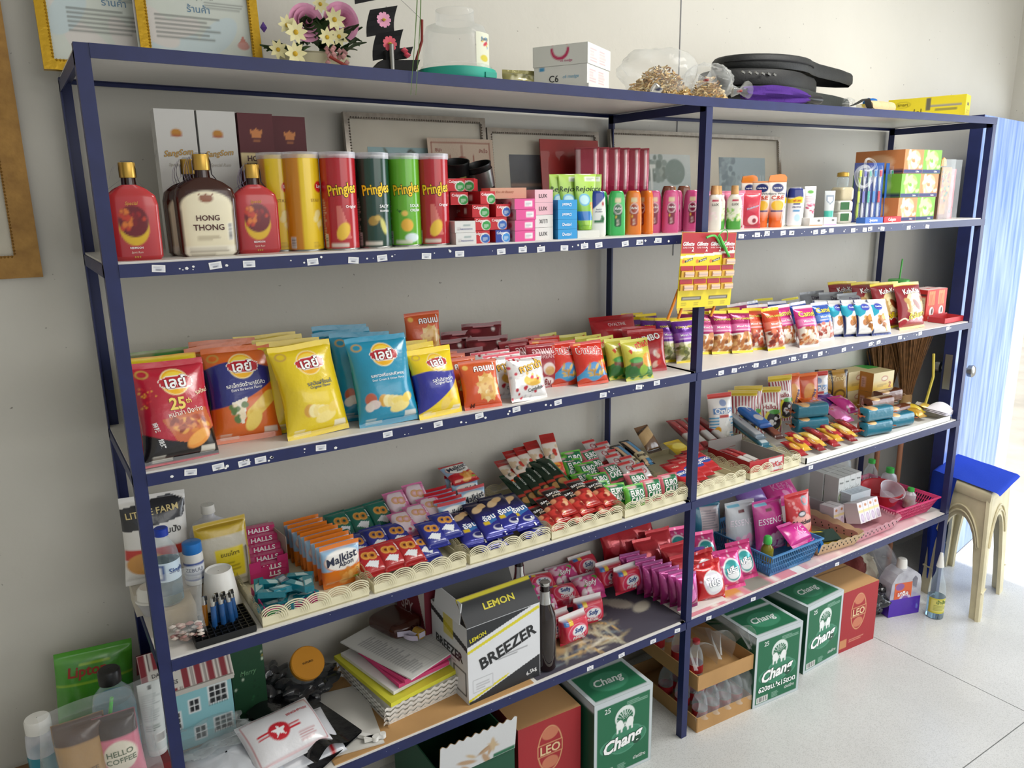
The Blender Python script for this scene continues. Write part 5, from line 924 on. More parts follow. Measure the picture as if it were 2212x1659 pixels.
ap=Art(.075,.12,'#d8b828',.0024);ap.rect(0,.0,1,.35,'#3a2418').text('APOLLO',.5,.18,.8,'#ffffff',bold=.04).ell(.5,.65,.4,.15,'#f0dc60');flat(bag('wafer_pack',ap,.022,.012,.002,101,.0),1.775,.2,B0+.03,1.2,.45,'yellow and brown wafer pack behind the red wafer bars','wafer pack',None)
ro=Art(.035,.2,'#8a1c22',.0026);ro.rect(.2,0,.8,1,'#a8242a').rect(0,.2,1,.5,'#c8c4c0').text('KitKat',.5,.7,.3,'#f0e0e0',rot=-pi/2,bold=.03,shear=.2);kRo=bag('chocolate_bar',ro,.018,.012,.002,103,.0,px=6,pe=.2);g='long chocolate bars behind the open carton'
for i,(x,y,z,rz,lb) in enumerate(((1.84,.22,.05,.75,'red chocolate bar nearest the rack post'),(1.885,.225,.045,.72,'red and silver chocolate bar second from the rack post'),(1.935,.22,.045,.7,'red and silver chocolate bar just behind the open carton'),(1.985,.21,.04,.68,'red chocolate bar past the open carton'))):flat(kRo,x,y,B0+z,1.25,rz,lb,'chocolate bar',g)
kk=Kind('chocolate_carton');w,d,h=.165,.2,.055
f_=Art(w,h,'#b01c24',.0024);f_.rect(.55,.1,.95,.9,'#d8d4d2').text('KitKat',.74,.5,.42,'#b81c24',bold=.05,shear=.2,out='#ffffff',ow=.04).rect(0,.05,.45,.4,'#c84a30')
l_=Art(d,h,'#a81a20',.004);l_.rect(.1,.2,.5,.6,'#8a4a24').text('KitKat',.75,.45,.2,'#f0d8d0',bold=.03,shear=.2)
mb=MB('card');mb.patch(_face(w,d,h,'front',f_.X,f_.Y),f_.C);mb.patch(_face(w,d,h,'left',l_.X,l_.Y),l_.C)
mb.box((0,-d/2+.0015,h/2),(w-.002,.002,h-.001),'#9a948e');mb.box((-w/2+.0015,0,h/2),(.002,d-.002,h-.001),'#9a948e');mb.box((w/2-.001,0,h/2),(.002,d,h),'#a8a29c');mb.box((0,d/2-.001,h*.7),(w,.002,h*1.4),'#8f8a86');mb.box((0,0,.001),(w-.002,d-.002,.002),'#8a8580')
kk.add('carton_tray',mb.mesh('carton_tray'));lt=MB('print');f_.letter(lt,_face(w,d,h,'front',f_.X,f_.Y));l_.letter(lt,_face(w,d,h,'left',l_.X,l_.Y));kk.add('lettering',lt.mesh('lettering'))
place(kk,(1.945,.115,B0+.003),(0,0,.06),'open red chocolate carton with grey inside','carton')
for i in range(3):flat(kRo,1.91+.03*i,.05,B0+.02,1.45,.1,'red chocolate bar inside the open carton, %s from the rack post side' % N9[i],'chocolate bar','chocolate bars inside the open carton',sc=.8)
# long shallow white tray and what lies on it
w,d=.95,.405;mb=MB('white_plastic');mb.box((0,d/2,.002),(w,d,.004));[mb.box(c,s) for c,s in (((0,.002,.013),(w,.004,.022)),((0,d-.002,.013),(w,.004,.022)),((-w/2+.002,d/2,.013),(.004,d,.022)),((w/2-.002,d/2,.013),(.004,d,.022)))]
thing('display_tray',mb.mesh('display_tray'),(2.615,.006,S3),'long shallow white plastic tray under the biscuits at the shelf end','tray')
T0=S3+.008
rn=Art(.06,.2,'#1d5aa8',.0024);rn.rect(0,.1,1,.9,'#2a72c8').text('Cream-O',.5,.6,.62,'#ffffff',rot=-pi/2,bold=.05).ell(.5,.28,.3,.1,'#d8d8dc').rect(0,.94,1,1,'#174a8c');kRn=bag('biscuit_bar',rn,.03,.012,.002,105,.0,px=6,pe=.2)
flat(kRn,2.15,.19,T0+.085,1.3,.8,'royal blue biscuit bar lying over the brown and silver bars','biscuit bar',None)
for i,(c,c2,x,y,z,lb) in enumerate((('#7a8a98','#c8ccd0',2.10,.17,.055,'silver grey wafer bar with red print'),('#2c6a80','#c8d4d8',2.10,.14,.03,'teal wafer bar under the silver one'),('#4a241c','#7a3c28',2.17,.14,.05,'dark brown wafer bar with red end'))):
    s_=Art(.045,.21,c,.003);s_.rect(.15,.1,.85,.9,c2).text('wafer',.5,.6,.4,'#a82428',rot=-pi/2,bold=.03);flat(bag('wafer_bar',s_,.022,.012,.002,107+i,.0,px=6,pe=.2),x,y,T0+z,1.3,.8,lb,'wafer bar','mixed long wafer bars')
sm=[('#a01c24','#d8a040'),('#d8a82c','#8a2418'),('#b02028','#e8c86c'),('#8a1c20','#c8863c'),('#d8b040','#f0e0a0'),('#7a1a1c','#a83030')]
for i in range(12):
    c,c2=sm[i % 6];s_=Art(.038,.11,c,.003);s_.ell(.5,.5,.4,.22,c2).text('Choco',.5,.5,.5,'#ffffff',rot=-pi/2,bold=.03);flat(bag('candy_bar',s_,.02,.01,.0025,111+i,.0,px=5,pe=.3),2.17+.032*i+.01*(i % 2),.035+.016*(i % 3),T0+.013+.008*(i % 3),1.35,.85,('%s small candy bar, %s along the tray front' % (('dark red','golden','red','maroon','pale gold','deep maroon')[i % 6],('first','second')[i // 6]+' of its colour')),'candy bar','small candy bars along the tray front')
# tall sweet bags at the wall
def sweet(kind,seed):
    a=Art(.115,.185,'#e8e4e0',.0022)
    if kind == 'blue':a.rect(0,.9,1,1,'#c8342c').stripes(0,.05,1,.55,8,'#3a98c8',1,.5).poly([(.3,.62),(.7,.62),(.75,.1),(.25,.1)],'#eceae6').rect(.1,.58,.9,.7,'#3a78b8').text('Ovalka',.5,.64,.7,'#ffffff',bold=.03).ell(.5,.8,.14,.07,'#8a9ac0').ell(.25,.25,.12,.08,'#d8a02c').rect(.3,.5,.7,.56,'#b82c28').bits(.55,.1,.95,.45,20,['#f4f4f2','#dcdcda'],.06,.03,3)
    else:a.stripes(0,0,1,.88,9,'#a02030',0,.5).rect(0,.88,1,1,'#d8bc2c').ell(.62,.3,.34,.24,'#e8d83c').ell(.64,.28,.28,.2,'#1c1c20').bits(.45,.15,.85,.4,12,['#f0f0f0','#2a2a2e','#1a1a1c'],.07,.04,4).ell(.5,.58,.3,.1,'#f0ece4').text('Halka',.5,.58,.5,'#a02030',bold=.03).ell(.7,.47,.25,.05,'#5aa84c')
    return bag('sweet_bag',a,.05,.014,.004,seed,.05,.2,wave=.008)
kSb,kSr=sweet('blue',121),sweet('red',122)
place(kSb,(2.03,.3,S3+.03),(-.22,.05,.15),'blue and white striped sweet bag with a red top','sweet bag')
g='red striped sweet bags'
for (x,y,z,rz,lb) in ((2.16,.31,.02,.6,'red striped sweet bag beside the blue striped one'),(2.22,.33,.025,.5,'red striped sweet bag half hidden in the middle'),(2.30,.3,.015,.45,'red striped sweet bag with the black sweets in view'),(2.40,.315,.045,.25,'red striped sweet bag standing highest')):place(kSr,(x,y,S3+z),(-.2,0,rz),lb,'sweet bag',g)
oc=Art(.1,.165,'#d8582c',.003);oc.ell(.5,.5,.3,.25,'#e8a04c').rect(0,.92,1,1,'#e8701c').text('Cornae',.6,.4,.7,'#3a2a7a',rot=1.2,bold=.04);kOc=bag('sweet_bag',oc,.04,.012,.004,124,.04);g='orange sweet bags'
place(kOc,(2.50,.345,S3+.055),(-.2,0,.2),'orange sweet bag standing behind the tallest striped bag','sweet bag',g);place(kOc,(2.58,.33,S3+.05),(-.15,0,.3),'orange sweet bag beside the silver foil bag','sweet bag',g)
place(kSb,(2.66,.345,S3+.02),(-.15,0,.35),'blue striped sweet bag half hidden behind the orange one','sweet bag',None)
gd=Art(.1,.15,'#b0832c',.0026);gd.rect(0,0,.18,1,'#2a1f1c').rect(.82,0,1,1,'#2a1f1c').text('Trudy',.5,.75,.7,'#e8d08c',bold=.02,shear=.3).ell(.5,.3,.3,.15,'#6a4a20').ell(.5,.3,.2,.09,'#b0832c');kGd=bag('sweet_pouch',gd,.03,.01,.002,126,.02,back='#2a2422');g='gold sweet pouches'
place(kGd,(2.735,.36,S3+.055),(-.12,0,.4),'gold sweet pouch behind its twin','pouch',g);place(kGd,(2.79,.335,S3+.05),(-.12,0,.3),'gold sweet pouch with script lettering in front','pouch',g)
# purple and pink packets between
for i,(c,x,y,z,lb) in enumerate((('#5a2a8c',2.63,.24,.05,'purple sweet packet under the gold pouches'),('#6a3aa0',2.68,.26,.06,'purple sweet packet nearer the yellow cartons'),('#d8389a',2.70,.2,.05,'hot pink sweet packet behind the biscuit rolls'),('#e87ab8',2.62,.17,.03,'pale pink clear sweet packet between the biscuit rolls'),('#e8742c',2.56,.24,.06,'orange torn sweet packet above the teal biscuit rolls'))):
    s_=Art(.09,.11,c,.004);s_.bits(.1,.1,.9,.9,12,['#f0dce8',c,'#e8a0cc'],.1,.06,i);flat(bag('sweet_packet',s_,.03,.012,.006,131+i,.0,mt='foil',wave=.012),x,y,T0+z,1.1,.5,lb,'sweet packet','bright sweet packets')
# biscuit rolls
def roll(c,c2,seed):
    a=Art(.19,.06,c,.0026,nx=40,ny=20);Lr=.15;k=Kind('biscuit_roll')
    s_=Art(.17,.15,c,.0028);s_.ell(.37,.25,.13,.15,'#d8a468').ell(.33,.3,.1,.1,'#e8bc80').text('Coconut',.3,.72,.22,'#f0dcc0',bold=.02,rot=pi/2).text('Lulu',.22,.75,.14,'#f0a890',bold=.03,rot=pi/2).rect(.5,0,.8,1,c2).stripes(.5,.05,.8,.95,6,'#e8e0d4',1,.3)
    z=s_.Y*Lr;th=(s_.X-.15)*2*pi;r=.027;e=.5;sg=lambda q:np.sign(q)*np.abs(q)**e
    tp_=np.clip(np.minimum(z,Lr-z)/.008,0,1)**.5;rr=r*(.25+.75*tp_);P=np.stack([z-Lr/2,-rr*sg(np.cos(th)),r+rr*sg(np.sin(th))],-1);P[:,-1]=P[:,0]
    mb=MB('film');mb.patch(P,s_.C);k.root=mb.mesh('biscuit_roll',50)
    k.add('lettering',s_.letter(MB('print'),P,.0006).mesh('lettering'))
    en=MB('foil')
    for sgn in (-1,1):en.patch(np.array([[(sgn*(Lr/2+dx),y*(1+q*dx*30),r+(y*.3+q*.01*math.sin(y*300))*dx*40) for y in np.linspace(-.02,.02,7)] for dx,q in ((0,0),(.008,.4),(.016,.9))]),c2)
    k.add('twisted_end',en.mesh('twisted_end',60));return k
kT,kBn=roll('#1f7088','#c8683c',141),roll('#6a3820','#c8a88c',142);g='coconut biscuit rolls'
for (k,x,y,z,rz,lb) in ((kT,2.40,.19,.03,.3,'teal biscuit roll underneath its twin by the striped bags'),(kT,2.40,.195,.086,.3,'teal biscuit roll on top of its twin by the striped bags'),(kT,2.655,.075,.0,.15,'teal biscuit roll at the bottom near the tray front'),(kT,2.66,.08,.056,.15,'teal biscuit roll on top near the tray front'),(kT,2.83,.085,.0,.1,'teal biscuit roll low, further along the tray front'),(kBn,2.80,.16,.056,.1,'brown biscuit roll behind the teal one'),(kBn,2.93,.2,.06,.05,'brown biscuit roll highest, in front of the yellow cartons'),(kBn,2.93,.15,.0,.05,'brown biscuit roll low beside the yellow foil sweets')):
    place(k,(x,y,T0+z),(0,0,rz),lb,'biscuit roll',g)
for i in range(5):
    c=('#c89a2c','#e8c83c','#8a4a2c','#d8b44c','#b8c8d0')[i];s_=Art(.05,.08,c,.004);s_.rect(0,.8,1,1,'#e8e0d0');flat(bag('foil_sweet',s_,.025,.012,.005,151+i,.0,mt='foil',wave=.01),2.98+.03*i,.06+.02*(i % 3),T0+.016+.008*(i % 2),1.2,.6-.3*i,'%s foil wrapped sweet beside the brown biscuit rolls' % ('amber','yellow','brown','pale gold','silver blue')[i],'sweet','foil wrapped sweets')
# tea cartons, two by two
yf=Art(.135,.085,'#e2c272',.003);yf.grad('#e8c048','#eadcae',.2,.6).ell(.55,.65,.16,.14,'#b85a4c').ell(.55,.65,.13,.1,'#f0e4c8').small(.2,.25,.7,.4,2,'#8a6a3a').text('2',.82,.3,.12,'#b04a2c',bold=.04);yl=Art(.075,.085,'#d08a3c',.004);yl.rect(.2,.2,.5,.75,'#e8b8b0').small(.24,.25,.46,.7,4,'#8a4a3a')
kYx=pbox('drink_carton',.135,.075,.085,{'front':yf,'left':yl},'#e6d49c');g='yellow drink cartons'
for (x,y,z,lb) in ((2.93,.375,.0,'yellow drink carton at the bottom by the wall'),(3.0,.3,.0,'yellow drink carton at the bottom in front'),(2.93,.375,.086,'yellow drink carton on top by the wall'),(3.0,.3,.086,'yellow drink carton on top in front')):place(kYx,(x,y,T0+z),(0,0,.08),lb,'carton',g)
thing('round_tub',MB('green_plastic').lathe([(.001,0),(.05,0),(.055,.15),(.06,.152),(.06,.165),(.001,.167)],24).mesh('round_tub',40),(3.06,.385,T0-.005),'green lidded tub behind the yellow drink cartons','tub')
hb=MB('paper')
for i in range(3):hb.patch(np.array([[((u-.5)*.13,(v-.5)*.09,.004+i*.006+.03*math.sin(pi*u)*math.sin(pi*v)**.7) for u in np.linspace(0,1,12)] for v in np.linspace(0,1,9)]),('#d8d4dc','#e6e2ea','#efecf2')[i])
thing('paper_trays',hb.mesh('paper_trays',60),(3.1,.06,S3+.024),'nested white paper food trays at the shelf end','tray',rot=(.1,.1,-.2));bpy.data.objects['paper_trays'].name='paper_tray'

# ---------------------------------------------------------------- left end of the third shelf
# lighter rack: black grid with lighters
lg=MB('black_plastic');W_,D_=.128,.115
lg.box((0,D_/2,.003),(W_,D_,.006))
for i in range(10):lg.box((-W_/2+W_*i/9,D_/2,.010),(.0022,D_,.014))
for i in range(9):lg.box((0,D_*i/8,.010),(W_,.0022,.014))
thing('lighter_rack',lg.mesh('lighter_rack'),(.143,.008,S3),'black plastic grid rack holding lighters','rack',rot=(0,0,.0))
mat('lighter_blue','#2a5f9e',.15,trans=.3,var=.1);mat('lighter_amber','#b8741c',.15,trans=.3)
def lighter(m_):
    k=Kind('lighter',MB(m_).lathe([(.001,0),(.0058,0),(.0062,.002),(.0062,.06),(.005,.062)],14,sy=.8).mesh('lighter',40))
    k.add('cap',MB('chrome').lathe([(.0058,.061),(.006,.062),(.0055,.078),(.003,.08),(.001,.08)],12,sy=.8).mesh('cap',40));k.add('button',MB('black_plastic').box((.003,-.001,.076),(.006,.007,.008)).mesh('button'));return k
kLb,kLa=lighter('lighter_blue'),lighter('lighter_amber')
for i,(x,y,k) in enumerate(((.112,.07,kLa),(.128,.055,kLb),(.139,.07,kLb),(.148,.055,kLb),(.157,.068,kLb),(.167,.055,kLb),(.178,.068,kLb))):place(k,(x,y,S3+.007),(.03*(i % 2),.04-.02*i,0),('amber lighter in the black rack' if i == 0 else 'blue lighter with chrome cap in the black rack, %s after the amber one' % N9[i-1]),'lighter','lighters in the rack')
# upturned white foam cup behind
thing('foam_cup',MB('white_plastic').lathe([(.044,0),(.046,.003),(.043,.012),(.031,.098),(.029,.1),(.026,.096),(.001,.095)],28).mesh('foam_cup',40),(.168,.165,S3),'upturned white foam cup behind the lighters','cup')
# bottles
def bottle(name,m_,prof,capm,cap,liquid=None,lab=None):
    k=Kind(name,MB(m_).lathe(prof,28).mesh(name,40));k.add('cap',MB(capm).lathe(cap,20).mesh('cap',40))
    if liquid:k.add('liquid',MB(liquid[0]).lathe([(.001,.003)]+[(r+.002,z) for r,z in liquid[1]]+[(.001,liquid[1][-1][1])],24).mesh('liquid',40))
    if lab:
        a,r,z0=lab;th=(a.X-.5)*a.w/r;P=np.stack([r*np.sin(th),-r*np.cos(th),z0+a.Y*a.h],-1);k.add('label',MB('gloss').patch(P,a.C).mesh('label',60))
        if a.T:k.add('lettering',a.letter(MB('print'),P,.0005,a.w/12).mesh('lettering'))
    return k
mat('blue_cap','#1f3fae',.3);mat('sky_cap','#2f7fd0',.3);mat('water','#a8d4ea',.05,trans=.9,ior=1.33,var=.02);mat('cyan_liquid','#2f9fb4',.1,trans=.35,var=.05)
wl=Art(.12,.045,'#cfe2f0',.003);wl.rect(.1,.1,.5,.9,'#3a5a9c').rect(.15,.2,.45,.8,'#e8f0f6').text('Singha',.75,.5,.35,'#2a4a8c',bold=.03)
kwt=bottle('water_bottle','clear_pet',[(.001,0),(.028,0),(.031,.004),(.03,.02),(.031,.03),(.029,.06),(.031,.09),(.031,.11),(.027,.13),(.016,.15),(.0125,.158),(.0125,.17)],'blue_cap',[(.0125,.16),(.015,.161),(.015,.177),(.013,.179),(.001,.179)],('water',[(.0295,.004),(.0295,.1)]),(wl,.0318,.06))
place(kwt,(.055,.15,S3+.06),(0,0,.2),'clear water bottle with dark blue cap','bottle');
thing('storage_carton',pbox('b',.085,.085,.058,{},'#b8a88c').root,(.06,.15,S3),'low brown carton under the water bottle','box')
pl=Art(.1,.045,'#e8ecf4',.003);pl.rect(0,0,1,.12,'#2a4a9c').rect(0,.85,1,1,'#2a4a9c').text('ZEBUU',.5,.62,.4,'#2a3a6a').small(.2,.2,.8,.5,3,'#4a5a8c')
place(bottle('powder_bottle','white_plastic',[(.001,0),(.021,0),(.0225,.004),(.0225,.07),(.02,.078)],'sky_cap',[(.021,.077),(.0225,.079),(.0215,.102),(.018,.104),(.001,.104)],None,(pl,.0228,.012)),(.122,.2,S3+.065),(0,0,.2),'white powder bottle with sky blue cap','bottle')
thing('storage_carton',pbox('b',.07,.07,.063,{},'#a89a84').root,(.125,.215,S3),'small brown carton under the white powder bottle','box')
place(bottle('jug','frosted',[(.001,0),(.045,0),(.05,.006),(.05,.13),(.04,.15),(.018,.165),(.014,.17),(.014,.185)],'white_plastic',[(.014,.178),(.017,.179),(.016,.2),(.001,.201)]),(.19,.335,S3),(0,0,0),'frosted plastic jug with white cap behind the gold zip pouch','bottle')
zp=Art(.125,.175,'#c9c2b0',.003);zp.rect(0,.78,1,1,'#c8a820').rect(.0,.9,1,.94,'#a88818').rect(0,0,.05,1,'#c8a820').rect(.95,0,1,1,'#c8a820').rect(.3,.15,.86,.6,'#e6cf2c').small(.36,.2,.8,.42,4,'#8a7a1c').text('ขนมไทย',.58,.52,.36,'#6a5a14')
place(bag('zip_pouch',zp,.04,.012,.003,161,.02,mt='film',pe=.4),(.2,.24,S3+.01),(-.1,0,-.05),'gold edged zip pouch with a yellow label','pouch')
lf=Art(.145,.215,'#e6e4e0',.003);lf.poly([(.0,.88),(.75,.98),(1,.9),(.95,.72),(.6,.68),(.0,.62)],'#20222a').text('LITTLE FARM',.47,.82,.8,'#d8c488',bold=.03,rot=.08).text('ขนมปัง',.68,.6,.4,'#2a2a2a',bold=.03).rect(.0,.3,1,.42,'#c8342c').ell(.3,.25,.28,.13,'#d89a4c').ell(.55,.2,.3,.12,'#e0ac5c').rect(.7,.05,.95,.3,'#eceae6')
place(bag('bread_pouch',lf,.06,.014,.004,163,.03),(.052,.28,S3+.055),(-.1,.05,.02),'white bread pouch with a black brush stroke banner','pouch')
thing('storage_carton',pbox('b',.13,.1,.055,{},'#cfc8ba').root,(.055,.28,S3),'low pale carton under the white bread pouch','box')
dm=MB('frosted').lathe([(.024,0),(.036,.035),(.037,.037)],24);k=Kind('takeaway_cup',dm.mesh('takeaway_cup',40));k.add('lid',MB('white_plastic').lathe([(.038,.036),(.038,.041),(.034,.042),(.032,.06),(.025,.068),(.001,.07)],24).mesh('lid',40));place(k,(.008+.02,.235,S3),(0,0,0),'small takeaway cup with white domed lid behind the rack post','cup')
# clear bag with pale shells, tied
cs=MB('matte');R=random.Random(5)
for i in range(46):
    c=(R.uniform(-.03,.03),R.uniform(-.022,.022),R.uniform(.006,.045));r=R.uniform(.006,.01);cs.lathe([(.0005,-r*.6),(r,0),(.0005,r*.5)],6,R.choice(('#d8c0b4','#e6d8cc','#c8a49a','#f0e8e0','#b88a84')),c=c)
k=Kind('snack_sachet_bag',bag('x',Art(.085,.17,'#ffffff',.004),.075,.03,.012,171,.0,.9,mt='clear_bag',wave=.02).root);k.add('wrapped_sweets',cs.mesh('wrapped_sweets',60));o_=place(k,(.07,.052,S3),(-.08,0,.1),'clear plastic bag of pale wrapped sweets beside the lighter rack','bag');[c.__setitem__('kind','stuff') for c in o_.children]
# throat sweet box with pink sticks, and gum heap
hb=MB('card');w,d,h=.1,.12,.105
hb.box((0,d/2,.001),(w,d,.002),'#c8286c');hb.box((-w/2,d/2,h/2),(.002,d,h),'#b8aca8');hb.box((w/2,d/2,h/2*.95),(.002,d,h*.95),'#a8988c');hb.box((0,d,h/2),(w,.002,h),'#b8a8a0');hb.box((0,0,.018),(w,.002,.036),'#c8286c');hb.box((-w*.36,-.0005,.04),(w*.28,.002,.03),'#d03078');hb.box((w*.36,-.0005,.04),(w*.28,.002,.03),'#d03078')
thing('sweet_box',hb.mesh('sweet_box'),(.303,.235,B0),'open magenta throat sweet box standing in the first basket','box',rot=(0,0,-.1))
hs_=Art(.09,.02,'#c8336e',.002);hs_.rect(0,0,.2,1,'#d86a94').text('HALLS',.55,.52,.6,'#ffffff',bold=.06);kHs=pbox('sweet_stick',.09,.02,.018,{'front':hs_},'#d04a80','film')
for i in range(10):place(kHs,(.3+.003*(i % 2),.245+.022*(i // 2)+.0,B0+.003+.019*(i % 2)+.017*(i // 2)),(.0,0,.1),'pink throat sweet stick, %s row up the open box, %s' % (N9[i // 2],('lower','upper')[i % 2]),'sweets','pink throat sweet sticks')
gp=Art(.05,.018,'#17707e',.002);gp.rect(.3,.2,.7,.8,'#c8dcdc');kGp=pbox('gum_pack',.022,.062,.014,{'top':(lambda a:a.poly([(.1,.1),(.9,.4),(.9,.75),(.1,.6)],'#b8d4d4'))(Art(.022,.062,'#15808e',.002))},'#16788a','foil')
R=random.Random(9)
for i in range(16):
    x,y=.255+.028*(i % 4)+R.uniform(-.008,.008),.045+.035*((i // 4) % 3)+R.uniform(-.008,.008)
    place(kGp,(x,y,B0+.022+.0152*(i // 6)),(R.uniform(-.2,.2),R.uniform(-.15,.15),R.uniform(-1.3,1.3)),'teal chewing gum pack heaped in the pink carton of the first basket','gum','teal chewing gum packs')
gb=MB('card');f_=Art(.12,.034,'#c8347c',.0024);f_.rect(0,0,.5,.8,'#2c8a4c').text('Clorets',.4,.4,.5,'#ffffff',bold=.05,out='#14301c',ow=.04)
gb.patch(_face(.12,.125,.034,'front',f_.X,f_.Y),f_.C);gb.box((0,0,.009),(.118,.123,.018),'#b83070');gb.box((-.06,0,.017),(.002,.125,.034),'#c8347c');gb.box((.06,0,.017),(.002,.125,.034),'#c8347c')
k=Kind('gum_carton',gb.mesh('gum_carton'));k.add('lettering',f_.letter(MB('print'),_face(.12,.125,.034,'front',f_.X,f_.Y)).mesh('lettering'));place(k,(.295,.085,B0),(0,0,0),'pink and green carton under the teal gum packs','carton')
# ================================================================ lowest shelf
mat('kraft','#b98f5c',.8,var=.1,bump=.0005,bscale=40);mat('dark_glass','#1c0b07',.06,coat=.6,var=.2);mat('wood_top','#7a5a3c',.5,var=.2)
# loose liner sheets
po=Art(.62,.4,'#4a4754',.008);po.bits(.1,.05,.6,.45,70,['#c8c4a8','#e0dcc8','#a89a78','#7c8a90','#d8b878'],.05,.012,3).ell(.15,.3,.14,.16,'#9c8462',.3).bits(.05,.2,.3,.6,26,['#8a6a4a','#b89a6c','#6a5a4c'],.05,.04,5).ell(.78,.5,.05,.12,'#a8a498',.7).ell(.86,.36,.07,.06,'#b8b4a4',.4).ell(.72,.6,.04,.05,'#9c988c')
P=np.stack([(po.X-.5)*po.w,(po.Y-.5)*po.h,.0008+.002*np.sin(po.X*7)**2*(1-po.Y)],-1);mb=MB('paper');mb.patch(P,po.C);Q=P.copy();Q[...,2] -= .0006;mb.patch(Q,'#c8c0b0',flip=True)
thing('poster_sheet',mb.mesh('poster_sheet',60),(1.285,.212,S4),'dark poster sheet with pale burst lining the lowest shelf','poster')
thing('liner_board',MB('kraft').box((0,0,.0015),(.6,.41,.003)).mesh('liner_board'),(.66,.213,S4),'brown cardboard liner under the paper basket and lemon carton','cardboard')
pk_=Art(.55,.4,'#d98a96',.01);pk_.stripes(.2,.0,.9,.4,6,'#e8dcd4',0,.45).rect(.35,.05,.5,.25,'#d8964c').rect(.55,.0,.75,.2,'#8a8a80');P=np.stack([(pk_.X-.5)*pk_.w,(pk_.Y-.5)*pk_.h,.001+0*pk_.X],-1)
thing('paper_sheet',MB('paper').patch(P,pk_.C).box((0,0,.0004),(.55,.4,.0008),'#d8a0a8').mesh('paper_sheet'),(1.87,.21,S4),'pink printed paper sheet under the detergent pouches','paper')
pk2=Art(.8,.4,'#d8b4b8',.02);pk2.bits(0,0,1,1,60,['#e8d8d4','#c88a94','#b8a49c'],.04,.03,2);P=np.stack([(pk2.X-.5)*pk2.w,(pk2.Y-.5)*pk2.h,.001+0*pk2.X],-1)
thing('paper_sheet',MB('paper').patch(P,pk2.C).box((0,0,.0004),(.8,.4,.0008),'#d8b4b8').mesh('paper_sheet'),(2.6,.21,S4),'faded pink newspaper lining the shelf end under the plastic baskets','paper')
# cookie house tin and green box
ho=Kind('house_tin');w,d,hw=.19,.12,.17
f_=Art(w,hw,'#8cc4cc',.0024)
for (x,y,W_,H_) in ((.22,.5,.24,.26),(.52,.66,.12,.2),(.82,.74,.22,.28),(.56,.2,.13,.2),(.85,.24,.22,.22)):
    f_.rect(x-W_/2-.015,y-H_/2-.015,x+W_/2+.015,y+H_/2+.015,'#e8ecec')
    n=3 if W_ > .2 else 2
    for i in range(n):
        for j in range(2 if H_ < .22 else 3):q=2 if H_ < .22 else 3;f_.rect(x-W_/2+W_*(i+.08)/n,y-H_/2+H_*(j+.08)/q,x-W_/2+W_*(i+.92)/n,y-H_/2+H_*(j+.92)/q,'#15181c')
    if W_ > .2:f_.stripes(x-W_*.55,y-H_*.62,x+W_*.6,y-H_*.3,8,'#2a3438',0,.3)
hm=pbox('walls',w,d,hw,{'front':f_},'#7ab4bc');ho.add('walls',hm.root)
ra=Art(w+.016,.11,'#e4dcd4',.0024)
for i in range(7):x=i/7;ra.rect(x,0,x+.075,1,'#8a2430').rect(x+.1,0,x+.112,1,'#4a2a2c').rect(x+.12,0,x+.126,1,'#4a2a2c')
ra.rect(.08,.12,.42,.62,'#d8d4cc').text('DANGAN',.25,.5,.26,'#3a3a3c').text('COOKIES',.25,.25,.26,'#3a3a3c')
P=np.stack([(ra.X-.5)*ra.w,-d/2-.008+ra.Y*(d/2+.006),hw-.006+ra.Y*.09],-1);mb=MB('card');mb.patch(P,ra.C);Q=P.copy();Q[...,1] *= -1;mb.patch(Q[:,::-1],'#8a2430');ho.add('roof',mb.mesh('roof'));ho.add('lettering',ra.letter(MB('print'),P).mesh('lettering'))
mb=MB('card');[mb.tris([[(s*w/2,-d/2,hw),(s*w/2,d/2,hw),(s*w/2,0,hw+.082)]],'#cfe0e2') for s in (-1,1)];ho.add('gable',mb.mesh('gable'))
ho.add('eave_board',MB('card').box((0,-d/2-.004,hw-.006),(w+.012,.01,.012),'#c4c0b8').mesh('eave_board'))
place(ho,(.082,.27,S4+.05),(0,0,.0),'cookie tin shaped like a blue house with red striped roof','tin');thing('storage_carton',pbox('b',.17,.12,.049,{},'#a89c88').root,(.082,.27,S4),'low carton under the house shaped tin','box')
gb_=Art(.085,.2,'#1d4a2e',.0026);gb_.bits(0,0,1,1,24,['#2c6a40','#173c26','#c8d8c0','#b8a050'],.03,.014,4).text('Merry',.5,.62,.5,'#6a9a70',shear=.3);place(pbox('gift_carton',.085,.09,.25,{'front':gb_},'#183c28'),(.235,.33,S4),(0,0,.0),'dark green festive carton beside the house tin','box')
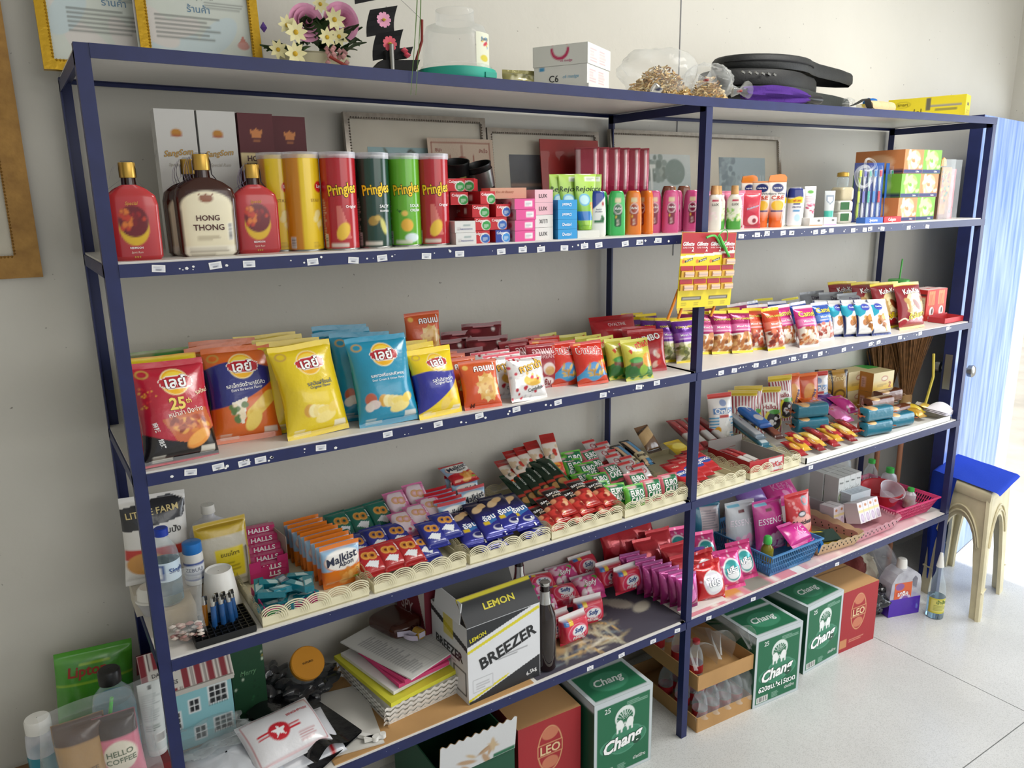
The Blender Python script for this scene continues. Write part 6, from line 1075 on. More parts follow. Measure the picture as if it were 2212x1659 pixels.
# jar with orange lid in a dark bag
jr=Kind('nut_jar',MB('clear_shell').lathe([(.001,0),(.04,0),(.044,.005),(.044,.09),(.04,.1)],24).mesh('nut_jar',40));mat('orange_lid','#d8932c',.4)
jr.add('lid',MB('orange_lid').lathe([(.043,.098),(.047,.1),(.047,.114),(.044,.117),(.001,.117)],28).mesh('lid',40))
la=Art(.09,.09,'#d8932c',.003);la.text('FUTURO',.5,.5,.6,'#3a2a14',bold=.03);P=np.stack([(la.X-.5)*.05,(la.Y-.5)*.05,.1175+0*la.X],-1);jr.add('lettering',la.letter(MB('print'),P).mesh('lettering'))
place(jr,(.385,.36,S4+.045),(.75,0,-.1),'jar with round orange lid tilted in a dark plastic bag','jar')
def crumple(name,sx,sy,sz,c,mt,seed,n=22,rough=.16,flatb=True):
    th,ph=np.meshgrid(np.linspace(0,2*pi,n*2+1),np.linspace(.02,pi-.02,n+1));x,y,z=np.sin(ph)*np.cos(th),np.sin(ph)*np.sin(th),np.cos(ph)
    R_=np.random.RandomState(seed);o=np.zeros_like(x)
    for i in range(9):k=R_.randn(3)*(1.5+i*.7);o += np.abs(np.sin(k[0]*x+k[1]*y+k[2]*z+R_.uniform(0,6)))/(1+i*.35)
    r=1+rough*(o-o.mean());P=np.stack([x*r*sx/2,y*r*sy/2,z*r*sz/2+sz/2],-1);P[...,2]=np.maximum(P[...,2],.001*(1+x)) if flatb else P[...,2];P[:,-1]=P[:,0]
    return MB(mt).patch(P[::-1],c).mesh(name,50)
pmat('dark_film',.15,coat=.5,bump=.004,bscale=30)
thing('plastic_bag',crumple('plastic_bag',.2,.14,.075,'#2a2c30','dark_film',3,rough=.3),(.37,.33,S4),'crumpled dark plastic bag around the orange lidded jar','bag')
thing('plastic_bag',crumple('plastic_bag',.13,.1,.09,'#4a4c4e','dark_film',8,rough=.35),(.31,.36,S4),'crumpled grey plastic bag beside the green festive carton','bag')
mb=MB('dark_film');X,Y=np.meshgrid(np.linspace(-1,1,20),np.linspace(-1,1,26));Z=.004+.03*np.exp(-(X*.8+.4)**2*4)*(1-.5*Y)+.006*_wr(X*.2,Y*.2,4,6,20,60);mb.patch(np.stack([X*.085+.03*Y,Y*.15,np.maximum(Z,.002)],-1),'#141518');mb.patch(np.stack([X*.085+.03*Y,Y*.15,0*X+.001],-1),'#141518',flip=True)
thing('plastic_bag',mb.mesh('plastic_bag',60),(.335,.165,S4+.03),'flat black plastic bag draped at an angle beside the white envelope','bag',rot=(.05,0,-.5))
thing('storage_carton',pbox('b',.14,.2,.028,{},'#2a2a2c').root,(.33,.2,S4),'low dark carton under the flat black bag','box')
# courier pouches with a star
sa=Art(.19,.15,'#d8d8dc',.003);sa.rect(.04,.06,.96,.94,'#b03038').rect(.05,.075,.95,.925,'#dedee2').ell(.42,.5,.14,.18,'#c02432').poly([(.42+.1*math.sin(i*pi/5)*(1 if i % 2 == 0 else .42),.5+.128*math.cos(i*pi/5)*(1 if i % 2 == 0 else .42)) for i in range(10)],'#f0f0f2').stripes(.12,.42,.3,.6,1,'#dedee2',1,.1).rect(.14,.53,.3,.57,'#c02432').rect(.54,.43,.7,.47,'#c02432').rect(.14,.47,.28,.5,'#c02432').rect(.56,.5,.7,.53,'#c02432').text('SINGHPOST',.75,.72,.3,'#c02432',bold=.03).small(.62,.16,.9,.34,4,'#b86a70',3)
kS=bag('courier_pouch',sa,.05,.004,.004,181,.0,mt='film',px=4,pe=.4,wave=.006)
flat(kS,.275,.02,S4+.055,1.25,.0,'white courier pouch with a red star emblem on top','pouch','white courier pouches',.0);o_=bpy.context.scene.objects[-1] if False else None
sa2=Art(.2,.16,'#d4d6dc',.004);sa2.rect(.8,0,.86,1,'#b82c34').rect(.1,.1,.6,.4,'#e2e2e6');kS2=bag('courier_pouch',sa2,.04,.004,.004,183,.0,mt='film',px=4,pe=.4)
flat(kS2,.3,.012,S4+.02,1.35,.2,'white courier pouch with a red edge stripe underneath','pouch','white courier pouches')
thing('plastic_bag',crumple('plastic_bag',.26,.22,.075,'#cfd3da','film',12,rough=.14),(.13,.11,S4),'puffy white plastic bag at the end of the lowest shelf','bag')
thing('plastic_bag',crumple('plastic_bag',.18,.12,.05,'#ffffff','clear_bag',14,rough=.3),(.1,.17,S4+.07),'crumpled clear plastic bag on the puffy white bag','bag')
# envelope with two plastic clips
thing('paper_envelope',MB('paper').box((0,0,.002),(.13,.27,.004),'#d6d4ce').mesh('paper_envelope'),(.455,.155,S4+.004),'white paper envelope lying beside the paper basket','envelope',rot=(.0,0,.18))
for i,(x,y,r) in enumerate(((.462,.045,.9),(.475,.032,.2))):thing('plastic_clip',MB('white_plastic').box((0,0,.006),(.05,.012,.01)).lathe([(.0005,.0),(.008,.0),(.008,.012),(.0005,.012)],10,c=(.024,0,0)).mesh('plastic_clip'),(x,y,S4+.01),('cream plastic clip lying across the envelope','cream plastic clip at the envelope edge')[i],'clip','cream plastic clips',rot=(0,0,r))
# paper basket with stacked papers
pbk=Kind('paper_basket');w,d,h=.25,.3,.07;b=MB('white_plastic');b.box((0,0,.002),(w-.03,d-.03,.004))
def slat_wall(fn,Ln):
    for i in range(4):b.patch(np.array([[fn(t,.008+.016*i+.004*math.sin(t*260)+s*.005,.001*math.cos(t*260)) for s in (-1,1)] for t in np.linspace(0,Ln,40)]))
sl=lambda z:z*.22
for s in (-1,1):
    slat_wall(lambda t,z,o,s=s:(t-w/2,s*(d/2-.015+sl(z)+o),z),w);slat_wall(lambda t,z,o,s=s:(s*(w/2-.015+sl(z)+o),t-d/2,z),d)
pbk.add('weave',b.mesh('weave',50));place(pbk,(.632,.215,S4+.003),(0,0,-.08),'white woven basket stacked with papers on the lowest shelf','basket')
def sheet(name,w,d,h,c,x,y,z,r,lb,cat,grp=None,tilt=0.,art=None):
    k=pbox(name,w,d,h,{'top':art} if art else {},c,'paper');return place(k,(x,y,z),(tilt,0,-r),lb,cat,grp)
z0=S4+.012
sheet('paper_block',.215,.27,.05,'#dcdad2',.632,.215,z0,.08,'thick block of white paper filling the basket','paper');sheet('plastic_folder',.225,.3,.012,'#d8d43c',.625,.222,z0+.052,.16,'yellow plastic folder in the paper basket','folder');sheet('paper_pad',.2,.26,.01,'#e4e2e0',.63,.23,z0+.066,.2,'white paper pad between the yellow and pink folders','paper')
for i in range(2):sheet('notebook',.165,.21,.011,'#d8447c',.645,.2,z0+.078+.0125*i,.12+.12*i,('pink notebook lower of two','pink notebook upper of two')[i],'notebook','pink notebooks')
ta=Art(.21,.295,'#d9d9d6',.003);ta.stripes(.08,.05,.92,.85,24,'#b4b4b4',1,.1)
for x in (.2,.45,.6,.75):ta.rect(x,.05,x+.006,.85,'#a8a8a8')
ta.small(.1,.06,.4,.84,24,'#8a8a8e',3)
sheet('printed_list',.21,.295,.004,'#d6d6d4',.655,.235,z0+.105,.32,'printed table sheets lying on top of the pink notebooks','paper',art=ta)
kf2=flask('brown',.2,.108,.045);mat('x','#000000');place(kf2,(.65,.36,z0+.14),(pi/2-.05,0,-.25),'dark rum flask lying on the printed sheets','bottle')
# tall cartons of mixed drinks
sp=Art(.2,.27,'#7c1f2e',.003);sp.text('SPY',.4,.62,.45,'#e4c8cc',bold=.04,shear=.2,rot=.1).text('RED',.5,.42,.3,'#c88a94').poly([(.7,1),(1,1),(1,.5)],'#d8d0cc');place(pbox('drink_carton',.24,.2,.27,{'left':sp,'front':Art(.24,.27,'#742030',.01)},'#6c1a28'),(.85,.33,S4),(0,0,.0),'maroon drink carton behind the lemon drink carton','carton')
bz=Kind('drink_carton');w,d,h=.245,.2,.235;mat('box_white','#dcdde0',.6)
f_=Art(w,h,'#dcdee2',.0024);f_.poly([(0,.75),(.9,1),(0,1)],'#26282c').poly([(0,.66),(0,.7),(.98,.97),(1,.93)],'#d8cc2c').poly([(0,0),(1,0),(1,.3),(.02,.02)],'#26282c').rect(0,.0,1,.04,'#26282c').poly([(0,.06),(1,.34),(1,.31),(0,.03)],'#d8cc2c').poly([(.78,.42),(1,.48),(1,.3),(.5,.16)],'#dcdee2').text('BREEZER',.55,.58,.8,'#1c1e22',bold=.06,rot=.26).text('LEMON',.14,.85,.22,'#d8cc2c',bold=.05,rot=.2).rect(.06,.13,.33,.3,'#8a8c90').rect(.065,.135,.325,.295,'#dcdee2').small(.1,.16,.3,.26,3,'#a8a8ac').text('6.5kg',.87,.1,.15,'#f0f0f0',bold=.03,rot=.2).small(.4,.44,.85,.5,2,'#6a6c70')
l_=Art(d,h,'#d2d4d8',.0026);l_.text('BREEZER',.5,.55,.75,'#1c1e22',bold=.06,rot=.0).poly([(0,.95),(1,.75),(1,.68),(0,.88)],'#26282c').rect(.35,.7,.62,1,'#cdbb1c',.8).rect(.6,.08,.95,.4,'#2a2c30').rect(.63,.1,.92,.38,'#d2d4d8').small(.3,.4,.7,.46,2,'#6a6c70')
mb=MB('card');lt=MB('print')
for n_,a_ in (('front',f_),('left',l_)):P=_face(w,d,h,n_,a_.X,a_.Y);mb.patch(P,a_.C);a_.letter(lt,P)
X,Y=np.meshgrid([0,1.],[0,1.]);[mb.patch(_face(w,d,h,n_,X,Y),'#c4c4c4') for n_ in ('right','back','bottom')];bz.add('carton_body',mb.mesh('carton_body'));bz.add('lettering',lt.mesh('lettering'))
fa=Art(w,.1,'#26282c',.003);fa.rect(0,.86,1,1,'#d8cc2c').text('LEMON',.5,.5,.42,'#d8cc2c',bold=.05);P=np.stack([(fa.X-.5)*w,-d/2+fa.Y*.055,h+fa.Y*.062],-1);mb=MB('card');mb.patch(P,fa.C);Q=P.copy();Q[...,1] += .002;mb.patch(Q,'#b89a6c',flip=True);bz.add('top_flap',mb.mesh('top_flap'));bz.add('flap_lettering',fa.letter(MB('print'),P).mesh('lettering'))
mb=MB('card').box((-w/2-.0,0,h+.03),(.003,d*.7,.06),'#d8dade',rot=(0,.15,0));bz.add('side_flap',mb.mesh('side_flap'));bz.add('back_flap',MB('card').box((.01,d/2-.02,h+.05),(w,.003,.11),'#3a3a38',rot=(-.5,0,0)).mesh('back_flap'))
place(bz,(.872,.125,S4+.003),(0,0,-.03),'open white and black lemon drink carton','carton')
kbt=bottle('drink_bottle','dark_glass',[(.001,0),(.026,0),(.029,.004),(.029,.12),(.022,.15),(.012,.17),(.012,.2)],'chrome',[(.0125,.197),(.014,.198),(.0135,.207),(.001,.208)])
for i in range(6):place(kbt,(.79+.075*(i % 3),.29+.07*(i // 3),S4+.275),(0,0,0),'dark red drink bottle with silver cap standing on the maroon carton','bottle','dark red bottles on the maroon carton',scale=.48)
# beer bottles
bl_=Art(.06,.06,'#d8d4c0',.003)
kbe=bottle('beer_bottle','dark_glass',[(.001,0),(.03,0),(.033,.005),(.033,.15),(.03,.175),(.017,.21),(.014,.23),(.0135,.27)],'chrome',[(.014,.266),(.0155,.268),(.015,.277),(.001,.279)])
kbe.add('foil_neck',MB('chrome').lathe([(.0182,.21),(.0152,.23),(.0148,.25)],20).mesh('foil_neck',40))
place(kbe,(1.035,.055,S4+.003),(0,0,0),'dark beer bottle with silver neck foil beside the lemon carton','bottle','beer bottles');place(kbe,(1.06,.23,S4+.003),(0,0,0),'dark beer bottle further back with silver neck foil','bottle','beer bottles')
# pad packs
def pads(c,seed,art_fn):
    a=Art(.105,.1,c,.0024);art_fn(a);return bag('pad_pack',a,.06,.014,.003,seed,.0,.0,px=9,pe=.16,wave=.004)
def pf(a):a.ell(.48,.42,.36,.3,'#e8a0b4').ell(.48,.42,.34,.28,'#d8365c').ell(.55,.48,.26,.16,'#eef0f4').text('Sofy',.55,.49,.36,'#2a4a8c',bold=.05,shear=.2).text('กระชับ',.5,.3,.4,'#ffffff',bold=.04).rect(.05,.72,.2,.86,'#3a78b8').rect(0,.86,1,1,'#eceaea').rect(.22,.72,.36,.86,'#e8c43c').bits(.05,.02,.95,.2,8,['#f0c0cc','#f4e0e4','#c82a4c'],.06,.04,3)
def pk2_(a):a.bits(.05,.05,.95,.85,20,['#e88ab4','#f0c4d8','#d83a80','#f4e4ec','#5aa84c'],.1,.08,5).text('Sofy',.5,.5,.45,'#ffffff',bold=.05,shear=.2,out='#c02a6c',ow=.05).rect(0,.86,1,1,'#d8d0d8')
kpA,kpB=pads('#cf2f48',191,pf),pads('#d84a90',192,pk2_);g='pink and red pad packs'
for (k,x,y,z,t_,rz,lb) in ((kpA,1.185,.115,.0,.1,-.05,'red pad pack with blue logo standing furthest forward'),(kpA,1.145,.155,.0,.1,.0,'red pad pack half hidden behind the furthest forward one'),(kpA,1.29,.17,.0,.12,.12,'red pad pack with the large upright logo'),(kpA,1.125,.2,.0,.1,.1,'red pad pack beside the beer bottle'),
      (kpB,1.17,.24,.012,.9,.2,'pink flowery pad pack lying behind the front packs'),(kpA,1.27,.25,.03,1.2,.2,'red pad pack lying flat in the middle of the pile'),(kpB,1.38,.255,.02,.9,.1,'pink flowery pad pack lying near the back post side'),(kpB,1.16,.32,.02,.9,.2,'pink flowery pad pack by the wall near the beer bottle'),(kpA,1.24,.345,.03,1.0,.2,'red pad pack by the wall in the middle'),(kpB,1.345,.35,.03,1.0,.1,'pink flowery pad pack by the wall'),(kpA,1.445,.36,.03,.7,.0,'red pad pack leaning at the back post'),
      (kpA,1.50,.22,.03,.15,.0,'red pad pack standing in front beside the magenta pouches'),(kpA,1.47,.28,.03,.15,.05,'red pad pack second beside the magenta pouches')):
    place(k,(x,y,S4+z),(-t_,0,rz),lb,'pad pack',g)
# magenta and red refill pouches packed on a board
thing('board',MB('melamine').box((0,0,.004),(.2,.38,.008)).mesh('shelf_offcut'),(1.68,.215,S4+.002),'pale offcut board under the magenta pouches','board',rot=(0,0,.03))
mg=Art(.085,.125,'#a8206c',.0024);mg.grad('#8a1a5c','#c8489c',.2,.9).ell(.5,.62,.2,.2,'#e8a8d0').ell(.52,.66,.12,.13,'#e8c8b8').ell(.5,.74,.14,.07,'#1c1418').poly([(.2,.1),(.8,.3),(.7,.6),(.3,.5)],'#d878b8').rect(0,.93,1,1,'#c87ab4');kMg=bag('refill_pouch',mg,.045,.012,.0045,195,.02,.3,mt='foil',wave=.01)
rr_=Art(.11,.13,'#b0182c',.003);rr_.grad('#a01424','#d0303c').ell(.5,.4,.3,.2,'#d8505c');kRr=bag('refill_pouch',rr_,.05,.014,.006,197,.02,.3,mt='foil',wave=.014)
g='magenta refill pouches'
for i in range(8):place(kMg,(1.615+.004*(i % 2)-.008*i,.045+.032*i,S4+.011),(-.12,0,.12),'magenta refill pouch standing in the front file, %s from the shelf edge' % N9[i],'pouch',g)
g='red refill pouches'
for i,(x,y,z,t_) in enumerate(((1.70,.12,.02,.4),(1.72,.19,.03,.4),(1.66,.26,.04,.5),(1.73,.28,.05,.4),(1.63,.35,.06,.4),(1.7,.36,.07,.3),(1.58,.37,.06,.35))):place(kRr,(x,y,S4+z),(-t_,0,.1),'glossy red refill pouch, %s towards the wall behind the magenta file' % N9[i],'pouch',g)
# detergent pouches in the right bay
def deter(c,c2,oval,txt,seed,w=.115,h=.14):
    a=Art(w,h,c,.0024);a.bits(0,0,1,1,40,[c2,c,'#f0c0d4'],.05,.03,seed).ell(.5,.48,.33,.3,'#eef2f4').ell(.5,.48,.29,.26,oval).ell(.5,.38,.22,.12,'#f0f4f6').text(txt,.5,.5,.42,'#ffffff',bold=.06,out='#1c3a5c',ow=.05);return bag('detergent_pouch',a,.06,.013,.005,seed,.03,.2,mt='foil',wave=.012)
kDp,kDr2,kDv=deter('#d83a84','#e87aa8','#2a9a9c','บรีส',201),deter('#c81c24','#e04a44','#e8e4f0','โปร',202),deter('#6a3aa8','#9a6ad0','#3ab0c8','บรีส',203,.09,.11);g='bright detergent pouches'
for (k,x,y,z,t_,rz,lb) in ((kDr2,1.73,.045,.0,.35,.2,'red detergent pouch with white oval at the shelf front'),(kDp,1.86,.065,.0,.4,.15,'pink detergent pouch with teal oval standing in front'),(kDp,1.955,.085,.0,.45,.1,'pink detergent pouch touching the blue basket'),(kDv,1.79,.15,.02,.5,.2,'purple detergent pouch behind the red one'),(kDp,1.87,.19,.02,.5,.2,'pink detergent pouch behind the purple one'),(kDp,1.80,.26,.03,.5,.2,'pink detergent pouch highest by the wall'),(kDr2,1.76,.1,.01,.4,.2,'red detergent pouch second behind the front red one')):place(k,(x,y,S4+z),(-t_,0,rz),lb,'detergent pouch',g)
# plastic baskets with pierced walls
def pierced(w,d,h,c,slope,nx_,name='plastic_basket',holes=True,rim=.012):
    m_='bk_'+c.strip('#');mat(m_,c,.35);mb=MB(m_);k=Kind(name)
    def quad_ring(a0,z0,a1,z1):
        A=[(sx*(w/2-slope+a0),sy*(d/2-slope+a0),z0) for sx,sy in ((-1,-1),(1,-1),(1,1),(-1,1))];B_=[(sx*(w/2-slope+a1),sy*(d/2-slope+a1),z1) for sx,sy in ((-1,-1),(1,-1),(1,1),(-1,1))]
        for i in range(4):mb.quad(A[i],A[(i+1) % 4],B_[(i+1) % 4],B_[i])
    q=lambda z:slope*z/h
    mb.box((0,0,.002),(w-2*slope,d-2*slope,.004));quad_ring(0,0,q(.012),.012);quad_ring(q(h-rim),h-rim,slope,h);quad_ring(slope,h,slope+.006,h);quad_ring(slope+.006,h,slope+.006,h-.006)
    k.add('tray_body',mb.mesh('tray_body'));ba=MB(m_)
    for side in range(4):
        Ln=w if side % 2 == 0 else d;n=max(4,int(Ln/.011))
        for i in range(n+1):
            t=-1+2*i/n
            def pt(z,side=side,t=t):e=w/2-slope+q(z);f=d/2-slope+q(z);return ((t*e,-f,z),(e,t*f,z),(t*e,f,z),(-e,t*f,z))[side]
            ba.bar(pt(.011),pt(h-rim+.001),.0035,.002,upv=(0,1,0) if side % 2 == 0 else (1,0,0))
        for zz in (h*.38,h*.62):
            def pz(t,side=side,zz=zz):e=w/2-slope+q(zz);f=d/2-slope+q(zz);return ((t*e,-f,zz),(e,t*f,zz),(t*e,f,zz),(-e,t*f,zz))[side]
            ba.bar(pz(-1),pz(1),.002,.003)
    k.add('lattice',ba.mesh('lattice'));return k
place(pierced(.285,.34,.095,'#3f7fb4',.025,24),(2.155,.195,S4+.002),(0,0,.0),'blue pierced plastic basket of cleaning refills','basket')
def refill(w,h,d,fn,c,seed,mt='film'):
    a=Art(w,h,c,.0026);fn(a);return bag('refill_pouch',a,d,.012,.003,seed,.03,.4,mt=mt,pe=.45)
def ess(c):return lambda a:(a.rect(.35,.78,.55,.84,'#6a2a34'),a.text('ESSENCE',.5,.6,.85,'#f6e8f4',bold=.0,shear=.1),a.bits(.1,.03,.9,.3,14,[c,'#e8a0c8','#f0c8dc'],.12,.06,3),a.rect(.05,.9,.45,.95,'#7ac0d8'))
place(refill(.15,.2,.05,ess('#d8409c'),'#c83a92',211),(2.19,.17,S4+.02),(-.2,0,.1),'bright pink refill pouch standing in the blue basket','pouch');place(refill(.15,.2,.05,ess('#b8c4cc'),'#c8ccd2',212),(2.085,.22,S4+.02),(-.2,.05,.1),'silver white refill pouch with blue edge in the blue basket','pouch')
place(refill(.14,.18,.05,lambda a:(a.rect(.0,0,.12,1,'#2a7a9c'),a.rect(.2,.35,.85,.9,'#d8c8cc'),a.small(.22,.38,.83,.85,9,'#8a8a98')),'#2f7f9e',213),(1.985,.31,S4+.03),(-.2,.1,.1),'teal refill pouch with pale text panel by the wall','pouch')
place(refill(.17,.13,.06,lambda a:(a.text('KEFA',.5,.6,.6,'#e48ac0',bold=.02),a.bits(.1,.1,.9,.5,8,['#e05aa8','#f0a0cc'],.12,.1,2)),'#d83c98',214,'clear_shell' if False else 'film'),(2.45,.3,S4+.1),(-.9,0,.2),'large magenta refill pouch lying high behind the basket','pouch');place(refill(.15,.1,.05,lambda a:None,'#8a6ac0',215),(2.28,.33,S4+.13),(-.8,0,.1),'lilac refill pouch lying against the wall','pouch')
thing('storage_carton',pbox('b',.42,.1,.1,{},'#c8b8c0').root,(2.4,.36,S4),'pale carton under the lying magenta pouch','box')
def magi(a):a.grad('#c82028','#d83038').ell(.5,.4,.42,.2,'#e8a89c').text('Magiclean',.5,.43,.72,'#241a2a',bold=.05).ell(.48,.6,.16,.06,'#2a2a34').ell(.48,.6,.12,.035,'#d8d8dc').ell(.68,.83,.14,.09,'#5a8a94').ell(.68,.83,.09,.055,'#d83038').ell(.45,.16,.4,.1,'#e8a82c').text('เพิ่ม',.42,.16,.4,'#2a2420',bold=.05).bits(.1,.5,.45,.9,10,['#e86a6c','#f0a0a0'],.04,.025,3)
place(refill(.13,.205,.055,magi,'#c8242c',216),(2.305,.125,S4+.035),(-.15,-.03,.1),'red cleaner refill pouch with dark lettering','pouch');place(refill(.15,.1,.05,lambda a:a.text('KE',.55,.5,.35,'#f0b0d8',bold=.0,shear=.1),'#d02a90',217),(2.235,.055,S4+.075),(-.9,.05,-.1),'magenta refill pouch drooping over the basket rim','pouch')
mat('green_cap','#3fae4c',.35);mat('olive_liquid','#a8a02c',.1,trans=.5)
place(bottle('dish_soap_bottle','olive_liquid',[(.001,0),(.02,0),(.023,.005),(.023,.055),(.012,.072),(.01,.078)],'green_cap',[(.014,.074),(.016,.076),(.015,.098),(.01,.104),(.001,.105)]),(2.06,.085,S4+.04),(0,0,0),'small dish soap bottle with green cap in the blue basket','bottle')
# lacy trays with mosquito coils / boxes
def lacy(w,d,h,c):
    m_='bk_'+c.strip('#');mat(m_,c,.4);mb=MB(m_);n=40
    for side in range(4):
        Ln=w if side % 2 == 0 else d;t=np.linspace(-1,1,n)
        rows=[]
        for q in np.linspace(0,1,5):rows.append([[(tt*(w/2+.02*q),-d/2-.03*q,q*(h+.006*abs(math.sin(tt*9)))),(w/2+.03*q,tt*(d/2+.02*q),q*(h+.006*abs(math.sin(tt*9)))),(tt*(w/2+.02*q),d/2+.03*q,q*(h+.006*abs(math.sin(tt*9)))),(-w/2-.03*q,tt*(d/2+.02*q),q*(h+.006*abs(math.sin(tt*9))))][side] for tt in t])
        mb.patch(np.array(rows))
    mb.box((0,0,.001),(w,d,.002));k=Kind('lace_tray');k.add('tray_body',mb.mesh('tray_body',50));ho_=MB('black_plastic')
    for side in (0,3):
        for i in range(9):
            for q in (.45,.75):
                tt=-.85+.21*i;c_=[(tt*(w/2+.02*q),-d/2-.03*q-.001,q*h),0,0,(-w/2-.03*q-.001,tt*(d/2+.02*q),q*h)][side]
                ho_.lathe([(.0005,-.0002),(.0035,0),(.0005,.0002)],8,c=(0,0,0)) if False else ho_.box(c_,(.004,.0012,.006) if side == 0 else (.0012,.004,.006))
    k.add('pierced_holes',ho_.mesh('pierced_pattern'));return k
place(lacy(.2,.27,.055,'#cdb48c'),(2.44,.18,S4+.003),(0,0,.1),'beige lace edged plastic tray with a sponge','tray','lace edged plastic trays');place(lacy(.24,.3,.055,'#d8a0aa'),(2.67,.19,S4+.003),(0,0,.0),'pink lace edged plastic tray of white cartons','tray','lace edged plastic trays')
sg_=MB('cloth');sg_.box((0,0,.012),(.09,.06,.024),'#d8c83c');k=Kind('scouring_sponge',sg_.mesh('scouring_sponge'));k.add('scouring_pad',MB('cloth').box((0,0,.028),(.09,.06,.008),'#2c3c34').mesh('scouring_pad'));place(k,(2.43,.1,S4+.02),(.35,0,.3),'yellow and dark green sponge lying in the beige tray','sponge','sponges')
place(k,(2.375,.13,S4+.03),(1.3,0,.5),'yellow and dark green sponge standing on edge in the beige tray','sponge','sponges')
th=np.linspace(0,2*pi,24);thing('tape_roll',MB('sky_cap').lathe([(.018,0),(.03,0),(.03,.02),(.018,.02),(.018,0)],24).mesh('tape_roll',40),(2.345,.09,S4+.03),'blue ring shaped roll beside the sponge','roll',rot=(1.2,0,.4))
mq=Art(.032,.085,'#e6e2e6',.0022);mq.ell(.5,.82,.22,.07,'#c88a5c').rect(0,.5,1,.62,'#e8dca0').ell(.55,.24,.28,.2,'#b8a4c8').ell(.55,.24,.2,.14,'#d8ccdc');kMq=pbox('repellent_carton',.032,.07,.085,{'front':mq},'#dcd8da');g='white repellent cartons with lilac print'
for i in range(4):place(kMq,(2.665+.036*i,.12,S4+.03),(-.35,0,.06),'white repellent carton with lilac print, %s along the front of the pink tray' % N9[i],'carton',g)
for i in range(2):place(kMq,(2.60+.036*i,.2,S4+.01),(-.1,0,.06),'white repellent carton behind the front row, %s from the beige tray' % N9[i],'carton',g)
mg2=Art(.036,.125,'#dfe2e0',.0022);mg2.text('กันยุง',.5,.8,.6,'#3a4a44',bold=.03).ell(.5,.3,.35,.13,'#a8c48c').ell(.5,.3,.22,.08,'#dfe6d8').bits(.2,.5,.8,.6,4,['#3a3a3a'],.06,.012,3);kMh=pbox('repellent_carton',.036,.07,.125,{'front':mg2},'#d4d8d6');g='tall white repellent cartons with green print'
for i in range(4):
    for j in range(2):place(kMh,(2.70+.04*i,.26+.075*j,S4+.065),(0,0,.05),'tall white repellent carton with green print, %s row, %s from the pouches' % (('front','back')[j],N9[i]),'carton',g)
thing('storage_carton',pbox('b',.17,.16,.06,{},'#cfcfd2').root,(2.76,.295,S4+.004),'flat white carton under the tall repellent cartons','box')
for i in range(3):place(pbox('flat_carton',.13,.05,.018,{'top':(lambda a:a.small(.1,.1,.9,.9,4,'#8a9aa8',3))(Art(.13,.05,'#c8d2da',.003))},'#ccd4da'),(2.76,.195,S4+.075+.0185*i),(0,0,.05),'flat pale blue carton, %s in the small pile' % N9[i],'carton','flat pale blue cartons')
# pink basket with red bowl and bottles
place(pierced(.3,.34,.075,'#c83a6c',.03,24),(2.965,.2,S4+.003),(0,0,.05),'hot pink pierced plastic basket at the shelf end','basket')
mat('red_bowl','#b02c34',.35);bw=MB('red_bowl').lathe([(.001,.0),(.06,.0),(.085,.06),(.09,.062),(.09,.066),(.083,.064),(.058,.006),(.001,.004)],30);thing('bowl',bw.mesh('bowl',40),(2.945,.19,S4+.04),'red plastic bowl sitting in the hot pink basket','bowl',rot=(.1,-.1,0))
thing('takeaway_tub',MB('frosted').lathe([(.001,0),(.035,0),(.05,.05),(.053,.051),(.053,.054)],24).mesh('takeaway_tub',40),(2.93,.15,S4+.075),'frosted tub lying in the red bowl','tub',rot=(.5,-.2,0))
place(bottle('water_bottle','clear_pet',[(.001,0),(.03,0),(.032,.005),(.032,.09),(.028,.12),(.014,.145),(.012,.155),(.012,.165)],'green_cap',[(.0125,.157),(.015,.158),(.015,.175),(.001,.177)],('water',[(.03,.004),(.03,.06)])),(3.03,.3,S4+.01),(0,0,0),'clear water bottle with lime cap in the pink basket','bottle')
place(bottle('soap_bottle','frosted',[(.001,0),(.03,0),(.034,.006),(.034,.09),(.028,.11),(.014,.12)],'green_cap',[(.015,.118),(.018,.12),(.017,.142),(.001,.146)]),(3.075,.24,S4+.01),(0,.05,0),'lilac soap bottle with green cap in the pink basket','bottle');place(bottle('soap_bottle','frosted',[(.001,0),(.022,0),(.025,.006),(.025,.06),(.012,.075)],'green_cap',[(.013,.073),(.015,.075),(.014,.09),(.001,.092)],('olive_liquid',[(.022,.004),(.022,.03)])),(3.045,.12,S4+.01),(0,.1,0),'small bottle of yellow soap with dark green cap','bottle')
place(bottle('water_bottle','clear_pet',[(.001,0),(.035,0),(.037,.005),(.037,.15),(.034,.17),(.02,.19)],'clear_pet',[(.0205,.188),(.02,.2),(.001,.2)]),(2.94,.385,S4+.002),(0,0,0),'empty ribbed clear bottle standing by the wall','bottle')
# ================================================================ hanging razor card on the middle post
gc=Art(.222,.215,'#e6cf1e',.0024);gc.rect(0,.72,1,1,'#b3222e').below(lambda x:.69+0*x,'#e6cf1e').poly([(0,.69),(1,.76),(1,.72),(0,.66)],'#f0e8d8')
for i in range(4):
    x=.125+.25*i;gc.text('Gillette',x,.85,.2,'#ffffff',shear=.3,bold=.05).text('SUPER THIN',x-.02,.8,.15,'#f4d0d0',bold=.02).text('2',x+.08,.78,.04,'#ffffff',bold=.05).ell(x-.07,.62,.025,.026,'#d8742c').poly([(x-.04,.6),(x+.1,.64),(x+.1,.67),(x-.04,.63)],'#2a2c34').text('easy handle',x+.03,.635,.11,'#ffffff',rot=.2)
for i in range(3):gc.rect(.08+.25*i,.46,.17+.25*i,.53,'#8a7a2c').poly([(.08+.25*i,.46),(.17+.25*i,.46),(.17+.25*i,.53)],'#2a2618')
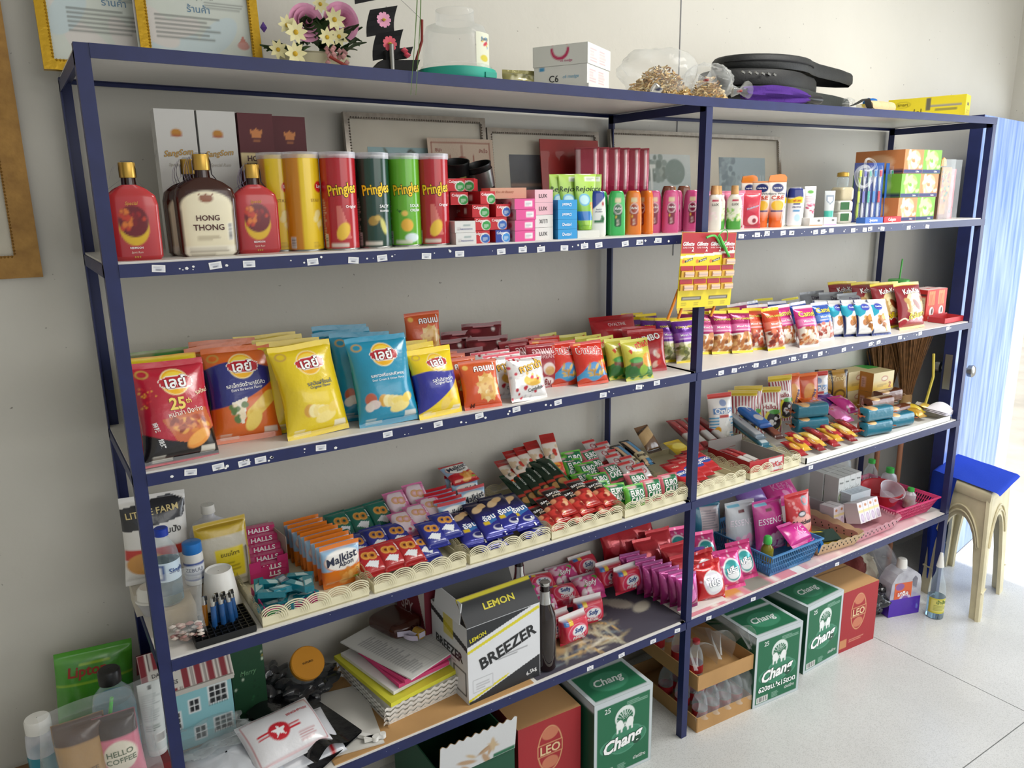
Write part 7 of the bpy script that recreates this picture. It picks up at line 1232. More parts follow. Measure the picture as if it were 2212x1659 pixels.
for i in range(2):gc.rect(.07+.5*i,.1,.43+.5*i,.15,'#4a4438').rect(.09+.5*i,.115,.41+.5*i,.135,'#a8a49c').small(.07+.5*i,.03,.2+.5*i,.08,3,'#8a7a1c',3).small(.3+.5*i,.03,.43+.5*i,.08,3,'#8a7a1c',4)
k=pbox('razor_card',.222,.0016,.215,{'front':gc},'#d8c21c','card');k.root.name='razor_card'
hd=MB('print').box((0,0,.028),(.05,.0016,.013),'#b02230').box((0,-.001,.012),(.05,.008,.018),'#d8a83c').box((.004,-.006,.011),(.036,.006,.014),'#e8c0a0').box((.004,-.0095,.011),(.034,.001,.0035),'#c8b0a8').mesh('razor_pack')
o=place(k,(1.552,-.03,1.493),(.02,.04,.0),'yellow and red card of disposable razors hanging on the middle post','card')
for (x,z) in ((.083,.12),(-.083,.086),(-.028,.086),(.028,.086),(.083,.086),(-.083,.048),(-.028,.048),(.028,.048),(.083,.048)):part('razor_pack',hd,o,(x,-.002,z))
mat('orange_handle','#e0841c',.35)
for (x,r) in ((-.115,.25),(-.075,.2),(.06,.22)):part('razor_handle',MB('orange_handle').tube([(0,0,.05),(-.006,0,0),(-.012,0,-.04)],.004,8).mesh('razor_handle',50),o,(x,.006,.005),(0,r,0))
th=np.linspace(0,1,14);rb_=MB('green_plastic');rb_.tube(np.stack([-.02+.09*th,-.006-.004*np.sin(th*6),.2+.012*np.sin(th*5)-.02*th],-1),.0035,6);rb_.tube(np.stack([.03+.05*th,-.008+0*th,.205-.06*th],-1),.004,6);rb_.tube(np.stack([.03+.04*np.sin(th*pi),-.004+0*th,.205+.018*np.sin(th*2*pi)],-1),.0015,6)
part('tie_ribbon',rb_.mesh('tie_ribbon',60),o)

# ================================================================ on top of the rack
def gilt(name,w,h,art):return framed(name,w,h,art,.03,.022,'gold_frame',True,'mount_board')
m_,nt_,b_=_new('gold_frame');b_.inputs['Base Color'].default_value=(*L('#c9a02c'),1);b_.inputs['Metallic'].default_value=.7;b_.inputs['Roughness'].default_value=.3;_noise_bump(nt_,b_,90,.0008)
def cert(seed):
    a=Art(.27,.22,'#d3dad2',.0026);a.bits(.1,.1,.9,.6,6,['#c8d8dc','#dcd8d4'],.2,.12,seed).ell(.5,.87,.05,.07,'#8a8f8a').poly([(.42,.93),(.46,.82),(.54,.82),(.58,.93),(.53,.87),(.5,.93),(.47,.87)],'#7c827c')
    a.text('ใบอนุญาต',.5,.73,.25,'#5a5f5c').small(.1,.84,.22,.9,2,'#7a807c',2).small(.72,.84,.92,.9,2,'#b07a74',3).small(.15,.3,.85,.55,6,'#6a706c',seed).text('ร้านค้า',.5,.61,.18,'#4a7a9c').small(.55,.62,.9,.7,3,'#7a807c',5).poly([(.8,.3),(.84,.38),(.88,.3)],'#c87a6c').ell(.84,.28,.05,.04,'#d0948a');return a
place(gilt('gilt_frame',.305,.255,cert(3)),(.125,.375,ztop(.12)),(-.12,0,.0),'gilt framed certificate half hidden behind another, at the rack corner','picture','gilt framed certificates');place(gilt('gilt_frame',.262,.25,cert(4)),(.292,.335,ztop(.3)),(-.1,0,.02),'gilt framed certificate in front, beside the flowers','picture','gilt framed certificates')
# flower arrangement
fa_=Kind('flower_arrangement');mat('cream_pot','#cfc8a8',.5);mat('leaf_dark','#2f4a24',.5,var=.3,vscale=20);mat('rose_pink','#eda6c8',.6,var=.15,vscale=25);mat('cream_petal','#eee6b0',.6,var=.06);mat('yellow_eye','#d8b02c',.7);mat('blossom','#e0a8a8',.6,var=.15,vscale=40);mat('violet_bud','#5a3a8a',.6)
fa_.add('pot',MB('cream_pot').lathe([(.001,0),(.05,0),(.062,.02),(.066,.055),(.06,.06),(.001,.058)],24,sx=1.25).mesh('pot',40))
R=random.Random(21);lv=[]
def leafp(mb,c,d,Ln,w):
    d=np.array(d)/np.linalg.norm(d);s=np.cross(d,(0.1,.2,1));s /= np.linalg.norm(s)+1e-9;u=np.cross(s,d)
    t=np.linspace(0,1,6);mb.patch(np.array([[np.array(c)+d*Ln*q+s*w*math.sin(pi*q**.8)*e+u*Ln*.25*(q*(1-q)*1.5)-u*abs(e)*w*.25 for e in (-1,0,1)] for q in t]))
for i in range(46):
    mb=MB('leaf_dark');a=R.uniform(0,2*pi);el=R.uniform(-.5,.9);c=(.07*math.cos(a)*R.uniform(.3,1.2),.05*math.sin(a)-.01,.06+R.uniform(-.01,.05));leafp(mb,c,(math.cos(a),math.sin(a)*.8-.2,el),R.uniform(.035,.07),R.uniform(.009,.016));fa_.add('leaf',mb.mesh('leaf',60))
def rose(c,r):
    mb=MB('rose_pink')
    for ring in range(5):
        n=3+ring;rr=r*(.18+.2*ring)
        for i in range(n):
            a0=2*pi*i/n+ring*.7;P=[]
            for q in np.linspace(0,1,6):
                row_=[]
                for e in np.linspace(-1,1,7):
                    ang_=a0+e*1.15*pi/n*1.25;rad=rr*(.55+.5*q**1.3+.12*max(0,q-.75)*4*(ring/4));up=r*(.95-.17*ring)*q-.05*r*abs(e)*q
                    row_.append((rad*math.cos(ang_),-up+.25*r,rad*math.sin(ang_)))
                P.append(row_)
            mb.patch(np.array(P)+np.array(c))
    return mb.mesh('rose',60)
fa_.add('rose',rose((-.035,-.06,.118),.036));fa_.add('rose',rose((.052,-.05,.13),.038))
def daisy(c,r,m1='cream_petal'):
    mb=MB([m1,'yellow_eye'])
    for i in range(8):
        a=2*pi*i/8+c[0]*9;d=np.array([math.cos(a),-.25,math.sin(a)]);s=np.array([-math.sin(a),0,math.cos(a)])
        mb.patch(np.array([[np.array(c)+d*r*q+s*r*.24*math.sin(pi*min(1,.12+q*.86))*e for e in (-1,0,1)] for q in np.linspace(.1,1,5)]))
    P=np.array([[(c[0]+r*.22*math.sin(p)*math.cos(t),c[1]-r*.14*math.cos(p)-.002,c[2]+r*.22*math.sin(p)*math.sin(t)) for t in np.linspace(0,2*pi,9)] for p in np.linspace(.05,pi/2,4)]);mb.patch(P,mi=1);return mb.mesh('daisy',60)
for (x,z,y,r) in ((-.085,.105,-.075,.022),(-.07,.09,-.085,.026),(-.075,.045,-.085,.026),(-.105,.055,-.06,.022),(.0,.085,-.09,.022),(.03,.09,-.085,.022),(.022,.125,-.085,.026),(.0,.16,-.06,.02)):fa_.add('daisy',daisy((x,y,z),r))
bs=MB('blossom')
for i in range(16):c=(.025+R.uniform(-.025,.025),-.085+R.uniform(-.01,.01),.045+R.uniform(-.015,.02));bs.lathe([(.0005,-.007),(.007,0),(.0005,.007)],7,c=c)
fa_.add('blossom_spray',bs.mesh('blossom_foliage',60));fa_.add('violet_bud',MB('violet_bud').lathe([(.0005,-.01),(.008,0),(.0005,.012)],8,c=(-.13,-.05,.1)).mesh('violet_bud',60))
o=place(fa_,(.53,.27,ztop(.53)),(0,0,.0),'artificial flower arrangement with pink roses and cream daisies','flowers')
for c in o.children:
    if c.name.startswith('blossom'):c['kind']='stuff'
# black beaded ornament: a little pleated sail craft
orn=Kind('beaded_ornament');mat('black_cloth','#17171a',.8);mat('gold_bead','#d8c23c',.4);mat('pink_bead','#e8a0c0',.4);mat('coral_bead','#e05a6c',.4);mat('red_cane','#8a2a20',.5)
def sail(x,z,w,h,tilt,mt_fl):
    P=np.array([[(x+(u-.5)*w+.01*v,.012*math.sin(v*3)+.01*u,z+(v-.5)*h+tilt*(u-.5)) for u in np.linspace(0,1,8)] for v in np.linspace(0,1,6)]);mb=MB('black_cloth');mb.patch(P);Q=P.copy();Q[...,1] += .003;mb.patch(Q,flip=True)
    fl_=MB([mt_fl,'gold_bead']);c=np.array([x+.004,-.004,z])
    for i in range(9):a=2*pi*i/9;d=np.array([math.cos(a),0,math.sin(a)]);fl_.patch(np.array([[c+d*h*.4*q+np.array([-d[2],0,d[0]])*h*.095*math.sin(pi*min(1,q+.1))*e+np.array([0,-.003*q,0]) for e in (-1,0,1)] for q in np.linspace(.15,1,4)]))
    fl_.lathe([(.0005,-.003),(h*.1,0),(.0005,.003)],8,mi=1,c=tuple(c+np.array([0,-.003,0])))
    for j in range(3):fl_.bar((x-w*.42+.005*j,-.004,z-h*.3-tilt*.4),(x-w*.42+.005*j,-.004,z+h*.3-tilt*.4),.002,.002,mi=1)
    return mb.mesh('sail'),fl_.mesh('flower_pattern',60)
for (x,z,w,h,t_,m__) in ((.0,.165,.05,.055,.015,'gold_bead'),(.025,.105,.06,.05,.015,'pink_bead'),(.035,.062,.06,.05,.015,'coral_bead')):
    a_,b2=sail(x,z,w,h,t_,m__);orn.add('sail',a_,[('flower_motif',b2)])
hl=MB('black_cloth');hl.prism([(-.01,.002),(.085,.002),(.1,.035),(.02,.03)],lambda a,b,t:(a,t,b),-.01,.02);hl.prism([(.03,.03),(.08,.04),(.088,.06),(.03,.05)],lambda a,b,t:(a,t,b),-.005,.015);orn.add('hull',hl.mesh('hull'))
orn.add('coral_beads',MB('coral_bead').lathe([(.0005,-.006),(.008,0),(.0005,.006)],8,c=(.072,-.012,.042)).lathe([(.0005,-.006),(.008,0),(.0005,.006)],8,c=(.066,-.014,.05)).mesh('bead_pattern',60))
orn.add('mast',MB('steel').tube([(.04,-.012,.0),(.04,-.012,.06)],.005,8).mesh('mast',50));orn.add('bow_cane',MB('red_cane').tube([(.115,.01,.115),(.113,.01,.075),(.098,.01,.035)],.003,8).mesh('bow_cane',50));orn.add('stern_cane',MB('red_cane').tube([(-.085,-.01,.03),(-.05,-.015,.012),(-.02,-.015,.002)],.003,8).mesh('stern_cane',50))
orn.add('rigging',MB('steel').tube([(.115,.01,.115),(.07,.01,.15),(.02,.005,.19)],.0006,5).mesh('rigging'))
place(orn,(xat(800,.12,2.14),.12,ztop(.65)),(0,0,.1),'black beaded toy ship ornament with flower motifs on its sails','ornament',scale=1.15)
# green ribbon hanging in front of the top beam
gr_=MB('leaf_ribbon' if False else 'leafgreen');t=np.linspace(0,1,16)
x0,x1=xat(914,-.02,2.26),xat(895,-.012,2.03)
for dx in (-.0025,.0025):gr_.patch(np.array([[(x0+(x1-x0)*q**1.5+dx*(1+q*1.5)+s*.002*(1-.7*q),-.012-.006*math.sin(q*4),2.42-(2.42-2.035)*q) for s in (-1,1)] for q in t]))
thing('green_ribbon',gr_.mesh('green_ribbon',60),(0,0,0),'long green leaf ribbon hanging in front of the top beam','ribbon',kind=None)
# big clear jar on a turquoise lid
jr=Kind('storage_jar',MB('clear_bag').lathe([(.084,.026),(.086,.032),(.08,.036),(.079,.1),(.07,.122),(.046,.132),(.046,.16),(.044,.16)],36).mesh('storage_jar',40));mat('turquoise','#2fae98',.4)
jr.add('lid',MB('turquoise').lathe([(.001,0),(.094,0),(.096,.006),(.095,.024),(.08,.027)],36).mesh('lid',40));jr.add('clasp',MB('turquoise').box((.04,-.088,.008),(.03,.014,.012)).mesh('clasp'))
la=Art(.055,.095,'#dfe0cc',.0026);la.bits(.25,.55,.8,.85,16,['#5a8ab0','#8ab0c8','#d8b03c'],.05,.03,3).ell(.6,.68,.2,.05,'#c83c4c',.6).ell(.5,.25,.28,.1,'#d8c84c').text('Jumji',.52,.8,.5,'#4a7aa0',bold=.02);th_=(la.X-.5)*.055/.081-.0;P=np.stack([.0815*np.sin(th_+.45),-.0815*np.cos(th_+.45),.028+la.Y*.075],-1);jr.add('label',MB('paper').patch(P,la.C).mesh('label',60));jr.add('lettering',la.letter(MB('print'),P).mesh('lettering'))
place(jr,(xat(985,.11,2.15),.11,ztop(.88)),(0,0,0),'large clear plastic jar standing on its turquoise lid','jar')
pk=Art(.1,.06,'#9a945c',.004);pk.bits(.1,.1,.9,.7,16,['#b8b070','#6a6a3c','#d8d4b0'],.1,.08,3);place(bag('spice_packet',pk,.03,.01,.004,221,.0,mt='foil',wave=.01),(1.055,.17,ztop(1.05)),(-.35,0,.1),'olive green spice packet beside the white cartons','packet')
# three white cartons
c1=Art(.15,.05,'#dfded8',.003);c1.ell(.5,.75,.17,.5,'#c02a5c').ell(.5,.82,.125,.4,'#dfded8').rect(.2,.86,.8,1,'#dfded8').text('c6 medge',.62,.2,.22,'#c86a8c',shear=.2)
c2=Art(.15,.048,'#e2e1dc',.003);c2.text('C6',.38,.35,.18,'#2a2a2c',bold=.02).text('c6 medge',.7,.4,.3,'#8ab8d0',shear=.2).rect(.1,.78,.2,.98,'#4a98c8')
l1=Art(.16,.05,'#d2d1cb',.003)
r1=Art(.16,.05,'#e6e5e0',.003);r1.small(.1,.15,.4,.85,5,'#c8a0a8',2).small(.5,.15,.9,.85,5,'#c8a0a8',4)
g='white handset cartons'
def turned(k,z,lb):place(k,(1.195,.14,z),(0,0,1.05),lb,'carton',g)
zt=ztop(1.17)
turned(pbox('handset_carton',.165,.175,.012,{},'#e0dfda'),zt,'flat white carton at the bottom of the white carton pile');turned(pbox('handset_carton',.15,.16,.048,{'front':c2,'right':r1},'#dcdbd6'),zt+.0125,'white carton with black C6 print in the middle of the pile');turned(pbox('handset_carton',.155,.165,.05,{'front':c1,'right':r1},'#e2e1dc'),zt+.061,'white carton with magenta arc on top of the pile')
# bags of dried noodles
def dried(nm,sx,sy,sz,n,seed,cx):
    R_=random.Random(seed);mb=MB('matte')
    for i in range(n):
        a=R_.uniform(0,2*pi);q=math.sqrt(R_.uniform(0,1));h=(1-q*q)*R_.uniform(.35,1)
        c=np.array([math.cos(a)*q*sx*.46,math.sin(a)*q*sy*.46,.006+h*sz*.8]);d=np.array([R_.uniform(-1,1),R_.uniform(-1,1),R_.uniform(-.4,.4)]);d=d/np.linalg.norm(d)*.008;e=np.array([R_.uniform(-.004,.004) for _ in range(3)])
        mb.tube([c-d,c+e,c+d],.0022,5,R_.choice(('#d8bc84','#c8a468','#e6d2a4','#b88c50')),cap=False)
    return mb.mesh(nm,60)
k=Kind('noodle_bag',crumple('noodle_bag',.25,.17,.14,'#ffffff','clear_bag',31,rough=.12));k.add('dried_noodles',dried('dried_noodles',.24,.16,.11,620,3,0));k.add('tied_neck',MB('clear_bag').tube([(.09,-.06,.05),(.11,-.075,.05),(.13,-.085,.06)],[.02,.006,.022],10).mesh('tied_neck',60));k.add('rubber_band',MB('red_cane').lathe([(.0075,-.003),(.0085,0),(.0075,.003)],10,c=(.11,-.075,.05)).mesh('rubber_band'))
o=place(k,(1.50,.13,ztop(1.5)),(0,0,.1),'large clear bag of pale dried noodles on the rack top','bag','bags of dried noodles')
k=Kind('noodle_bag',crumple('noodle_bag',.15,.14,.115,'#ffffff','clear_bag',33,rough=.16));k.add('dried_noodles',dried('dried_noodles',.13,.12,.085,240,5,0));k.add('tied_neck',MB('clear_bag').tube([(.05,-.05,.03),(.07,-.06,.03),(.1,-.06,.035)],[.018,.007,.026],10).mesh('tied_neck',60));k.add('rubber_band',MB('red_cane').lathe([(.008,-.003),(.009,0),(.008,.003)],10,c=(.07,-.06,.03)).mesh('rubber_band'))
o2=place(k,(1.69,.12,ztop(1.68)),(0,0,.1),'smaller clear bag of dried noodles tied with a red band','bag','bags of dried noodles')
for q in (o,o2):
    for c in q.children:
        if c.name.startswith('dried'):c['kind']='stuff'
thing('silver_scoop',MB('chrome').lathe([(.001,0),(.012,.004),(.016,.016),(.015,.03),(.012,.028),(.001,.006)],14).mesh('silver_scoop',40),(1.41,.06,ztop(1.41)),'small silver scoop in front of the noodle bag','scoop',rot=(.6,.4,0))
# racket cases, umbrella cloth, straps
def shell(outline,t0,c,mt,nm):     # padded flat case from an outline, rounded edge
    pts=np.array(outline);cen=pts.mean(0);rows=[]
    for q,zz in ((1.0,.5),(.995,.8),(.97,.95),(.9,1.0),(.02,1.05)):rows.append([(*(cen+(p-cen)*q),t0*zz) for p in np.vstack([pts,pts[:1]])])
    rows=[[(*(cen+(p-cen)*.97),0.) for p in np.vstack([pts,pts[:1]])],[(*(cen+(p-cen)*1.0),t0*.2) for p in np.vstack([pts,pts[:1]])]]+rows
    return MB(mt).patch(np.array(rows),c).mesh(nm,50)
th=np.linspace(0,2*pi,28,endpoint=False)
def racket(Lh,W_,Lg):return [((Lh/2)*math.cos(t)-(.0),(W_/2)*math.sin(t)) if math.cos(t) < .75 else ((Lh/2)*math.cos(t)+Lg*(math.cos(t)-.75)/.25,(W_/2)*math.sin(t)) for t in th]
pmat('nylon',.6,bump=.0008,bscale=150)
for i,(x,y,z,t_,rz,c,lb) in enumerate(((2.02,.2,.0,.06,-.05,'#1c2220','dark green black racket case at the bottom'),(2.0,.22,.062,.05,.0,'#101112','black racket case with a row of vents in the middle'),(2.06,.23,.115,.045,-.1,'#17191a','black racket case with a long handle on top'))):
    k=Kind('racket_case',shell(racket(.42,.27,(.3,.1,.36)[i]),t_,c,'nylon','racket_case'));zp_=MB('steel' if i == 1 else 'black_cloth')
    if i == 1:
        for j in range(10):zp_.box((-.18+.026*j,-.118-.012*math.sin(j*.33),.03),(.014,.004,.006),rot=(0,.3,0))
    else:zp_.tube([(.21*math.cos(q),.135*math.sin(q)-.002,t_*.5) for q in np.linspace(pi,1.75*pi,12)],.0025,6)
    k.add('zip_teeth' if i != 1 else 'vent_slot_pattern',zp_.mesh('zip_pattern'));place(k,(x,y,ztop(x)+z),(0,0,rz),lb,'racket case','racket cases')
um=MB('cloth');t=np.linspace(0,1,40);an=np.linspace(0,2*pi,25);P=[]
for q in t:r=.006+.022*math.sin(pi*min(1,q*.85+.1))**.7;P.append([(-.15+.3*q,r*(1+.25*math.sin(a*6+q*4))*math.cos(a),.026+r*.9*(1+.25*math.sin(a*6+q*4))*math.sin(a)) for a in an])
P=np.array(P);P[:,-1]=P[:,0];um.patch(P,'#4a2a7a');k=Kind('umbrella',um.mesh('umbrella',60));k.add('handle',MB('black_plastic').tube([(.14,0,.026),(.2,0,.024),(.215,0,.024)],[.012,.016,.012],12).mesh('handle',50));place(k,(1.93,.06,ztop(1.93)),(0,0,.0),'folded purple umbrella with black handle on the rack top','umbrella')
st=MB('nylon');q=np.linspace(0,1,24);st.patch(np.array([[(.2*t_-.1,-.02*math.sin(t_*5)+s*.012,.012+.03*math.sin(t_*pi)**2) for s in (-1,1)] for t_ in q]),'#141416');thing('nylon_strap',st.mesh('nylon_strap',60),(2.42,.09,ztop(2.4)),'black nylon strap trailing from the racket cases','strap')
for i in range(3):thing('rope_coil',MB('cloth').lathe([(.012,0),(.02,0),(.022,.008),(.022,.03),(.02,.038),(.012,.038),(.012,0)],18,'#cdb890').mesh('rope_coil',50),(2.5+.045*i,.12,ztop(2.5)+.022),'beige twine roll lying beside the strap, %s from the umbrella' % N9[i],'twine','beige twine rolls',rot=(0,pi/2,.2))
mat('yellow_bowl','#d8c24c',.4);thing('bowl',MB('yellow_bowl').lathe([(.001,0),(.03,0),(.05,.045),(.052,.046),(.048,.044),(.028,.004),(.001,.003)],24).mesh('bowl',40),(2.66,.22,ztop(2.66)),'small yellow bowl behind the twine rolls','bowl');thing('blue_cloth_ball',crumple('cloth_ball',.05,.05,.04,'#2a6ab8','cloth',41,10),(2.66,.22,ztop(2.66)+.03),'blue cloth scrap in the small yellow bowl','cloth')
bpy.data.objects['blue_cloth_ball'].name='cloth_scrap'
thing('plastic_bag',crumple('plastic_bag',.16,.12,.05,'#ffffff','clear_bag',43,rough=.3),(2.47,.2,ztop(2.47)),'small crumpled clear bag under the racket handle','bag')
yb=Art(.27,.075,'#cdbb1c',.003);yb.ell(.2,.7,.1,.15,'#8a7a14').ell(.2,.7,.09,.13,'#cdbb1c').text('smart',.2,.7,.14,'#6a5c10').rect(.52,.5,.95,.6,'#8a8578').rect(.5,.35,.56,.95,'#5a5648').text('model',.3,.3,.3,'#6a5c10').rect(.62,.3,.9,.42,'#8a8034');yr=Art(.09,.075,'#d8c62a',.003);yr.rect(.3,.5,.7,.65,'#5a5648').small(.2,.15,.8,.35,2,'#8a7a20')
place(pbox('faucet_carton',.27,.09,.075,{'front':yb,'right':yr},'#d2c024'),(2.93,.15,ztop(2.86)),(0,0,1.25),'yellow faucet carton at the far end of the rack top','carton')
thing('paper_sheet',MB('paper').box((0,0,.001),(.3,.2,.002),'#dcdad4').mesh('paper_sheet'),(2.8,.11,ztop(2.8)-.0025),'white paper sheet under the yellow carton','paper')

# ================================================================ wooden picture frame on the wall
m_,nt_,b_=_new('antique_gold');n_=_noise_bump(nt_,b_,40,.0015);r_=nt_.nodes.new('ShaderNodeValToRGB');r_.color_ramp.elements[0].color=(*L('#7a5420'),1);r_.color_ramp.elements[1].color=(*L('#b88c44'),1);nt_.links.new(n_.outputs[0],r_.inputs[0]);nt_.links.new(r_.outputs[0],b_.inputs['Base Color']);b_.inputs['Metallic'].default_value=.35;b_.inputs['Roughness'].default_value=.45
wa=Art(.4,.5,'#b9c4d0',.02);wa.grad('#a8b4c0','#c4ccd4');wk=framed('wall_picture',.62,.85,wa,.05,.05,'antique_gold',True,'mount_board')
place(wk,(-.395,WY-.002,1.655),(0,0,0),'large antique gold framed picture hanging on the wall','picture')

# ================================================================ floor: cartons and bottles under the rack
def chang(nm='beer_carton'):
    w,d,h=.232,.31,.288;f=Art(w,h,'#1d6a48',.0022)
    f.rect(0,0,.05,1,'#c4ccd0').rect(.95,0,1,1,'#c4ccd0').rect(0,.93,1,1,'#c4ccd0').rect(0,0,1,.04,'#c4ccd0')
    for (x,y,rx,ry) in ((.3,.4,.2,.09),(.5,.36,.22,.1),(.7,.42,.2,.11),(.55,.5,.25,.08)):f.ell(x,y,rx,ry,'#5a9a80').ell(x,y,rx*.93,ry*.9,'#3a8464')
    f.ell(.52,.72,.17,.13,'#dfe8e4').ell(.52,.7,.14,.1,'#1d6a48')
    for i in range(9):a=pi*(i+.5)/9;f.poly([(.52,.68),(.52+.17*math.cos(a)-.012,.68+.15*math.sin(a)),(.52+.17*math.cos(a)+.012,.68+.15*math.sin(a))],'#dfe8e4')
    for s in (-1,1):f.ell(.52+s*.09,.63,.06,.06,'#eef2f0').rect(.52+s*.09-.05,.53,.52+s*.09-.02,.62,'#eef2f0').rect(.52+s*.09+.02,.53,.52+s*.09+.05,.62,'#eef2f0').ell(.52+s*.03,.6,.015,.045,'#eef2f0',s*.4)
    f.text('Chang',.5,.4,.68,'#ffffff',bold=.07,shear=.3,rot=.12,out='#174a34',ow=.05).text('25',.22,.87,.1,'#dfe8e4',bold=.03).small(.55,.84,.92,.9,3,'#9ac0ae',2).barcode(.08,.05,.32,.13,3).small(.4,.06,.6,.14,4,'#9ac0ae',4).text('เบียร์ช้าง',.78,.14,.22,'#dfe8e4',bold=.03)
    t=Art(w,d,'#c4ccd0',.004)
    for (y0,y1) in ((.04,.48),(.53,.97)):t.rect(.06,y0,.94,y1,'#1d6a48')
    t.ell(.5,.26,.3,.15,'#3a8464').text('Chang',.5,.26,.5,'#dfe8e4',bold=.05,shear=.3).text('CLASSIC',.5,.75,.4,'#cfe0d8',bold=.02).small(.3,.62,.7,.68,2,'#8ab8a4',3)
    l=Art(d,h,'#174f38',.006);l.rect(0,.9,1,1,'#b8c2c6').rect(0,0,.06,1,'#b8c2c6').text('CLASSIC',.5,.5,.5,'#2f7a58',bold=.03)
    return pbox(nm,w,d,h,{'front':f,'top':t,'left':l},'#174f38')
def leo():
    w,d,h=.228,.3,.268;f=Art(w,h,'#a5272e',.0022);f.ell(.5,.6,.2,.3,'#d8a878').ell(.5,.6,.185,.285,'#a5272e').ell(.5,.8,.13,.08,'#c87a5c').rect(.3,.52,.7,.68,'#d8a878').rect(.31,.53,.69,.67,'#a5272e').text('LEO',.5,.6,.32,'#e4c498',bold=.05).ell(.5,.42,.13,.08,'#c87a5c').small(.3,.12,.8,.18,2,'#d8987c',3).rect(.06,.06,.24,.2,'#c88a5c')
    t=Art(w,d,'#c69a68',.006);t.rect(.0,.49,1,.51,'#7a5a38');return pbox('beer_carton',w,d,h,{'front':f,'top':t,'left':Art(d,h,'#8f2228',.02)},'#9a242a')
kch,kle=chang(),leo();kch2=Kind('beer_carton',kch.root,list(kch.parts))
ex=Art(.232,.288,'#ffffff',.02,nx=4,ny=4);ex.text('620ซม.³x15ขวด',.5,.235,.8,'#ffffff',bold=.05);kch2.add('stamp_lettering',ex.letter(MB('print'),_face(.232,.312,.288,'front',ex.X,ex.Y)).mesh('lettering'))
g='green beer cartons'
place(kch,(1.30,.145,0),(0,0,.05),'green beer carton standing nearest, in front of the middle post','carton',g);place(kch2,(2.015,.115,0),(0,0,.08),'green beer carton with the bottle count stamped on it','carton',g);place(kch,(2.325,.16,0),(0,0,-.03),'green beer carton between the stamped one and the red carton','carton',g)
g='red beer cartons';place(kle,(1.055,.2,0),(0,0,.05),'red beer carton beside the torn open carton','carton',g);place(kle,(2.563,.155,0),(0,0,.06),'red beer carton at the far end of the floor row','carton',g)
# torn open green carton
w,d,h=.25,.3,.27;mb=MB('card');mb.box((0,0,.002),(w,d,.004),'#8a7a60');[mb.box(c,s,'#174f38') for c,s in (((-w/2,0,h/2),(.004,d,h)),((w/2,0,h/2),(.004,d,h)),((0,d/2,h/2),(w,.004,h)),((0,-d/2,h/2),(w,.004,h)))]
k=Kind('beer_carton',mb.mesh('beer_carton'));tf=Art(w,.13,'#1d6a48',.004);tf.rect(0,0,1,.08,'#c4ccd0').rect(0,.92,1,1,'#c4ccd0').ell(.3,.5,.18,.34,'#3a8464').text('CHANG',.72,.5,.3,'#dfe8e4',bold=.03).rect(.52,0,.56,1,'#c4ccd0');P=np.stack([(tf.X-.5)*w,d/2-.14*tf.Y,h+.006+.05*tf.Y],-1);mb=MB('card');mb.patch(P,tf.C);Q=P.copy();Q[...,2] -= .002;mb.patch(Q,'#b8946a',flip=True);k.add('back_flap',mb.mesh('back_flap'));k.add('lettering',tf.letter(MB('print'),P).mesh('lettering'))
ff=Art(w,.14,'#d4d6d8',.004);ff.bits(.3,.0,.7,.5,9,['#b89878','#c8b08c','#a88864'],.03,.2,5).rect(.7,.0,1,.12,'#1d6a48');P=np.stack([(ff.X-.5)*w,-d/2-.006-.015*ff.Y,h-.03+.115*ff.Y+.004*np.sin(ff.X*60)*(ff.Y > .97)],-1);mb=MB('card');mb.patch(P,ff.C);Q=P.copy();Q[...,1] += .003;mb.patch(Q,'#b8946a',flip=True);k.add('torn_front_flap',mb.mesh('torn_front_flap'))
place(k,(.78,.185,0),(0,0,.0),'torn open green beer carton with a white flap standing up','carton')
# shrink wrapped bottle trays
tr=MB('kraft');w,d=.26,.36;tr.box((0,0,.002),(w,d,.004));[tr.box(c,s) for c,s in (((0,-d/2,.028),(w,.004,.056)),((0,d/2,.028),(w,.004,.056)),((-w/2,0,.028),(.004,d,.056)),((w/2,0,.028),(.004,d,.056)))];trm=tr.mesh('carton_tray')
k=Kind('bottle_tray',trm);k.add('shrink_film',MB('clear_bag').patch(np.array([[((u-.5)*.262+.006*math.sin(v*40),-.181+.05*max(0,v-.6)+.006*math.sin(u*30+v*9),.04+.12*v) for u in np.linspace(0,1,20)] for v in np.linspace(0,1,10)])).mesh('shrink_film',60))
place(k,(1.77,.165,0),(0,0,.06),'lower cardboard tray of shrink wrapped bottles on the floor','tray','shrink wrapped bottle trays')
k2=Kind('bottle_tray',trm);fm=MB('clear_bag')
for (x0,x1,s) in ((-.13,-.02,1),(-.02,.05,1.15),(.125,.13,1)):fm.patch(np.array([[(x0+(x1-x0)*u+.01*math.sin(v*9),-.17+.26*v*u+.02*math.sin(u*7),.03+.13*s*math.sin(pi*min(1,.15+u*.8))*(1-.35*v)) for u in np.linspace(0,1,14)] for v in np.linspace(0,1,10)]))
k2.add('shrink_film',fm.mesh('shrink_film_lace',60));place(k2,(1.765,.165,.165),(0,0,.06),'upper cardboard bottle tray with torn shrink film, mostly empty','tray','shrink wrapped bottle trays')
mat('red_label','#a82830',.4);bt_=bottle('small_bottle','clear_pet',[(.001,0),(.024,0),(.027,.004),(.027,.07),(.02,.1),(.011,.115),(.011,.13)],'red_label',[(.0115,.124),(.0135,.126),(.013,.138),(.001,.139)]);bt_.add('label_band',MB('red_label').lathe([(.0275,.02),(.0275,.05)],20).mesh('label_band'))
for i in range(12):place(bt_,(1.68+.06*(i % 4),.03+.085*(i // 4),.006),(0,0,0),'small clear bottle with red label in the lower shrink wrapped tray','bottle','bottles in the lower tray')
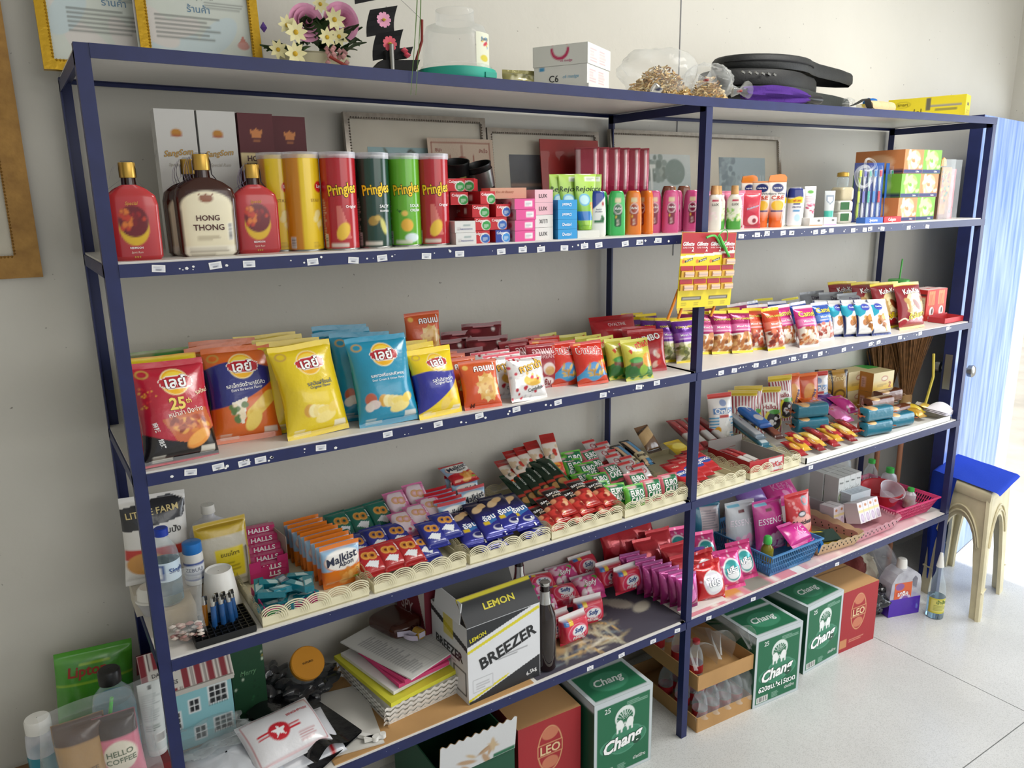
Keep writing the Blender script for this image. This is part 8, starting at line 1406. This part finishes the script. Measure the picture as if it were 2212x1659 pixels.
for i,(x,y) in enumerate(((1.68,.06),(1.69,.15),(1.68,.25),(1.76,.28))):place(bt_,(x,y,.171),(0,0,0),'small clear bottle with red label left in the upper tray','bottle','bottles left in the upper tray')
# cleaner bottle with handle, and vinegar bottle
mat('violet_liquid','#6a3fd8',.1,trans=.4,var=.05);mat('hdpe','#e2e4ee',.3,trans=.2)
cb=Kind('cleaner_bottle');ol=[(-.075,0),(.075,0),(.08,.01),(.08,.15),(.07,.185),(.045,.205),(.02,.215),(-.02,.215),(-.05,.2),(-.075,.16),(-.08,.1),(-.08,.01)]
def slab(mt_,pts,hole,t0,t1,nm):
    mb=MB(mt_);tr_=tessellate_polygon([[Vector((a,b,0)) for a,b in pts]]+([[Vector((a,b,0)) for a,b in hole]] if hole else []));al=pts+(hole or [])
    for (t,fl) in ((t0,1),(t1,-1)):mb.tris([[(al[i][0],t,al[i][1]) for i in tt[::fl]] for tt in tr_])
    for lp in (pts,hole or []):
        for i in range(len(lp)):a,b=lp[i],lp[(i+1) % len(lp)];mb.quad((a[0],t0,a[1]),(b[0],t0,b[1]),(b[0],t1,b[1]),(a[0],t1,a[1]))
    return mb.mesh(nm)
hole=[(.035,.12),(.055,.125),(.058,.17),(.045,.185),(.03,.17)]
cb.add('bottle_body',slab('frosted',ol,hole,-.038,.038,'bottle_body'));cb.add('liquid',MB('violet_liquid').box((0,0,.043),(.162,.078,.082)).mesh('liquid'));cb.add('cap',MB('white_plastic').lathe([(.021,.213),(.023,.215),(.02,.25),(.016,.255),(.001,.256)],20).mesh('cap',40))
la=Art(.1,.12,'#d8602c',.0026);la.ell(.3,.85,.25,.14,'#8a5a9c').ell(.65,.3,.35,.25,'#c8b8d8').ell(.65,.32,.2,.15,'#7a4aa0').rect(.1,.48,.9,.66,'#c8482c').text('มาจิค',.5,.57,.6,'#ffffff',bold=.05);P=np.stack([(la.X-.5)*.09-.015,-.0388+0*la.X,.04+la.Y*.12],-1);cb.add('label',MB('gloss').patch(P,la.C).mesh('label'));cb.add('lettering',la.letter(MB('print'),P).mesh('lettering'))
place(cb,(2.955,.07,0),(0,0,.3),'white handled cleaner bottle half full of violet liquid','bottle')
vl=Art(.11,.07,'#c8c03c',.003);vl.rect(.1,.1,.9,.9,'#d8d06c').small(.2,.2,.8,.6,4,'#6a7a3c').text('น้ำส้ม',.5,.78,.4,'#3a6a2c',bold=.03)
place(bottle('vinegar_bottle','clear_pet',[(.001,0),(.032,0),(.035,.005),(.035,.12),(.03,.16),(.016,.2),(.013,.22),(.013,.25)],'white_plastic',[(.0135,.235),(.016,.237),(.012,.262),(.006,.3),(.001,.301)],('water',[(.033,.004),(.033,.1)]),(vl,.0356,.03)),(3.05,-.045,0),(0,0,.4),'clear vinegar bottle with yellow label and white spout','bottle')
# sacks behind them
pmat('sack',.85,bump=.003,bscale=60)
thing('cloth_sack',crumple('cloth_sack',.2,.2,.3,'#6a2c28','sack',51,rough=.2),(2.80,.27,0),'dark red cloth sack under the shelf end','sack');thing('plastic_bag',crumple('plastic_bag',.1,.16,.26,'#c8c4b4','sack',53,rough=.25),(2.90,.24,0),'beige plastic bag tucked beside the dark red sack','bag');thing('plastic_bag',crumple('plastic_bag',.16,.12,.13,'#15161a','dark_film',55,rough=.25),(2.86,.12,0),'black plastic bag on the floor behind the cleaner bottle','bag');thing('plastic_tub',MB('frosted').lathe([(.001,0),(.07,0),(.085,.14),(.09,.145),(.09,.15)],24).mesh('plastic_tub',40),(3.0,.3,.1),'frosted tub leaning behind the cleaner bottle','tub',rot=(.9,.3,0))
# grass brooms standing bristles up between rack and door
mat('pole_wood','#b07a5c',.6);mat('broom_grass','#7a5430',.9,var=.3,vscale=50)
for i,(x,y,z,lb) in enumerate(((3.20,.38,.78,'grass broom standing upside down behind the shelf end'),(3.27,.31,.84,'grass broom standing upside down against the open door'))):
    R_=random.Random(60+i);gm=MB('broom_grass')
    for j in range(420):
        a=R_.uniform(0,2*pi);q=math.sqrt(R_.uniform(0,1));sp=.11*q;hh=R_.uniform(.4,.58)*(1-.25*q*q);px_,py_=.02*q*math.cos(a),.012*q*math.sin(a);ex_,ey_=sp*math.cos(a),.35*sp*math.sin(a)
        gm.patch(np.array([[(px_+(ex_-px_)*t**1.3+s*.0016,py_+(ey_-py_)*t**1.3,hh*t) for s in (-1,1)] for t in (0,.35,.7,1)]))
    k=Kind('grass_broom',MB('pole_wood').tube([(0,0,-z+.004),(0,0,.06)],.012,10).mesh('grass_broom',40));k.add('bristles',gm.mesh('bristle'));k.add('binding',MB('kraft').lathe([(.024,-.01),(.03,.0),(.03,.05),(.024,.06)],14,sy=.7).mesh('binding',40))
    o=place(k,(x,y,z),(0,0,.3),lb,'broom','grass brooms');[c.__setitem__('kind','stuff') for c in o.children if c.name.startswith('bristles')]
thing('yellow_strap',MB('yellow_bowl').tube([(0,0,0),(.04,0,.12),(.06,.02,.22)],.006,6).mesh('yellow_strap',50),(3.24,.2,S3+.01),'pale yellow strap hanging beside the open door','strap');bpy.data.objects['yellow_strap'].name='hanging_strap'
# stool with a blue cloth
mat('stool_plastic','#cfc5a4',.5,var=.15,vscale=9,bump=.0004,bscale=60);sk=Kind('plastic_stool');H=.575
feet=np.array([(3.15,-.18),(3.53,-.10),(3.6,.2),(3.22,.12)]);c=feet.mean(0);tt=c+.8*(feet-c);ring=[]
for i in range(4):
    a,b=tt[i],tt[(i+1) % 4];ring += [c+(a+(b-a)*q-c)*(1.03 if q == 0 else 1.07) for q in np.linspace(0,1,7)[:-1]]
ring=np.array(ring+[ring[0]])
sk.add('seat',MB('stool_plastic').patch(np.array([[(*(c+(p-c)*s),H+dz_) for p in ring] for s,dz_ in ((.98,-.05),(1.0,-.045),(1.03,-.012),(.99,0),(.9,.004),(.02,.004))])).mesh('seat',50))
for i in range(4):                       # each side is one moulded panel: two half legs joined by an arch
    fa,fb,ta,tb=feet[i],feet[(i+1) % 4],tt[i],tt[(i+1) % 4];out=np.array([(fb-fa)[1],-(fb-fa)[0]]);out=out/np.linalg.norm(out)
    def pp(s_,z_,t_):q=z_/H;p=(fa+(fb-fa)*s_)*(1-q)+(ta+(tb-ta)*s_)*q+out*t_;return (p[0],p[1],z_)
    arch=[(.15,0),(.155,.1),(.17,.2),(.2,.28)]+[(.5-.3*math.cos(t_),.28+.15*math.sin(t_)) for t_ in np.linspace(.3,pi-.3,9)]+[(.8,.28),(.83,.2),(.845,.1),(.85,0)]
    mb=MB('stool_plastic').prism([(0,0)]+arch+[(1,0),(1,H-.03),(0,H-.03)],pp,0,-.014);sub=[]
    for k_ in (.35,.62):sub.append(('moulded_rib',MB('stool_plastic').tube([pp(.5-(.33+.1*k_)*math.cos(t_),.27+(.15+.09*k_)*math.sin(t_),.003) for t_ in np.linspace(.25,pi-.25,13)],.0045,6).mesh('moulded_rib',60)))
    sub.append(('foot_band',MB('stool_plastic').bar(pp(-.01,.13,.002),pp(.155,.13,.002),.008,.006).mesh('foot_band')))
    sk.add('side_panel',mb.mesh('side_panel'),sub)
place(sk,(0,0,0),(0,0,0),'worn cream plastic stool by the open door','stool')
cl=MB('cloth');X,Y=np.meshgrid(np.linspace(-1,1,40),np.linspace(-1,1,40));R1=np.maximum(np.abs(X),np.abs(Y));
ux,uy=(tt[1]-tt[0])/np.linalg.norm(tt[1]-tt[0]),(tt[3]-tt[0])/np.linalg.norm(tt[3]-tt[0]);half=.158
lim=.155/half;Xc,Yc=np.clip(X,-.0-1.0,1.0),Y;drop=np.clip(np.abs(Y)-.93,0,1)*.5+np.clip(X-.93,0,1)*.4
px_=c[0]+half*(X*ux[0]+Y*uy[0])*1.06;py_=c[1]+half*(X*ux[1]+Y*uy[1])*1.06;Zc=H+.01+.004*_wr(X*.3,Y*.3,4,6,10,30)-drop*.25
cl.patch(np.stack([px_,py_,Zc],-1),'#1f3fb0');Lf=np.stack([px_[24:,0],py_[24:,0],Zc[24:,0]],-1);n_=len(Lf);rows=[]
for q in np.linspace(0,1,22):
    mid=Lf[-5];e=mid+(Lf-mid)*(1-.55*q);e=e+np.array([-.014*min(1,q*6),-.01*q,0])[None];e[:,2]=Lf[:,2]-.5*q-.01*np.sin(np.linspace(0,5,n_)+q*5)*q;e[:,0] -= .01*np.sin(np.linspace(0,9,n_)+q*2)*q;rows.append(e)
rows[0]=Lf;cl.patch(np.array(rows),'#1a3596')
thing('blue_cloth',cl.mesh('blue_cloth',60),(0,0,0),'royal blue cloth draped over the stool seat and hanging down','cloth')

# ================================================================ small side table at the near end with bottles and pouches
TZ=.46;tbl=Kind('side_table');tbl.add('table_top',MB('wood_top').box((0,0,TZ-.012),(.42,.36,.024)).mesh('table_top'))
for sx in (-1,1):
    for sy in (-1,1):tbl.add('leg',MB('wood_top').box((sx*.19,sy*.16,(TZ-.024)/2),(.03,.03,TZ-.024)).mesh('leg'))
place(tbl,(-.225,.25,0),(0,0,0),'small brown side table standing against the end of the rack','table')
mat('grey_teal','#3f8f9a',.12,trans=.3)
place(bottle('drink_bottle','frosted',[(.001,0),(.027,0),(.03,.005),(.03,.19),(.028,.215),(.022,.225)],'white_plastic',[(.0225,.222),(.026,.224),(.026,.25),(.024,.254),(.001,.255)],('cyan_liquid',[(.0285,.004),(.0285,.17)])),(-.235,.2,TZ),(0,0,0),'bottle of cyan liquid with white ribbed cap','bottle')
place(bottle('soap_bottle','clear_pet',[(.001,0),(.043,0),(.046,.006),(.046,.2),(.04,.235),(.02,.26),(.018,.27)],'black_plastic',[(.019,.264),(.024,.266),(.024,.295),(.021,.299),(.001,.3)],('cyan_liquid',[(.044,.004),(.044,.2),(.038,.225)])),(-.085,.2,TZ+.02),(0,0,0),'clear bottle of teal liquid with black cap','bottle')
thing('storage_carton',pbox('b',.1,.1,.019,{},'#8a2028').root,(-.085,.2,TZ),'flat red carton under the teal bottle','box')
wt=Art(.05,.17,'#d6dcda',.0026);wt.rect(.45,.9,.55,.96,'#1a1a1a').small(.2,.45,.8,.85,12,'#9aa4a4',3).barcode(.5,.12,.85,.25,4).small(.2,.3,.7,.4,3,'#3a5a4a');place(tubek('lotion_tube',wt,'#e8eae8',.036,.85,.015),(-.012,.15,TZ+.1),(0,0,.0),'white lotion tube standing beside the rack post','tube')
thing('storage_carton',pbox('b',.06,.1,.099,{},'#7a2024').root,(-.012-.01,.15,TZ),'dark red carton under the white lotion tube','box')
gp_=Art(.17,.27,'#4a9a2c',.003);gp_.rect(0,.9,1,1,'#5aa83a').text('Lipton',.4,.8,.5,'#a83020',bold=.05,shear=.1).rect(0,.7,1,.71,'#b8d838').small(.3,.86,.95,.9,1,'#b8d838');place(bag('tea_pouch',gp_,.05,.014,.003,231,.02,.3),(-.125,.335,TZ+.03),(-.12,.08,.0),'bright green tea pouch leaning on the wall','pouch')
kc_=Art(.1,.19,'#a8824c',.003);kc_.rect(0,.75,1,1,'#4a3224').small(.2,.15,.8,.35,4,'#6a5030',3).text('COFFEE',.5,.42,.5,'#6a5030');place(bag('coffee_pouch',kc_,.06,.012,.003,233,.02,.3),(-.16,.085,TZ+.095),(-.08,0,.0),'brown kraft coffee pouch inside the clear bag','pouch')
hc=Art(.085,.18,'#d8748c',.003);hc.rect(0,.72,1,1,'#3a2a24').ell(.5,.48,.4,.2,'#e8e0cc').text('HELLO',.5,.53,.62,'#5a6a4c',bold=.02).text('COFFEE',.5,.43,.7,'#5a6a4c',bold=.02).bits(.1,.02,.9,.2,6,['#e8a0b0','#f0d0d4'],.1,.05,3);place(bag('coffee_pouch',hc,.05,.012,.003,235,.02,.3,mt='film'),(-.085,.08,TZ+.095),(-.05,-.05,.1),'pink coffee pouch with a handwritten style oval label','pouch')
place(bag('plastic_bag',Art(.22,.24,'#ffffff',.008),.13,.03,.012,237,.0,.6,mt='clear_bag',wave=.03),(-.12,.085,TZ+.09),(-.03,0,.0),'clear carrier bag around the two coffee pouches','bag');thing('drinking_straw',MB('green_plastic').tube([(0,0,0),(.01,0,.1),(.03,.0,.2)],.004,8).mesh('drinking_straw',50),(-.12,.11,TZ+.1),'lime green drinking straw sticking out of the carrier bag','straw')

thing('storage_carton',pbox('b',.2,.13,.088,{},'#9c8466').root,(-.13,.085,TZ),'brown carton under the carrier bag with coffee pouches','box')
